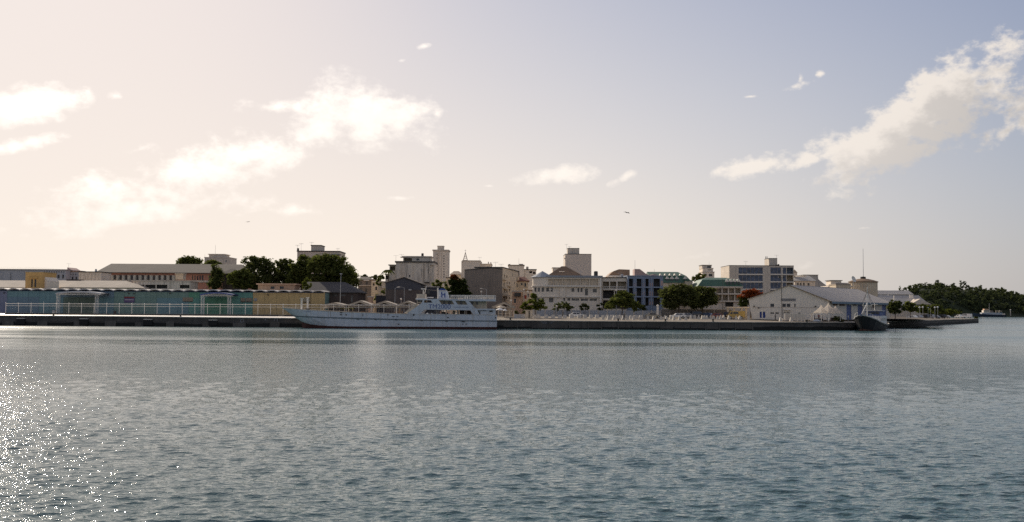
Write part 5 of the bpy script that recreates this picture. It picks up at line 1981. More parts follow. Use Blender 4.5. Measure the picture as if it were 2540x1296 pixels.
for (x, lb) in ((134, 'mooring bollard below the first gate porch'), (449, 'mooring bollard left of the blue-roofed porch'), (1266, 'mooring bollard just right of the ferry stern'),
                (1533, 'mooring bollard in front of the light-topped tree'), (1650, 'mooring bollard left of the silver and white cars'), (1768, 'mooring bollard in front of the yellow van'), (2000, 'mooring bollard left of the white tents')):
    bollard_mooring(x, lb)

# graffiti tag on the quay wall: pale strokes, unreadable
def graffiti(label, strokes, m):
    F = Facade(1270, 1300, QUAY_Y - .02, QUAY_Y - .02, 800)
    c = P(*strokes[0][0], QUAY_Y)
    o = thing('graffiti', label, 'graffiti', (c.x, QUAY_Y - .05, c.z))
    for pts in strokes:
        mb = MB()
        for (p, q) in zip(pts[:-1], pts[1:]):
            a, b = F.uz(*p), F.uz(*q)
            mb.bar(F.w(a[0], -.01, a[1]), F.w(b[0], -.01, b[1]), .07, 4)
        mb.build('letter', m, o)


GRAF = mat('graffiti_paint', (.34, .33, .36), .8)
graffiti('pale graffiti letters on the quay wall just left of the ferry bow', [[(597, 800), (597, 793), (604, 792), (605, 799), (598, 800)], [(637, 793), (642, 797), (646, 792)], [(655, 797), (659, 792), (660, 797)], [(680, 797), (681, 791), (688, 791), (688, 799)]], GRAF)
graffiti('bluish graffiti scrawl on the quay wall below the left end of the block row', [[(1340, 797), (1346, 800), (1352, 797), (1358, 802)], [(1346, 803), (1352, 801), (1356, 804)], [(1360, 798), (1366, 803), (1371, 798), (1376, 799)]], mat('graffiti_blue', (.20, .21, .26), .8))


# ================================================================= concrete block row, cars, right quay
def block_mesh(name, w, h, d, t):
    m = MB()
    vs = [(-w / 2, -d / 2, 0), (w / 2, -d / 2, 0), (w / 2, d / 2, 0), (-w / 2, d / 2, 0), (-w / 2 * t, -d / 2 * .6, h), (w / 2 * t, -d / 2 * .6, h), (w / 2 * t, d / 2 * .6, h), (-w / 2 * t, d / 2 * .6, h)]
    m.add(vs, [(0, 3, 2, 1), (4, 5, 6, 7), (0, 1, 5, 4), (1, 2, 6, 5), (2, 3, 7, 6), (3, 0, 4, 7)])
    return m


BLOCK_M = mat('whitewashed_concrete', (.60, .55, .48), .85, .15, 1.2, stain_amt=.35, stain=(.3, .27, .23))
wide = block_mesh('b', 1.05, .95, .8, .78).build('concrete_block', BLOCK_M, origin=(0, 0, 0))
slim = block_mesh('b', .75, 1.05, .7, .35).build('concrete_block', BLOCK_M, origin=(0, 0, 0))
used = set()


def ground_at(x, y_, Y):
    q = P(x, y_, Y)
    return Vector((q.x, Y, gz(Y) - .02))


def put_block(proto, x, Y, label, group, rz=0.0):
    o = proto if proto.name not in used else proto.copy()
    if proto.name in used:
        COL.objects.link(o)
    used.add(proto.name)
    o.location = ground_at(x, 785, Y)
    o.rotation_euler = (0, 0, rz)
    o.scale = (rng.uniform(.9, 1.12), 1, rng.uniform(.9, 1.1))
    tag(o, label, 'bollard', group)


ORD = ['first', 'second', 'third', 'fourth', 'fifth', 'sixth', 'seventh', 'eighth', 'ninth', 'tenth', 'eleventh', 'twelfth', 'thirteenth', 'fourteenth', 'fifteenth', 'sixteenth', 'seventeenth', 'eighteenth', 'nineteenth', 'twentieth']
WIDE_X = [1327, 1336, 1355, 1372, 1389, 1401, 1418, 1437, 1451, 1466, 1481, 1496, 1507, 1519, 1530, 1540, 1551, 1566, 1578, 1590]
for i, x in enumerate(WIDE_X):
    put_block(wide, x, 272, '%s wide whitewashed concrete block counted from the thick gate post' % ORD[i], 'whitewashed concrete blocks', rng.uniform(-.1, .1))
SLIM_F = [1496, 1509, 1513, 1523, 1537, 1546, 1557, 1572, 1590, 1607, 1621, 1640, 1653, 1671, 1686, 1701]
for i, x in enumerate(SLIM_F):
    put_block(slim, x, 259, '%s slim sunlit concrete post of the front row, from the left' % ORD[i], 'slim sunlit posts of the front row', rng.uniform(-.3, .3))
SLIM_B = [1649, 1664, 1714, 1723, 1733, 1742, 1748, 1754, 1763, 1770, 1780, 1788, 1795, 1808, 1826, 1835, 1857]
for i, x in enumerate(SLIM_B):
    put_block(slim, x, 270, '%s pointed grey concrete post before the cars, from the left' % ORD[i], 'pointed posts before the cars', rng.uniform(-.3, .3))


def car_proto(kind, body_m):
    """parts: body, cabin, windows, wheels; length along x, 1.75 wide"""
    root = thing('parked_car', '', 'car')
    if kind == 'van':
        prof = [(-2.4, .35), (2.4, .35), (2.45, 1.0), (2.0, 1.25), (1.45, 2.05), (-2.35, 2.1), (-2.45, .9)]
        glass = [((1.0, 1.25), (1.75, 1.25), (1.38, 1.85), (1.0, 1.85)), ((-.6, 1.3), (.8, 1.3), (.8, 1.85), (-.6, 1.85))]
        L = 2.4
    elif kind == 'suv':
        prof = [(-2.2, .4), (2.2, .4), (2.25, .95), (1.2, 1.1), (.65, 1.72), (-2.0, 1.75), (-2.25, 1.0)]
        glass = [((.05, 1.1), (.95, 1.12), (.55, 1.6), (.05, 1.6)), ((-1.0, 1.1), (-.05, 1.1), (-.05, 1.6), (-1.0, 1.6)), ((-1.9, 1.12), (-1.1, 1.1), (-1.1, 1.6), (-1.8, 1.6))]
        L = 2.2
    elif kind == 'pickup':
        prof = [(-2.5, .45), (2.5, .45), (2.5, .95), (1.5, 1.08), (1.0, 1.7), (-.3, 1.7), (-.45, 1.0), (-2.5, 1.0)]
        glass = [((.2, 1.1), (1.2, 1.1), (.9, 1.6), (.2, 1.6))]
        L = 2.5
    else:
        prof = [(-2.1, .32), (2.1, .32), (2.15, .72), (1.95, .82), (1.05, .9), (.45, 1.38), (-1.0, 1.4), (-1.75, .95), (-2.12, .88)]
        glass = [((-.15, .92), (.8, .92), (.38, 1.29), (-.15, 1.3)), ((-1.4, .95), (-.25, .92), (-.25, 1.3), (-.95, 1.3))]
        L = 2.1
    m = MB()
    W = .86
    n = len(prof)
    zmax = max(p[1] for p in prof)
    def sec(y):
        out = []
        for (x, z) in prof:
            k = 1.0 if z < 1.0 else 1 - .16 * (z - 1.0) / max(.01, zmax - 1.0)
            out.append((x, y * k, z))
        return out
    a, b = sec(-W), sec(W)
    m.add(a + b, [tuple(range(n)), tuple(range(2 * n - 1, n - 1, -1))] + [(i, i + n, (i + 1) % n + n, (i + 1) % n) for i in range(n)])
    m.build('body', body_m, root)
    for g in glass:
        for s in (-1, 1):
            m = MB()
            pts = []
            for (x, z) in g:
                k = 1.0 if z < 1.0 else 1 - .16 * (z - 1.0) / max(.01, zmax - 1.0)
                pts.append((x, s * W * k, z))
            m.prism(pts, (0, s * .012, 0))
            m.build('window', GLASS, root)
    for x in (-L * .62, L * .62):
        for s in (-1, 1):
            m = MB()
            m.bar((x, s * (W - .16), .32), (x, s * (W + .02), .32), .32, 14)
            wh = m.build('wheel', mat('tyre', (.02, .02, .02), .9), root)
            m = MB()
            m.bar((x, s * (W + .021), .32), (x, s * (W + .04), .32), .18, 10)
            m.build('rim', M_METAL, wh)
    for s in (-1, 1):
        m = MB(); m.box(prof[2][0] - .12, prof[2][0] + .02, s * .55 - .18, s * .55 + .18, prof[2][1] - .22, prof[2][1] - .06); m.build('headlight', M_TRIM, root)
    return root


def car_paint(name, c):
    m = mat(name, c, .25, .03, .5)
    m.node_tree.nodes['Principled BSDF'].inputs['Coat Weight'].default_value = .6
    return m


C_WHITE = car_paint('car_white', (.78, .76, .73)); C_SILVER = car_paint('car_silver', (.34, .34, .35)); C_DARK = car_paint('car_dark', (.03, .032, .04))
C_BEIGE = car_paint('car_beige', (.36, .31, .23)); C_RED = car_paint('car_red', (.24, .05, .035)); C_YELLOW = car_paint('car_yellow', (.44, .28, .05)); C_BLUE = car_paint('car_blue', (.06, .09, .16))
CARS = [(1431, 279, 0.05, 'sedan', C_WHITE, 'white car parked behind the wide concrete blocks'), (1620, 279, .1, 'sedan', C_BEIGE, 'beige car left of the white and silver pair'),
        (1681, 278, 3.2, 'sedan', C_WHITE, 'white hatchback parked left of the silver car'), (1706, 279.5, .1, 'sedan', C_SILVER, 'silver car touching the white hatchback'),
        (1731, 286, .3, 'suv', C_DARK, 'dark car in the shade of the big tree'), (1752, 286, 2.6, 'sedan', C_BLUE, 'dark blue car right of the shaded dark car'),
        (1782, 280, 0.05, 'sedan', C_RED, 'dull red car behind the pointed posts'), (1804, 281, 1.3, 'suv', C_DARK, 'black car nose-on beside the yellow van'),
        (1825, 278, 3.1, 'van', C_YELLOW, 'yellow van in front of the entrance shelter')]
for (x, Y, rz, kind, pm_, lb) in CARS:
    c = car_proto(kind, pm_)
    c.location = ground_at(x, 785, Y) + Vector((0, 0, .02))
    c.rotation_euler = (0, 0, rz)
    c['label'] = lb
    c['group'] = 'cars parked along the waterfront'


def arm_point(f, inset):
    q = CORNER.lerp(TIP, f)
    n = Vector((-ARM.y, ARM.x, 0))
    p = q + n * inset
    p.z = 2.05 + .5 * min(1, inset / 26.0) - .15 * f
    return p


ARM_CARS = [(2262, C_WHITE, 'sedan', 'white car, first in the row on the quay arm'), (2277, C_SILVER, 'sedan', 'silver car, second in the row on the quay arm'), (2291, C_DARK, 'suv', 'dark car in the row on the quay arm, before the silver-grey one'),
            (2303, C_SILVER, 'suv', 'silver-grey car in the middle of the row on the quay arm'), (2318, C_BLUE, 'sedan', 'dark blue car in the row on the quay arm'), (2333, C_DARK, 'suv', 'black car second from the far end of the arm row'), (2345, C_SILVER, 'sedan', 'pale car at the far end of the arm row'),
            (2381, C_WHITE, 'pickup', 'white pickup parked near the quay tip'), (2397, C_WHITE, 'van', 'white van parked at the quay tip')]
for (x, pm_, kind, lb) in ARM_CARS:
    c = car_proto(kind, pm_)
    # where the line of sight meets a line 9 m in from the arm's edge
    n = Vector((-ARM.y, ARM.x, 0))
    o = CORNER + n * (9 if x < 2370 else 5)
    k = (x - 1270) / FPX
    s = (k * o.y - o.x) / (ARM.x - k * ARM.y)
    q = o + ARM * s
    c.location = (q.x, q.y, 2.05 + .19 - .15 * s / 270)
    c.rotation_euler = (0, 0, math.atan2(ARM.y, ARM.x) + rng.uniform(.9, 1.3))
    c['label'] = lb
    c['group'] = 'cars parked on the quay arm'

# boundary wall of the waterfront street
F = Facade(1330, 1638, 299, 299, 775)
t = thing('boundary_wall', 'long low blue-grey wall behind the concrete blocks', 'wall', F.w(F.len / 2, .15, 2.7))
zt_ = F.uz(1480, 770.5)[1]
npan = 14
for i in range(npan):
    m = MB(); F.box(m, F.len * i / npan + .12, F.len * (i + 1) / npan - .12, 0, .2, 2.7, zt_); m.build('wall_panel', M_BLUEGREY, t)
for i in range(npan + 1):
    m = MB(); F.box(m, F.len * i / npan - .15, F.len * i / npan + .15, -.06, .26, 2.7, zt_ + .12); m.build('pier', M_PALE, t)
F = Facade(1640, 1815, 301, 301, 775)
t = thing('fence_wall', 'brownish low wall under the big dark tree behind the parked cars', 'wall', F.w(F.len / 2, .15, 2.7))
for i in range(8):
    m = MB(); F.box(m, F.len * i / 8 + .05, F.len * (i + 1) / 8 - .05, 0, .2, 2.7, F.uz(1700, 768)[1]); m.build('wall_panel', mat('wall_brown', (.20, .17, .145), .9, .15, .5, streak=.5, stain=(.1, .09, .08)), t)
m = MB(); F.box(m, -.05, F.len + .05, -.05, .26, F.uz(1700, 768)[1] + .003, F.uz(1700, 768)[1] + .12); m.build('coping', M_PALE, t)
q = ground_at(1631.5, 785, 284)
t = thing('stone_pillar', 'pale stone pillar standing alone beside the left edge of the big dark tree', 'pillar', q)
zt_ = P(1631.5, 756, 284).z
m = MB(); m.lathe([(.42, q.z), (.42, q.z + .3), (.3, q.z + .4), (.24, zt_ - .5), (.36, zt_ - .4), (.36, zt_ - .2), (.1, zt_)], (q.x, q.y, 0), 12); m.build('shaft', M_TRIM, t)
m = MB(); m.box(q.x - .55, q.x + .55, q.y - .55, q.y + .55, q.z, q.z + .18); m.build('plinth', M_PALE, t)
F = Facade(1639, 1662, 298, 298, 775)
t = thing('iron_gate', 'grey iron gate right of the stone pillar', 'gate', F.w(F.len / 2, 0, 2.78))
z0, z1 = 2.85, F.uz(1650, 767)[1]
for k in range(11):
    u = F.len * k / 10
    m = MB(); m.bar(F.w(u, 0, z0), F.w(u, 0, z1), .035, 5); m.build('bar', M_METAL, t)
for z in (z0 + .1, z1 - .15):
    m = MB(); m.bar(F.w(0, 0, z), F.w(F.len, 0, z), .05, 5); m.build('rail', M_METAL, t)

# entrance shelter
F = Facade(1800, 1858, 288, 288, 775)
t = thing('entrance_shelter', 'pale concrete entrance shelter behind the yellow van', 'shelter', F.w(F.len / 2, 2, 2.78))
zr_ = F.uz(1830, 765)[1]
m = MB(); F.box(m, 0.2, F.len, -.4, 4.4, zr_, zr_ + .4); m.build('roof', M_CREAM, t)
for x in (1806, 1821, 1840, 1851):
    u = F.uz(x, 775)[0]
    m = MB(); F.box(m, u - .25, u + .25, 0, .5, 2.78, zr_ - .003); m.build('post', M_CREAM, t)
m = MB(); F.box(m, F.uz(1836, 775)[0], F.uz(1849, 775)[0], .6, 3.6, 2.78, F.uz(1840, 772)[1]); m.build('booth', M_PALE, t)

# gate piers, container and plants right of the ferry stern
F = Facade(1304, 1321, 268, 268, 780)
t = thing('gate_post', 'thick pale concrete gate post between the ferry stern and the block row', 'gate post', F.w(F.len / 2, .6, 2.5))
m = MB(); F.box(m, 0, F.len, 0, 1.2, 2.4, F.uz(1312, 771)[1]); m.build('post', M_CREAM, t)
m = MB(); F.box(m, -.12, F.len + .12, -.12, 1.32, F.uz(1312, 771)[1] + .003, F.uz(1312, 769.5)[1]); m.build('cap', M_CREAM, t)
m = MB(); F.box(m, F.len * .42, F.len * .58, -.05, -.003, 2.6, F.uz(1312, 772)[1]); m.build('groove', M_DARKTRIM, t)
F = Facade(1275, 1303, 270, 270, 785)
t = thing('site_hoarding', 'low blue-grey sheet barrier beside the concrete gate post', 'barrier', F.w(F.len / 2, .05, 2.5))
for k in range(3):
    m = MB(); F.box(m, F.len * k / 3 + .02, F.len * (k + 1) / 3 - .02, 0, .06, 2.4, F.uz(1290, 780)[1]); m.build('panel', M_BLUEGREY, t)
for (x, lb) in ((1281, 'dark plant behind the sheet barrier, left one'), (1300, 'dark plant behind the sheet barrier, next to the gate post')):
    shrub('potted_plant', lb, 273, [(x, 776, 5, 4)], LEAF_DARK, 160, .25, int(x), cat='plant')

F = Facade(1236, 1274, 265, 265, 780)
t = thing('quay_railing', 'brownish railing panels between the ferry stern and the sheet barrier', 'railing', F.w(F.len / 2, 0, 2.45))
z0, z1 = 2.45, F.uz(1255, 771)[1]
for k in range(5):
    m = MB(); m.bar(F.w(F.len * k / 4, 0, z0), F.w(F.len * k / 4, 0, z1), .06, 6); m.build('post', M_CREAM, t)
for k in range(3):
    z = z0 + (z1 - z0) * (.25 + .37 * k)
    m = MB(); m.bar(F.w(0, 0, z), F.w(F.len, 0, z), .04, 5); m.build('rail', M_CREAM, t)


# ================================================================= market roofs
def market(label, xa, ya, half, ye, Y, group='gabled market roofs'):
    F = Facade(xa - half, xa + half, Y, Y, 755)
    t = thing('market_pavilion', label, 'market stall', F.w(F.len / 2, 4, 2.7), group=group)
    ze, za = F.uz(xa, ye)[1], F.uz(xa, ya)[1]
    w = F.len
    m = MB()
    for (u0, z0, u1, z1) in ((-.3, ze - .1, w / 2, za), (w / 2, za, w + .3, ze - .1)):
        m.prism([F.w(u0, -.5, z0), F.w(u1, -.5, z1), F.w(u1, -.5, z1 + .14), F.w(u0, -.5, z0 + .14)], F.v * 9)
    m.build('roof', M_ROOFPALE, t)
    m = MB()
    m.bar(F.w(0, -.45, ze - .3), F.w(w, -.45, ze - .3), .17, 6)
    m.prism([F.w(-.3, -.52, ze - .14), F.w(w / 2, -.52, za - .02), F.w(w / 2, -.52, za - .42), F.w(.2, -.52, ze - .42)], F.v * -.08)
    m.prism([F.w(w + .3, -.52, ze - .14), F.w(w / 2, -.52, za - .02), F.w(w / 2, -.52, za - .42), F.w(w - .2, -.52, ze - .42)], F.v * -.08)
    m.bar(F.w(w * .25, -.45, ze), F.w(w * .36, -.45, ze + (za - ze) * .7), .07, 5)
    m.bar(F.w(w * .75, -.45, ze), F.w(w * .64, -.45, ze + (za - ze) * .7), .07, 5)
    m.build('truss', M_GALLERY, t)
    for u in (.1, w - .1):
        for d in (-.3, 7.5):
            m = MB(); m.bar(F.w(u, d, 2.7), F.w(u, d, ze - .12), .11, 6); m.build('post', M_CREAM, t)
    m = MB()
    m.prism([F.w(w * .12, .4, ze + .05), F.w(w * .88, .4, ze + .05), F.w(w / 2, .4, za - .18)], F.v * .05)
    m.build('gable_board', M_BROWNWALL, t)


market('market roof gable nearest the yellow end of the dock shed', 829, 752, 27, 757.5, 279)
market('market roof gable in front of the slate shed end', 893, 747, 29, 757, 279)
market('market roof gable below the dark gabled shed, left', 954, 748, 30, 757.5, 279)
market('market roof gable touching the ferry bridge front', 1010, 748, 26, 758, 279)
market('market roof gable just right of the ferry stern', 1250, 751, 27, 761, 281)


def stall(label, x0, x1, y0, Y, m_, seed):
    """a market table heaped with goods under a cloth awning"""
    F = Facade(x0, x1, Y, Y, 770)
    t = thing('market_table', label, 'market table', F.w(F.len / 2, .6, 2.75))
    z1 = F.uz(x0, y0)[1]
    m = MB(); F.box(m, 0, F.len, 0, 1.4, 3.45, 3.55); m.build('table_top', M_BROWNWALL, t)
    for u in (.1, F.len - .1):
        m = MB(); m.bar(F.w(u, .2, 2.72), F.w(u, .2, z1), .04, 5); m.build('pole', M_METAL, t)
    m = MB()
    m.prism([F.w(-.2, -.3, z1 - .25), F.w(F.len + .2, -.3, z1 - .25), F.w(F.len + .2, 1.0, z1 + .25), F.w(-.2, 1.0, z1 + .25)], Vector((0, 0, .05)))
    m.build('awning', m_, t)
    rs = np.random.RandomState(seed)
    m = MB()
    for k in range(9):
        u = rs.uniform(.2, F.len - .4); h = rs.uniform(.15, .6)
        F.box(m, u, u + rs.uniform(.15, .4), rs.uniform(.1, .5), rs.uniform(.7, 1.2), 3.553, 3.55 + h)
    o = m.build('goods', M_SALMON if seed % 2 else M_DARKSHED, t); o['kind'] = 'stuff'


stall('market table with a dull cloth left under the first market roof', 806, 836, 763, 283, M_GALLERY, 1)
stall('market table with a yellow-green awning between the first two market roofs', 845, 878, 765, 283, mat('awning_lime', (.33, .32, .05), .8), 2)
stall('market table with a grey awning under the second market roof', 882, 925, 763, 283, M_GREY, 3)
stall('market table with a lime awning under the left gable by the dark shed', 938, 972, 762, 283, mat('awning_lime', (.33, .32, .05), .8), 4)
stall('market table with a brown awning left of the ferry bridge', 976, 1012, 763, 283, M_TANROOF, 5)
stall('market table seen through the ferry car deck, left part', 1046, 1080, 766, 283, M_CREAM, 6)
stall('market table with an orange awning seen through the ferry car deck', 1086, 1128, 765, 283, M_SALMON, 7)


def parasol(label, x, y, r, Y, m_):
    c = P(x, y, Y)
    R_ = r * pm(Y)
    t = thing('market_parasol', label, 'parasol', (c.x, c.y, 2.7))
    m = MB(); m.lathe([(R_, c.z - .42), (R_ * .98, c.z - .3), (R_ * .5, c.z), (.05, c.z + .2)], (c.x, c.y, 0), 10); m.build('canopy', m_, t)
    m = MB(); m.bar((c.x, c.y, 2.7), (c.x, c.y, c.z + .18), .04, 6); m.build('pole', M_METAL, t)


PAR_W = mat('parasol_white', (.82, .80, .76), .7, .04, 1.0)
parasol('bright white parasol behind the ferry stern, larger one', 1240, 766, 10, 274, PAR_W)
parasol('small bright white parasol right of the larger white one', 1253, 768, 5, 272, PAR_W)
parasol('tan parasol above the two white parasols', 1243, 760, 12, 277, M_CREAM)

# ================================================================= white gabled warehouse (right)
def gable_warehouse():
    Yf = 274.0
    F = Facade(1857, 2057, Yf, Yf, 750)
    zb = gz(Yf) - .1
    t = thing('gabled_warehouse', 'large white gabled warehouse with a long pale roof, right end of the quay', 'warehouse', F.w(F.len / 2, 0, zb))
    L, A, Rr = F.uz(1857, 742.5), F.uz(1957.5, 708.5), F.uz(2057, 747.5)
    base_l, base_r = F.uz(1866, 790), F.uz(2058, 790)
    # where the roof mesh changes colour: plinth of the wall is a shade whiter
    zmid = F.uz(1950, 762)[1]
    m = MB()
    pts = [F.w(base_l[0], 0, zb), F.w(base_r[0], 0, zb), F.w(Rr[0], 0, Rr[1]), F.w(A[0], 0, A[1]), F.w(L[0], 0, L[1])]
    wins = [(1911, 754, 1920.5, 762), (1941, 754, 1949.5, 762.5), (1951.5, 754, 1960.5, 762.5), (1970, 754, 1973.5, 762.5), (1911, 775.5, 1920, 779), (1923, 775.5, 1932, 779), (1943, 775.5, 1949.5, 778), (1951, 775.5, 1959.5, 778.5), (1978.5, 776.5, 1985.5, 779)]
    doors = [(1884.5, 774, 1889.5, 789), (1892.5, 774, 1898.5, 789)]
    rects = []
    for w in wins + doors:
        a, b = F.uz(w[0], w[3]), F.uz(w[2], w[1])
        rects.append((a[0], max(a[1], zb + .05), b[0], b[1]))
    # front as holed rectangle strip plus gable polygon above
    ztop = min(L[1], Rr[1]) - .3
    holed(m, F, base_l[0], base_r[0], zb, ztop, rects, .2)
    m.add([F.w(base_l[0], 0, zb), F.w(base_l[0], 0, ztop), F.w(L[0], 0, L[1] - .02), F.w(L[0] + .02, 0, ztop)], [(0, 1, 2), (0, 2, 3)]) if False else None
    m.add([F.w(base_l[0], 0, zb), F.w(base_l[0], 0, ztop), F.w(base_l[0] - (base_l[0] - L[0]) * .92, 0, ztop)], [(0, 1, 2)])
    m.add([F.w(L[0] + (base_l[0] - L[0]) * .08, 0, ztop), F.w(base_r[0], 0, ztop), F.w(Rr[0], 0, Rr[1]), F.w(A[0], 0, A[1]), F.w(L[0], 0, L[1])], [(0, 1, 2, 3, 4)])
    # long side going back along the arm, and left side
    far_c = P(2206, 752, 316); far_r = P(2128, 719, 336)
    pc = F.w(Rr[0], 0, 0)
    side = [Vector((pc.x, pc.y, zb)), Vector((far_c.x, far_c.y, zb)), Vector((far_c.x, far_c.y, far_c.z)), Vector((pc.x, pc.y, Rr[1]))]
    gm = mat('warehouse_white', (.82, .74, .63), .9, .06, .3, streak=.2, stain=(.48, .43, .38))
    m.add([F.w(L[0], 0, L[1]), F.w(base_l[0], 0, zb), F.w(base_l[0], 0, zb) + Vector((12, 34, 0)), F.w(L[0], 0, L[1]) + Vector((12, 34, 0))], [(0, 1, 2, 3)])
    m.build('wall', gm, t, fix=False)
    S = Facade(1, 2, 1, 1, 700)
    S.p = Vector((side[0].x, side[0].y, 0)); e = Vector((side[1].x, side[1].y, 0)); S.len = (e - S.p).length; S.u = (e - S.p).normalized(); S.v = Vector((-S.u.y, S.u.x, 0))
    m = MB()
    bays = [(2066, 752.5, 2078, 758.5), (2082, 753, 2096, 759.5), (2116, 754.5, 2124, 759), (2164, 758, 2171, 765)]
    bdoors = [(2100, 757, 2112, 794), (2128, 757, 2140, 794), (2188, 757, 2198, 790)]
    rr = []
    for w in bays + bdoors:
        a, b = S.uz(w[0], w[3]), S.uz(w[2], w[1])
        rr.append((a[0], max(a[1], zb + .02), b[0], min(b[1], min(Rr[1], far_c.z) - .35)))
    zs = min(Rr[1], far_c.z) - .3
    holed(m, S, 0, S.len, zb, zs, rr, .25)
    m.add([S.w(0, 0, zs), S.w(S.len, 0, zs), side[2], side[3]], [(0, 1, 2, 3)])
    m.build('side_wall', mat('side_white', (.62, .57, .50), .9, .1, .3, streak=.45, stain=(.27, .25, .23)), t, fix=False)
    for k, r in enumerate(rr):
        q = MB(); S.box(q, r[0], r[2], .18, .24, r[1], r[3])
        q.build('window' if k < len(bays) else 'door', mat('rusty_shutter', (.16, .11, .09), .9, .25, .8) if k < len(bays) else M_BLUEPAINT, t)
    for k, r in enumerate(rects):
        q = MB(); F.box(q, r[0], r[2], .15, .21, r[1], r[3])
        if k < len(wins):
            q.build('window', GLASS, t)
        else:
            q.build('door', mat('deep_blue_paint', (.03, .06, .24), .6), t)
    # roof sheets: right slope as sheets side by side, left slope
    rm = mat('warehouse_roof', (.37, .335, .30), .6, .06, .15, streak=.3, stain=(.28, .265, .255))
    a0, a1 = F.w(A[0], -.5, A[1] + .06), Vector((far_r.x, far_r.y, far_r.z + .06))
    e0 = Vector((side[3].x, side[3].y, Rr[1])) - S.v * .9 - S.u * .4 + Vector((0, 0, -.12)); e1 = side[2] - S.v * .9 + S.u * .4 + Vector((0, 0, -.12))
    N = 16
    for i in range(N):
        f0, f1 = i / N, (i + 1) / N - .0015
        q = MB()
        q.prism([a0.lerp(a1, f0), a0.lerp(a1, f1), e0.lerp(e1, f1), e0.lerp(e1, f0)], Vector((0, 0, .06 + .01 * (i % 2))))
        q.build('roof_sheet', rm, t)
    q = MB()
    l0 = F.w(L[0] - .3, -.5, L[1] - .05)
    q.prism([a0, a1, l0 + (a1 - a0), l0], Vector((0, 0, .12)))
    q.build('left_roof', rm, t)
    q = MB()
    q.prism([e0, e1, e1 + Vector((0, 0, -.55)), e0 + Vector((0, 0, -.55))], S.v * -.12)
    q.build('eave_fascia', mat('eave_blue_grey', (.16, .22, .28), .7), t)
    q = MB()
    q.prism([F.w(L[0] - .3, -.06, L[1] + .05), F.w(A[0], -.06, A[1] + .1), F.w(Rr[0] + .3, -.06, Rr[1] + .02), F.w(Rr[0] + .3, -.06, Rr[1] - .2), F.w(A[0], -.06, A[1] - .14), F.w(L[0] - .3, -.06, L[1] - .2)], F.v * -.1)
    q.build('verge', M_CREAM, t)
    # flat lettering board over the windows, the letters worn beyond reading
    q = MB(); F.pbox(q, 1937, 741, 1974, 747.5, -.05, -.004); sb = q.build('sign_board', mat('sign_greywhite', (.36, .35, .35), .8), t)
    x = 1938
    k = 0
    q = MB()
    while x < 1973:
        w = [1.2, 1.6, 1.4, 1.8, 1.3][k % 5]
        F.pbox(q, x, 742, x + .5, 746.6, -.062, -.052)
        if k % 3 != 1:
            F.pbox(q, x + .52, 742, x + w, 742.9, -.062, -.052)
        if k % 2:
            F.pbox(q, x + .52, 744, x + w, 744.8, -.062, -.052)
        if k % 3:
            F.pbox(q, x + .52, 745.8, x + w, 746.6, -.062, -.052)
        x += w + .9
        k += 1
    q.build('lettering', M_DARKTRIM, sb)
    q = MB(); F.pbox(q, 1868, 762.6, 2052, 763.4, -.06, -.004); q.build('wall_band', M_PALE, t)
    q = MB(); F.pbox(q, 1944, 768, 1960, 770, -.8, -.01); q.build('canopy', M_TRIM, t)
    for (x, y) in ((1869, 759), (1880, 763), (2021, 759)):
        q = MB(); F.pbox(q, x, y, x + 3, y + 2.5, -.4, -.01); q.build('wall_lamp', M_DARKTRIM, t)
    return F


GW_F = gable_warehouse()


def lamp_mast():
    Y = 262
    a = ground_at(1940.3, 795, Y); z1 = P(1938, 689, Y).z
    t = thing('lamp_mast', 'tall dark floodlight mast before the white gabled warehouse', 'lamp mast', a)
    m = MB(); m.bar(a, (a.x - .2, a.y, z1), .11, 8, r2=.07); m.build('pole', M_DARKTRIM, t)
    m = MB(); m.bar((a.x - .8, a.y, z1 - .1), (a.x + .5, a.y, z1 - .1), .05, 6); m.build('crossarm', M_DARKTRIM, t)
    for dx in (-.7, .35):
        m = MB(); m.box(a.x + dx - .22, a.x + dx + .22, a.y - .25, a.y + .12, z1 - .05, z1 + .3); m.build('floodlight', M_DARKTRIM, t)
    m = MB(); m.lathe([(.35, 0), (.3, .5), (.15, .55)], (a.x, a.y, a.z), 10); m.build('base', M_TRIM, t)


lamp_mast()


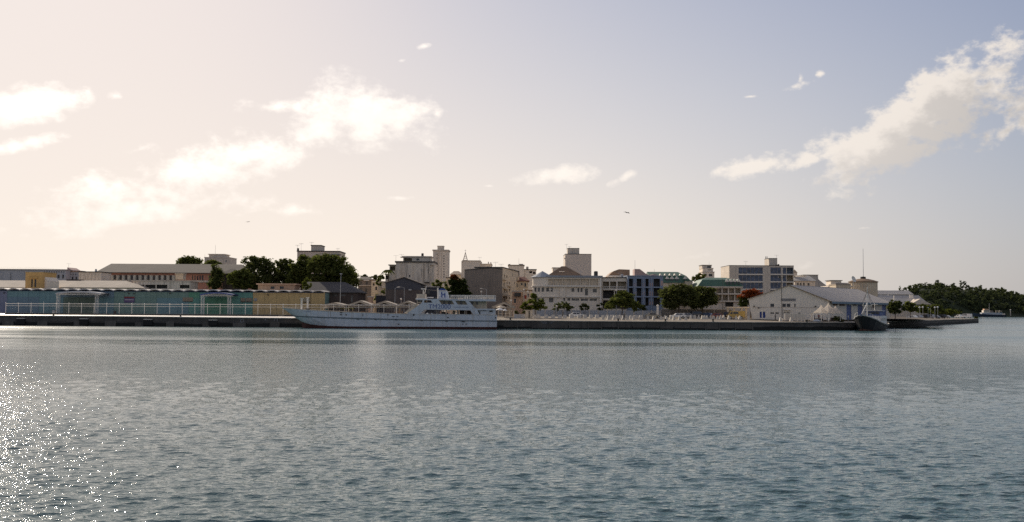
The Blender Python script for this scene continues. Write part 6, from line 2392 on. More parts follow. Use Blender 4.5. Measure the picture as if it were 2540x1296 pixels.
def tent(label, x, ya, ye, half, Y):
    c = P(x, ye, Y); ap = P(x, ya, Y)
    hw = half * pm(Y)
    t = thing('peaked_tent', label, 'tent', (c.x, c.y, gz(Y)), group='peaked white tents')
    m = MB()
    K, J = 6, 6
    rows = []
    for j in range(K + 1):
        f = j / K
        r = hw * (1 - f) ** 1.45 + .06 * f
        z = c.z + (ap.z - c.z) * f
        ring = []
        for s in range(4):
            a0 = math.pi / 4 + s * math.pi / 2 + .5
            a1 = a0 + math.pi / 2
            p, q = Vector((math.cos(a0), math.sin(a0), 0)) * 1.414, Vector((math.cos(a1), math.sin(a1), 0)) * 1.414
            for i in range(J):
                v = p.lerp(q, i / J)
                sag = 1 - .1 * math.sin(math.pi * i / J) * (1 - f)
                ring.append(Vector((c.x, c.y, z)) + v * r * sag)
        rows.append(ring)
    n = 4 * J
    vs = [v for r in rows for v in r]
    m.add(vs, [(j * n + i, j * n + (i + 1) % n, (j + 1) * n + (i + 1) % n, (j + 1) * n + i) for j in range(K) for i in range(n)] + [tuple(K * n + i for i in range(n))])
    tm = bpy.data.materials.get('tent_fabric')
    if tm is None:
        tm = bpy.data.materials.new('tent_fabric'); tm.use_nodes = True
        tt = tm.node_tree; tt.nodes.remove(tt.nodes['Principled BSDF']); b = NB(tt)
        geo = b.n('ShaderNodeNewGeometry')
        col = b.mix(b.noise(geo.outputs['Position'], 1.2, 3, .6), (.88, .82, .74, 1), (.80, .73, .65, 1))
        d, tr, mx = b.n('ShaderNodeBsdfDiffuse'), b.n('ShaderNodeBsdfTranslucent'), b.n('ShaderNodeMixShader')
        tt.links.new(col, d.inputs[0]); tt.links.new(col, tr.inputs[0]); mx.inputs[0].default_value = .62
        tt.links.new(d.outputs[0], mx.inputs[1]); tt.links.new(tr.outputs[0], mx.inputs[2]); tt.links.new(mx.outputs[0], tt.nodes['Material Output'].inputs[0])
    m.build('canopy', tm, t, fix=False)
    m = MB()
    ring = rows[0]
    for i in range(n):
        a, b_ = ring[i], ring[(i + 1) % n]
        m.add([a, b_, b_ + Vector((0, 0, -.22)), a + Vector((0, 0, -.22))], [(0, 1, 2, 3)])
    m.build('valance', tm, t, fix=False)
    for s in range(4):
        a = ring[s * J]
        m = MB(); m.bar((a.x, a.y, gz(Y) - .05), a, .06, 6); m.build('pole', M_WHITEMETAL, t)


tent('peaked white tent, left and smaller one beside the gabled warehouse', 2037, 757, 775.5, 13, 259)
tent('peaked white tent, middle and tallest one', 2054.5, 753, 775.5, 20, 261)
tent('peaked white tent, partly hidden at the right', 2072, 760, 776, 14, 264)

# white frame panels on the quay
F = Facade(1947, 1996, 258, 258, 785)
t = thing('panel_screen', 'white framed panels standing on the quay before the gabled warehouse', 'screen', F.w(F.len / 2, .1, 2.3))
z0, z1 = gz(258) + .05, F.uz(1970, 778.5)[1]
ed = [0, .28, .40, .62, .82, 1.0]
for a, b in zip(ed[:-1], ed[1:]):
    m = MB(); F.box(m, F.len * a + .05, F.len * b - .05, .02, .06, z0 + .15, z1 - .08); m.build('panel', M_PALE, t)
for a in ed:
    m = MB(); F.box(m, F.len * a - .045, F.len * a + .045, -.03, .1, z0 - .1, z1); m.build('post', M_TRIM, t)
for z in (z0 + .07, z1 + .003):
    m = MB(); F.box(m, -.045, F.len + .045, -.032, .102, z, z + .08); m.build('rail', M_TRIM, t)
for (x, lb) in ((1936, 'sunlit pointed concrete post at the foot of the tall lamp mast'), (1962, 'pointed concrete post in front of the white panels')):
    put_block(slim, x, 256, lb, None)

# things under the tents
def crate_stack(label, x0, x1, y0, Y, m_):
    F = Facade(x0, x1, Y, Y, 790)
    t = thing('counter', label, 'counter', F.w(F.len / 2, .4, gz(Y)))
    zt_ = F.uz(x0, y0)[1]
    m = MB(); F.box(m, 0, F.len, 0, .8, gz(Y) - .03, zt_ - .06); m.build('body', m_, t)
    m = MB(); F.box(m, -.06, F.len + .06, -.06, .86, zt_ - .057, zt_); m.build('top', M_PALE, t)


crate_stack('dark counter under the left tent', 2024, 2042, 790, 260, M_DARKSHED)
crate_stack('dark counter under the right tent, by the bush', 2062, 2072, 788, 263, M_BROWNWALL)
shrub('garden_bush', 'dark bush at the right edge of the tents', 262, [(2078, 790, 9, 7), (2088, 795, 6, 4)], LEAF_DARK, 500, .26, 61)
F = Facade(2012, 2022, 262, 262, 785)
t = thing('ice_cabinet', 'tall white cabinet left of the tents', 'cabinet', F.w(.3, .4, gz(262)))
m = MB(); F.box(m, 0, .42, 0, .6, gz(262) - .03, F.uz(2012, 779)[1]); m.build('body', M_TRIM, t)
m = MB(); F.box(m, -.03, .45, -.03, .63, F.uz(2012, 779)[1] + .002, F.uz(2012, 778)[1]); m.build('lid', M_PALE, t)
F = Facade(2018, 2038, 256, 256, 795)
t = thing('beached_dinghy', 'small upturned grey dinghy on the quay edge before the tents', 'dinghy', F.w(F.len / 2, .5, gz(256)))
m = MB(); L_ = F.len
for k in range(6):
    f0, f1 = k / 6, (k + 1) / 6
    w0, w1 = .6 * math.sin(math.pi * (.1 + .85 * f0)), .6 * math.sin(math.pi * (.1 + .85 * f1))
    zz = gz(256) + .0
    m.add([F.w(L_ * f0, .6 - w0, zz), F.w(L_ * f1, .6 - w1, zz), F.w(L_ * f1, .6, zz + .5 * w1 / .6 + .02), F.w(L_ * f0, .6, zz + .5 * w0 / .6 + .02), F.w(L_ * f0, .6 + w0, zz), F.w(L_ * f1, .6 + w1, zz)], [(0, 1, 2, 3), (3, 2, 5, 4)])
m.build('hull', M_BLUEGREY, t, fix=False)
m = MB(); m.bar(F.w(.2, .6, gz(256) + .28), F.w(L_ - .2, .6, gz(256) + .5), .04, 5); m.build('keel', M_DARKTRIM, t)


# ================================================================= street lamps
def street_lamp(label, x, ytop, Y, side, two=False, globe=False, arm=1.6):
    top = P(x, ytop, Y)
    g = Vector((top.x, Y, gz(Y) - .05))
    t = thing('street_lamp', label, 'street lamp', g)
    m = MB(); m.bar(g, (g.x, Y, top.z - .3), .085, 7, r2=.06); m.build('pole', M_METAL, t)
    if globe:
        m = MB(); m.lathe([(.04, -.3), (.22, -.16), (.26, 0), (.22, .16), (.05, .26)], (g.x, Y, top.z), 10); m.build('globe', M_TRIM, t)
        return t
    m = MB()
    prev = Vector((g.x, Y, top.z - .35))
    for k in range(1, 5):
        f = k / 4
        q = Vector((g.x + side * arm * f, Y, top.z - .35 + .35 * math.sin(f * 1.6)))
        m.bar(prev, q, .05, 6)
        prev = q
    m.build('arm', M_METAL, t)
    m = MB(); m.box(prev.x - .35, prev.x + .35, Y - .16, Y + .16, prev.z - .12, prev.z + .08); m.build('lamp_head', M_TRIM, t)
    return t


street_lamp('curved-arm street lamp before the left part of the dark gabled shed', 980, 713, 296, 1, arm=.9)
street_lamp('curved-arm street lamp before the right part of the dark gabled shed', 1003, 712, 296, -1)
street_lamp('curved-arm street lamp before the blank grey wall, tall one', 1207, 716, 296, -1)
street_lamp('short globe lamp before the blank grey wall', 1194, 724, 296, 1, globe=True)
street_lamp('curved-arm street lamp before the round corner of the white building', 1379, 718, 292, -1)
street_lamp('slim globe lamp left of the yellow-green quay tree', 1309.5, 724, 283, 1, globe=True)
street_lamp('slim globe lamp further left, behind the yellow-green quay tree', 1300, 719, 290, 1, globe=True)
street_lamp('short globe lamp below the middle of the round-cornered building', 1381, 760, 286, 1, globe=True)
street_lamp('globe lamp left of the pair above the yellow shed roof', 720, 709.5, 314, 1, globe=True)
street_lamp('globe lamp right of the pair above the yellow shed roof', 728, 709.5, 314, 1, globe=True)
street_lamp('globe lamp between the market gables and the dark gabled shed', 995, 742, 286, 1, globe=True)
street_lamp('globe lamp at the foot of the street facade, right of the ferry', 1268, 746, 288, 1, globe=True)
street_lamp('globe lamp on the balcony block side of the light-topped tree', 1529, 721, 296, 1, globe=True)
a = ground_at(843, 760, 284)
t = thing('light_pole', 'tall thin grey light pole in front of the slate roof', 'light pole', a)
zt_ = P(844, 679, 284).z
m = MB(); m.bar(a, (a.x + .2, a.y, zt_), .09, 8, r2=.05); m.build('pole', M_METAL, t)
m = MB(); m.box(a.x - .15, a.x + .55, a.y - .15, a.y + .15, zt_ - .2, zt_); m.build('lamp_head', M_METAL, t)
a = ground_at(1793, 770, 297)
t = thing('light_pole', 'tall thin dark pole before the green mansard house', 'light pole', a)
zt_ = P(1793, 694, 297).z
m = MB(); m.bar(a, (a.x, a.y, zt_), .09, 8, r2=.05); m.build('pole', M_DARKTRIM, t)
m = MB(); m.box(a.x - .4, a.x + .1, a.y - .12, a.y + .12, zt_ - .15, zt_); m.build('lamp_head', M_DARKTRIM, t)
for i, x in enumerate((2248, 2262, 2269, 2281, 2289, 2302, 2308, 2319, 2326)):
    Y = 352 + i * 3
    top = P(x, 762.5 + (i % 2) * .5, Y)
    t = thing('globe_lamp', '%s white globe lamp in the row below the big pale roofs, from the left' % ORD[i], 'street lamp', (top.x, Y, 2.3), group='globe lamps in a row on the arm')
    m = MB(); m.bar((top.x, Y, 2.2), (top.x, Y, top.z - .2), .05, 6); m.build('pole', M_METAL, t)
    m = MB(); m.lathe([(.05, -.3), (.28, -.2), (.36, 0), (.28, .2), (.05, .32)], (top.x, Y, top.z), 10); m.build('globe', PAR_W, t)


# ================================================================= people
def person(label, x, Y, shirt, trousers, rz=0.0, h=1.72, seed=0, seated=False, z=None):
    rs = np.random.RandomState(seed)
    g = ground_at(x, 785, Y)
    if z is not None:
        g.z = z
    s = h / 1.75
    lean = rs.uniform(-.03, .03)
    J = {'pel': (0, 0, .95), 'wai': (0, .0, 1.12), 'che': (lean, 0, 1.34), 'nec': (lean, 0, 1.5), 'hea': (lean, -.02, 1.6), 'top': (lean, -.01, 1.72),
         'lh': (.1, 0, .9), 'lk': (.11, -.05 - .08 * rs.rand(), .5), 'la': (.12, .02, .09), 'lt': (.13, -.14, .04), 'rh': (-.1, 0, .9), 'rk': (-.11, .03, .5), 'ra': (-.12, .06, .09), 'rt': (-.13, -.1, .04),
         'ls': (.19, 0, 1.42), 'le': (.26, .04, 1.15), 'lw': (.24, -.08, .92), 'lf': (.23, -.1, .83), 'rs': (-.19, 0, 1.42), 're': (-.27, .03, 1.15), 'rw': (-.25, -.1, .93), 'rf': (-.24, -.13, .84)}
    E = [('pel', 'wai'), ('wai', 'che'), ('che', 'nec'), ('nec', 'hea'), ('hea', 'top'), ('pel', 'lh'), ('lh', 'lk'), ('lk', 'la'), ('la', 'lt'), ('pel', 'rh'), ('rh', 'rk'), ('rk', 'ra'), ('ra', 'rt'),
         ('che', 'ls'), ('ls', 'le'), ('le', 'lw'), ('lw', 'lf'), ('che', 'rs'), ('rs', 're'), ('re', 'rw'), ('rw', 'rf')]
    RAD = {'pel': .14, 'wai': .13, 'che': .15, 'nec': .06, 'hea': .1, 'top': .075, 'lh': .095, 'rh': .095, 'lk': .065, 'rk': .065, 'la': .045, 'ra': .045, 'lt': .035, 'rt': .035,
           'ls': .065, 'rs': .065, 'le': .045, 're': .045, 'lw': .033, 'rw': .033, 'lf': .03, 'rf': .03}
    ks = list(J)
    me = bpy.data.meshes.new('person')
    me.from_pydata([tuple(c * s for c in J[k]) for k in ks], [(ks.index(a), ks.index(b)) for a, b in E], [])
    o = bpy.data.objects.new('person', me)
    COL.objects.link(o)
    o.modifiers.new('skin', 'SKIN')
    lay = me.skin_vertices[0].data if me.skin_vertices else None
    if lay is None:
        bm = bmesh.new(); bm.from_mesh(me); bm.verts.layers.skin.verify(); bm.to_mesh(me); bm.free()
        lay = me.skin_vertices[0].data
    for k, v in zip(ks, lay):
        v.radius = (RAD[k] * s, RAD[k] * s * (.75 if k in ('che', 'wai', 'pel') else 1))
    lay[0].use_root = True
    sub = o.modifiers.new('sub', 'SUBSURF'); sub.levels = 1; sub.render_levels = 1
    dg = bpy.context.evaluated_depsgraph_get()
    nm = bpy.data.meshes.new_from_object(o.evaluated_get(dg))
    o.modifiers.clear()
    o.data = nm
    skin = mat('skin', (.11, .06, .04), .6, .05)
    nm.materials.clear()
    for m_ in (shirt, trousers, skin):
        nm.materials.append(m_)
    for p in nm.polygons:
        z_ = p.center.z / s
        p.material_index = 2 if z_ > 1.5 or (abs(p.center.x) > .2 * s and z_ < 1.2) else (0 if z_ > .95 else (1 if z_ > .1 else 2))
        p.use_smooth = True
    o.location = g
    o.rotation_euler = (0, 0, rz)
    tag(o, label, 'person')
    return o


T_DARK = mat('cloth_dark', (.03, .03, .04), .9); T_WHITE = mat('cloth_white', (.65, .62, .58), .9); T_BLUE = mat('cloth_blue', (.06, .09, .18), .9); T_RED = mat('cloth_red', (.25, .05, .04), .9); T_GREY = mat('cloth_grey', (.2, .2, .2), .9)
person('person in dark clothes standing on the quay edge before the light-topped tree', 1548, 257, T_DARK, T_DARK, .4, seed=1)
person('person in dark clothes standing before the blue doors of the gabled warehouse', 1923, 262, T_DARK, T_DARK, .9, seed=2)
person('person in blue left of the tents by the counter', 2020, 258.5, T_BLUE, T_DARK, 1.2, seed=3)
person('person in white under the left tent', 2038, 263.5, T_WHITE, T_GREY, -.6, seed=4)
person('person in white standing before the middle tent', 2052, 257.5, T_WHITE, T_GREY, .2, seed=5)
person('person in pale shirt under the middle tent, right side', 2065, 259.5, T_WHITE, T_DARK, 2.2, seed=6)
person('person in red shirt behind the counter under the left tent', 2031, 263, T_RED, T_DARK, 0, seed=7)
person('person in white at the quay corner just left of the fishing boat', 2104, 256, T_WHITE, T_GREY, 1.0, seed=8)


# ================================================================= birds
def bird(label, x, y, Y, span, roll):
    c = P(x, y, Y)
    t = thing('bird', label, 'bird', c)
    m = MB()
    m.lathe([(.02, -.35 * span), (.09 * span, -.15 * span), (.1 * span, .05 * span), (.05 * span, .22 * span), (.01, .3 * span)], (0, 0, 0), 8)
    body = m.build('body', mat('feather_dark', (.06, .055, .05), .9), origin=(0, 0, 0))
    body.rotation_euler = (R(90), 0, R(70))
    body.parent = t
    for s in (-1, 1):
        m = MB()
        a = [(0, -.12, 0), (s * .45 * span, -.02, .16 * span), (s * span, .12, -.05 * span), (s * .42 * span, .26, .12 * span), (0, .2, 0)]
        m.prism([Vector(p) + t.location for p in a], Vector((0, 0, .025)))
        m.build('wing', mat('feather_dark', (.06, .055, .05), .9), t)
    t.rotation_euler = (0, roll, R(20))


bird('dark seabird gliding above the middle of the town', 1555, 528, 170, .62, R(8))
bird('tiny far bird low over the left clouds', 615, 551, 260, .55, R(-10))

# ================================================================= ferry
from mathutils.geometry import tessellate_polygon
FY = 240.6            # near side of the ferry
FERRY_W = mat('ferry_paint', (.60, .63, .68), .5, .07, .5, streak=.5, stain=(.34, .27, .21), stain_amt=.25)
FERRY_BELT = mat('ferry_belt', (.15, .18, .20), .6, .15, .5, stain_amt=.3)
FERRY_BOOT = mat('ferry_boot', (.09, .035, .03), .7, .25, .4, stain_amt=.5, stain=(.03, .025, .022))
FERRY_DECK = mat('ferry_deck', (.33, .30, .26), .8, .15, .6, streak=.3, stain=(.2, .14, .09))
FERRY_CREAM = mat('ferry_cream', (.60, .51, .40), .7, .1, .6, streak=.45, stain=(.28, .2, .13))
FERRY_BLUE = mat('ferry_blue', (.045, .085, .28), .5, .08, .8)
FF = Facade(700, 1233, FY, FY, 790)


def plate(F, outer, holes, d0, d1):
    """solid plate with holes, given in pixels of the ferry's side plane"""
    mb = MB()
    loops = [[F.uz(*p) for p in outer]] + [[F.uz(*p) for p in h] for h in holes]
    flat = [p for l in loops for p in l]
    tri = tessellate_polygon([[Vector((p[0], p[1], 0)) for p in l] for l in loops])
    n = len(flat)
    vs = [F.w(p[0], d0, p[1]) for p in flat] + [F.w(p[0], d1, p[1]) for p in flat]
    fs = [tuple(t) for t in tri] + [tuple(i + n for i in reversed(t)) for t in tri]
    o = 0
    for l in loops:
        k = len(l)
        for i in range(k):
            a, b = o + i, o + (i + 1) % k
            fs.append((a, b, b + n, a + n))
        o += k
    mb.add(vs, fs)
    return mb


def ferry():
    F = FF
    root = thing('ferry', 'white ferry with TM2000 lettering moored along the quay', 'ferry', F.w(F.len / 2, 4.4, 0.0))
    B2 = 4.35
    xs = [702, 720, 736, 760, 803, 850, 880, 940, 1000, 1045, 1110, 1180, 1231.5]
    top = [(695, 764.2), (714, 765.8), (732, 767), (760, 769), (803, 771.8), (850, 774.2), (880, 775.5), (940, 777.5), (1000, 779), (1045, 780.6), (1110, 780.9), (1180, 781.3), (1231.5, 782)]
    blt = [(717, 781), (731, 783.5), (748, 784.3), (768, 785.2), (803, 786.4), (850, 788), (880, 789), (940, 790.5), (1000, 792), (1045, 793), (1110, 794.2), (1180, 795.2), (1231.5, 796)]
    blb = [(720, 784), (734, 786.5), (751, 787.4), (771, 788.3), (803, 789.5), (850, 791), (880, 792), (940, 793.5), (1000, 794.8), (1045, 795.8), (1110, 796.8), (1180, 797.6), (1231.5, 798.2)]
    wl = [(741, 799), (752, 802), (764, 804.5), (785, 807.3), (812, 809), (850, 810), (880, 810.4), (940, 810.6), (1000, 810.8), (1045, 811), (1110, 811.2), (1180, 811.4), (1231.5, 811.6)]
    hb_t = [2.3, 3.1, 3.6, 4.05, 4.3] + [B2] * 8
    hb_b = [1.8, 2.8, 3.4, 3.95, 4.28] + [B2] * 8
    hb_w = [.9, 2.0, 2.8, 3.5, 4.1] + [B2 - .05] * 8
    hb_k = [.2, 1.0, 1.8, 2.6, 3.3] + [3.8] * 8
    cy = 4.4

    def strip(name, A, ha, Bb, hb, m_, push=0.0, zk=None):
        m = MB()
        n = len(A)
        for s in (-1, 1):
            vs = []
            for i in range(n):
                u, z = F.uz(*A[i]); vs.append(F.w(u, cy + s * (ha[i] + push), z))
            for i in range(n):
                if zk is None:
                    u, z = F.uz(*Bb[i])
                else:
                    u, z = F.uz(*Bb[i])[0], zk
                vs.append(F.w(u, cy + s * (hb[i] + push), z))
            m.add(vs, [(i, i + 1, n + i + 1, n + i) for i in range(n - 1)])
            # stern and bow closing faces
        def ring(i):
            out = []
            for (Q, h, zz) in ((A, ha, None), (Bb, hb, zk)):
                u, z = F.uz(*Q[i]); z = z if zz is None else zz
                out.append((F.w(u, cy - h[i] - push, z), F.w(u, cy + h[i] + push, z)))
            return [out[0][0], out[0][1], out[1][1], out[1][0]]
        m.add(ring(0), [(0, 1, 2, 3)])
        m.add(ring(n - 1), [(0, 1, 2, 3)])
        return m.build(name, m_, root)

    strip('bulwark', top, hb_t, blt, hb_b, FERRY_W)
    strip('rubbing_belt', blt, hb_b, blb, hb_b, FERRY_BELT, .07)
    hull = strip('hull', blb, hb_b, wl, hb_w, FERRY_W)
    strip('boot_top', wl, hb_w, wl, hb_k, FERRY_BOOT, 0.0, -1.2)
    # decks
    m = MB()
    zd = F.uz(900, 787)[1]
    n = len(xs)
    vs = []
    for s in (-1, 1):
        for i in range(n):
            vs.append(F.w(F.uz(*blt[i])[0], cy + s * (hb_b[i] - .03), zd))
    m.add(vs, [(i, i + 1, n + i + 1, n + i) for i in range(n - 1)])
    m.build('car_deck', FERRY_DECK, root, fix=False)
    # inner bulwark posts, one every 2.4 m, on the far side too
    for s in (-1, 1):
        for k in range(11):
            u = F.uz(820 + k * 20, 780)[0]
            z1 = F.uz(820 + k * 20, 774 + k * .5)[1]
            m = MB(); F.box(m, u - .07, u + .07, cy + s * 4.32 - (.25 if s > 0 else 0), cy + s * 4.32 + (.25 if s < 0 else 0), zd, z1); m.build('frame', FERRY_DECK, root)
    # cap rail
    for s in (-1, 1):
        m = MB()
        for i in range(n - 1):
            a, b = F.uz(*top[i]), F.uz(*top[i + 1])
            m.bar(F.w(a[0], cy + s * hb_t[i], a[1]), F.w(b[0], cy + s * hb_t[i + 1], b[1]), .07, 5)
        m.build('cap_rail', FERRY_CREAM, root)
    # openings (freeing ports, fairleads) and scuppers
    for (x, y, w, h) in ((846, 776, 6, 1.8), (846, 781, 5, 1.8), (859, 781.5, 4, 2.4), (888, 792.5, 7, 1.4), (931, 793.5, 6, 1.4), (975, 785.6, 7, 1.6), (985, 785.5, 6, 1.2), (962, 781.5, 2.4, 3), (1026, 781.5, 4, 4), (1111, 788, 4, 3),
                         (983, 794, 7, 1.6), (1046, 795.5, 6, 2), (1108, 797, 7, 2.2), (1149, 798.4, 8, 2.6), (1168, 796.4, 5, 1.6), (989, 804.5, 4, 2.2), (1148, 804.5, 3, 2.4), (1157, 804.5, 4, 1.2), (1229, 788.5, 2.2, 4), (900, 782, 1.6, 4)):
        a, b = F.uz(x - w / 2, y + h / 2), F.uz(x + w / 2, y - h / 2)
        m = MB(); F.box(m, a[0], b[0], cy - B2 - .085, cy - B2 - .02, a[1], b[1]); m.build('port', M_DARK, root)
    # side plates of the superstructure
    outer = [(1007, 780.2), (1046, 752), (1049.5, 743.2), (1086, 741.6), (1229, 745), (1229, 748), (1163, 747.4), (1177, 763), (1182, 766.2), (1228, 766.4), (1228, 770.2), (1184, 770), (1190, 781.2), (1179, 781.8), (1010, 781.5)]
    holes = [[(1052, 745), (1068, 745), (1073, 751.4), (1052, 751.4)], [(1088, 744.9), (1121, 745.9), (1127, 755.6), (1095, 755)], [(1129, 746.2), (1154, 746.8), (1160, 756.4), (1135.5, 755.9)],
             [(1053, 768.6), (1167, 770.2), (1173, 780.4), (1044, 779), (1046.5, 774)]]
    for s in (-1, 1):
        m = plate(F, outer, holes, cy + s * (B2 - .02) - .07, cy + s * (B2 - .02) + .07)
        m.build('side_plate', FERRY_W, root)
    def slab(name, x0, x1, y0, y1, m_, hb=B2 - .12, taper=0):
        a, b = F.uz(x0, y1), F.uz(x1, y0)
        m = MB(); F.box(m, a[0], b[0], cy - hb, cy + hb, a[1], b[1]); return m.build(name, m_, root)
    slab('upper_deck', 1047, 1228, 767.3, 768.4, FERRY_DECK)
    slab('top_deck', 1032, 1229, 743.2, 744.6, FERRY_W)
    # upper saloon (tan, set in) and aft cabin
    a, b = F.uz(1092, 767.2), F.uz(1206, 744.7)
    m = MB(); F.box(m, a[0], b[0], cy - 2.9, cy + 2.9, a[1], b[1]); sal = m.build('saloon', FERRY_CREAM, root)
    for (x0, x1) in ((1098, 1104), (1110, 1118), (1140, 1146), (1168, 1173), (1180, 1185)):
        q = MB(); c, d = F.uz(x0, 756), F.uz(x1, 748.2); F.box(q, c[0], d[0], cy - 2.96, cy - 2.905, c[1], d[1]); q.build('window', GLASS, sal)
    a, b = F.uz(1188, 781), F.uz(1228, 770.3)
    m = MB(); F.box(m, a[0], b[0], cy - B2 + .1, cy + B2 - .1, a[1], b[1]); ac = m.build('aft_cabin', FERRY_W, root)
    q = MB(); c, d = F.uz(1187, 780.5), F.uz(1191.5, 773); F.box(q, c[0], d[0], cy - B2 + .04, cy - B2 + .095, c[1], d[1]); q.build('window', GLASS, ac)
    q = MB(); c, d = F.uz(1182, 771.9), F.uz(1207, 770.5); F.box(q, c[0], d[0], cy - B2 + .02, cy - B2 + .096, c[1], d[1]); q.build('deck_shade_strip', M_DARK, ac)  # dark strip built in for the shade under the deck edge
    q = MB(); c, d = F.uz(1214, 774.5), F.uz(1222, 771); F.box(q, c[0], d[0], cy - B2 + .05, cy - B2 + .096, c[1], d[1]); q.build('vent', M_DARKTRIM, ac)
    # engine casing and gear on the car deck, seen through the side opening
    for (x0, x1, y0, mm, nm) in ((1093, 1101, 774, M_DARK, 'winch'), (1104, 1108, 776.5, M_DARKTRIM, 'locker'), (1138, 1152, 770, M_BROWNWALL, 'engine_casing'), (1157, 1166, 771.5, M_BROWNWALL, 'store'), (1121, 1126, 771, FERRY_CREAM, 'ladder_box')):
        a, b = F.uz(x0, 786.5), F.uz(x1, y0); m = MB(); F.box(m, a[0], b[0], cy - 1.6, cy + 1.6, a[1], b[1]); m.build(nm, mm, root)
    for x in (1083, 1107, 1134, 1152.5):
        a = F.uz(x, 781); m = MB(); m.bar(F.w(a[0], cy - 3.9, zd), F.w(a[0], cy - 3.9, F.uz(x, 768.6)[1]), .08, 6); m.build('pillar', FERRY_CREAM, root)
    for k, x in enumerate((1060, 1070.5)):
        p = F.uz(x, 779.6)
        m = MB()
        c = F.w(p[0], cy - 3.9, p[1])
        m.lathe([(.05, -.22), (.2, -.12), (.24, .05), (.15, .2), (.04, .25)], (c.x, c.y, c.z + (0.0 if k else .1)), 10); m.build('life_buoy_drum', PAR_W, root)
    # wheelhouse
    a, b = F.uz(1033, 752), F.uz(1052, 743.3)
    m = MB(); F.box(m, a[0], b[0] , cy - 3.3, cy + 3.3, a[1], b[1]); wh = m.build('wheelhouse', FERRY_CREAM, root)
    for k in range(4):
        q = MB(); z0, z1 = F.uz(1040, 750)[1], F.uz(1040, 745)[1]
        F.box(q, a[0] - .05, a[0] - .002, cy - 3.0 + k * 1.55, cy - 3.0 + k * 1.55 + 1.3, z0, z1); q.build('window', GLASS, wh)
    for (x0, x1) in ((1035, 1040), (1042, 1048)):
        q = MB(); c, d = F.uz(x0, 750), F.uz(x1, 745); F.box(q, c[0], d[0], cy - 3.36, cy - 3.305, c[1], d[1]); q.build('window', GLASS, wh)
    m = MB()
    a, b = F.uz(1030.5, 743.1), F.uz(1053, 739.8)
    m.prism([F.w(a[0] - .1, cy - 3.2, a[1]), F.w(a[0] + .5, cy - 3.75, a[1]), F.w(b[0], cy - 3.75, a[1]), F.w(b[0], cy + 3.75, a[1]), F.w(a[0] + .5, cy + 3.75, a[1]), F.w(a[0] - .1, cy + 3.2, a[1])], Vector((0, 0, b[1] - a[1])))
    m.build('visor', M_TRIM, root)
    a, b = F.uz(1031.5, 739.7), F.uz(1052, 729.5)
    m = MB(); F.box(m, a[0], b[0], cy - 2.6, cy + 2.6, a[1], b[1]); m.build('flying_bridge', FERRY_CREAM, root)
    # radar and mast
    p = F.uz(1046, 729.5)
    m = MB(); m.bar(F.w(p[0], cy, p[1]), F.w(p[0], cy, F.uz(1046, 719)[1]), .12, 6); m.build('radar_post', M_WHITEMETAL, root)
    q0, q1 = F.uz(1040, 717.5), F.uz(1051, 715)
    m = MB(); F.box(m, q0[0], q1[0], cy - .15, cy + .15, q0[1], q1[1]); m.build('radar_bar', M_WHITEMETAL, root)
    a, b = F.uz(1049, 728), F.uz(1053.5, 708.5)
    m = MB(); m.bar(F.w(a[0], cy + .6, a[1]), F.w(b[0], cy + .6, b[1]), .1, 6, r2=.05); m.build('raked_mast', M_WHITEMETAL, root)
    # funnel
    m = plate(F, [(1083, 742.8), (1112, 743), (1106.5, 722), (1086, 721.5)], [], cy - 1.3, cy + 1.3)
    fn = m.build('funnel', FERRY_W, root)
    m = plate(F, [(1087, 720.6), (1103.5, 720.6), (1101.5, 716.5), (1092, 714.5), (1087.5, 717)], [], cy - 1.0, cy + 1.0); m.build('funnel_cap', FERRY_BLUE, fn)
    m = plate(F, [(1084.5, 721.4), (1105, 721.4), (1105, 720.2), (1084.5, 720.2)], [], cy - 1.45, cy + 1.45); m.build('funnel_ring', M_TRIM, fn)
    for pts in ([(1092.2, 724), (1095, 724), (1095, 738), (1092.2, 738)], [(1100, 726.5), (1102.6, 726.5), (1102.6, 738), (1100, 738)], [(1095.2, 730), (1099.9, 730), (1099.9, 732), (1095.2, 732)]):
        m = plate(F, pts, [], cy - 1.34, cy - 1.305); m.build('emblem', FERRY_BLUE, fn)
    a, b = F.uz(1084.5, 741), F.uz(1084, 713.5)
    m = MB(); m.bar(F.w(a[0], cy - 1.6, a[1]), F.w(b[0], cy - 1.6, b[1]), .17, 8); m.build('exhaust_pipe', M_TRIM, root)
    a, b = F.uz(1107, 724), F.uz(1116, 722.5)
    m = MB(); m.bar(F.w(a[0], cy, a[1]), F.w(b[0], cy, b[1]), .08, 5); m.build('yard', FERRY_CREAM, root)
    a, b = F.uz(1050, 718.5), F.uz(1084, 719.8)
    m = MB(); m.bar(F.w(a[0], cy, a[1]), F.w(b[0], cy, b[1]), .03, 4); m.build('aerial_wire', FERRY_CREAM, root)
    # liferaft cradle and railings on the top deck
    for (x0, x1, y0, y1) in ((1056, 1074, 737.2, 739.6), (1077, 1083, 738, 742.5)):
        a, b = F.uz(x0, y1), F.uz(x1, y0); m = MB(); m.bar(F.w(a[0], cy - 2.6, (a[1] + b[1]) / 2), F.w(b[0], cy - 2.6, (a[1] + b[1]) / 2), abs(b[1] - a[1]) / 2, 8); m.build('liferaft', M_TRIM if x0 < 1070 else M_DARKTRIM, root)
    proto = None
    zt_ = F.uz(1170, 743.4)[1]
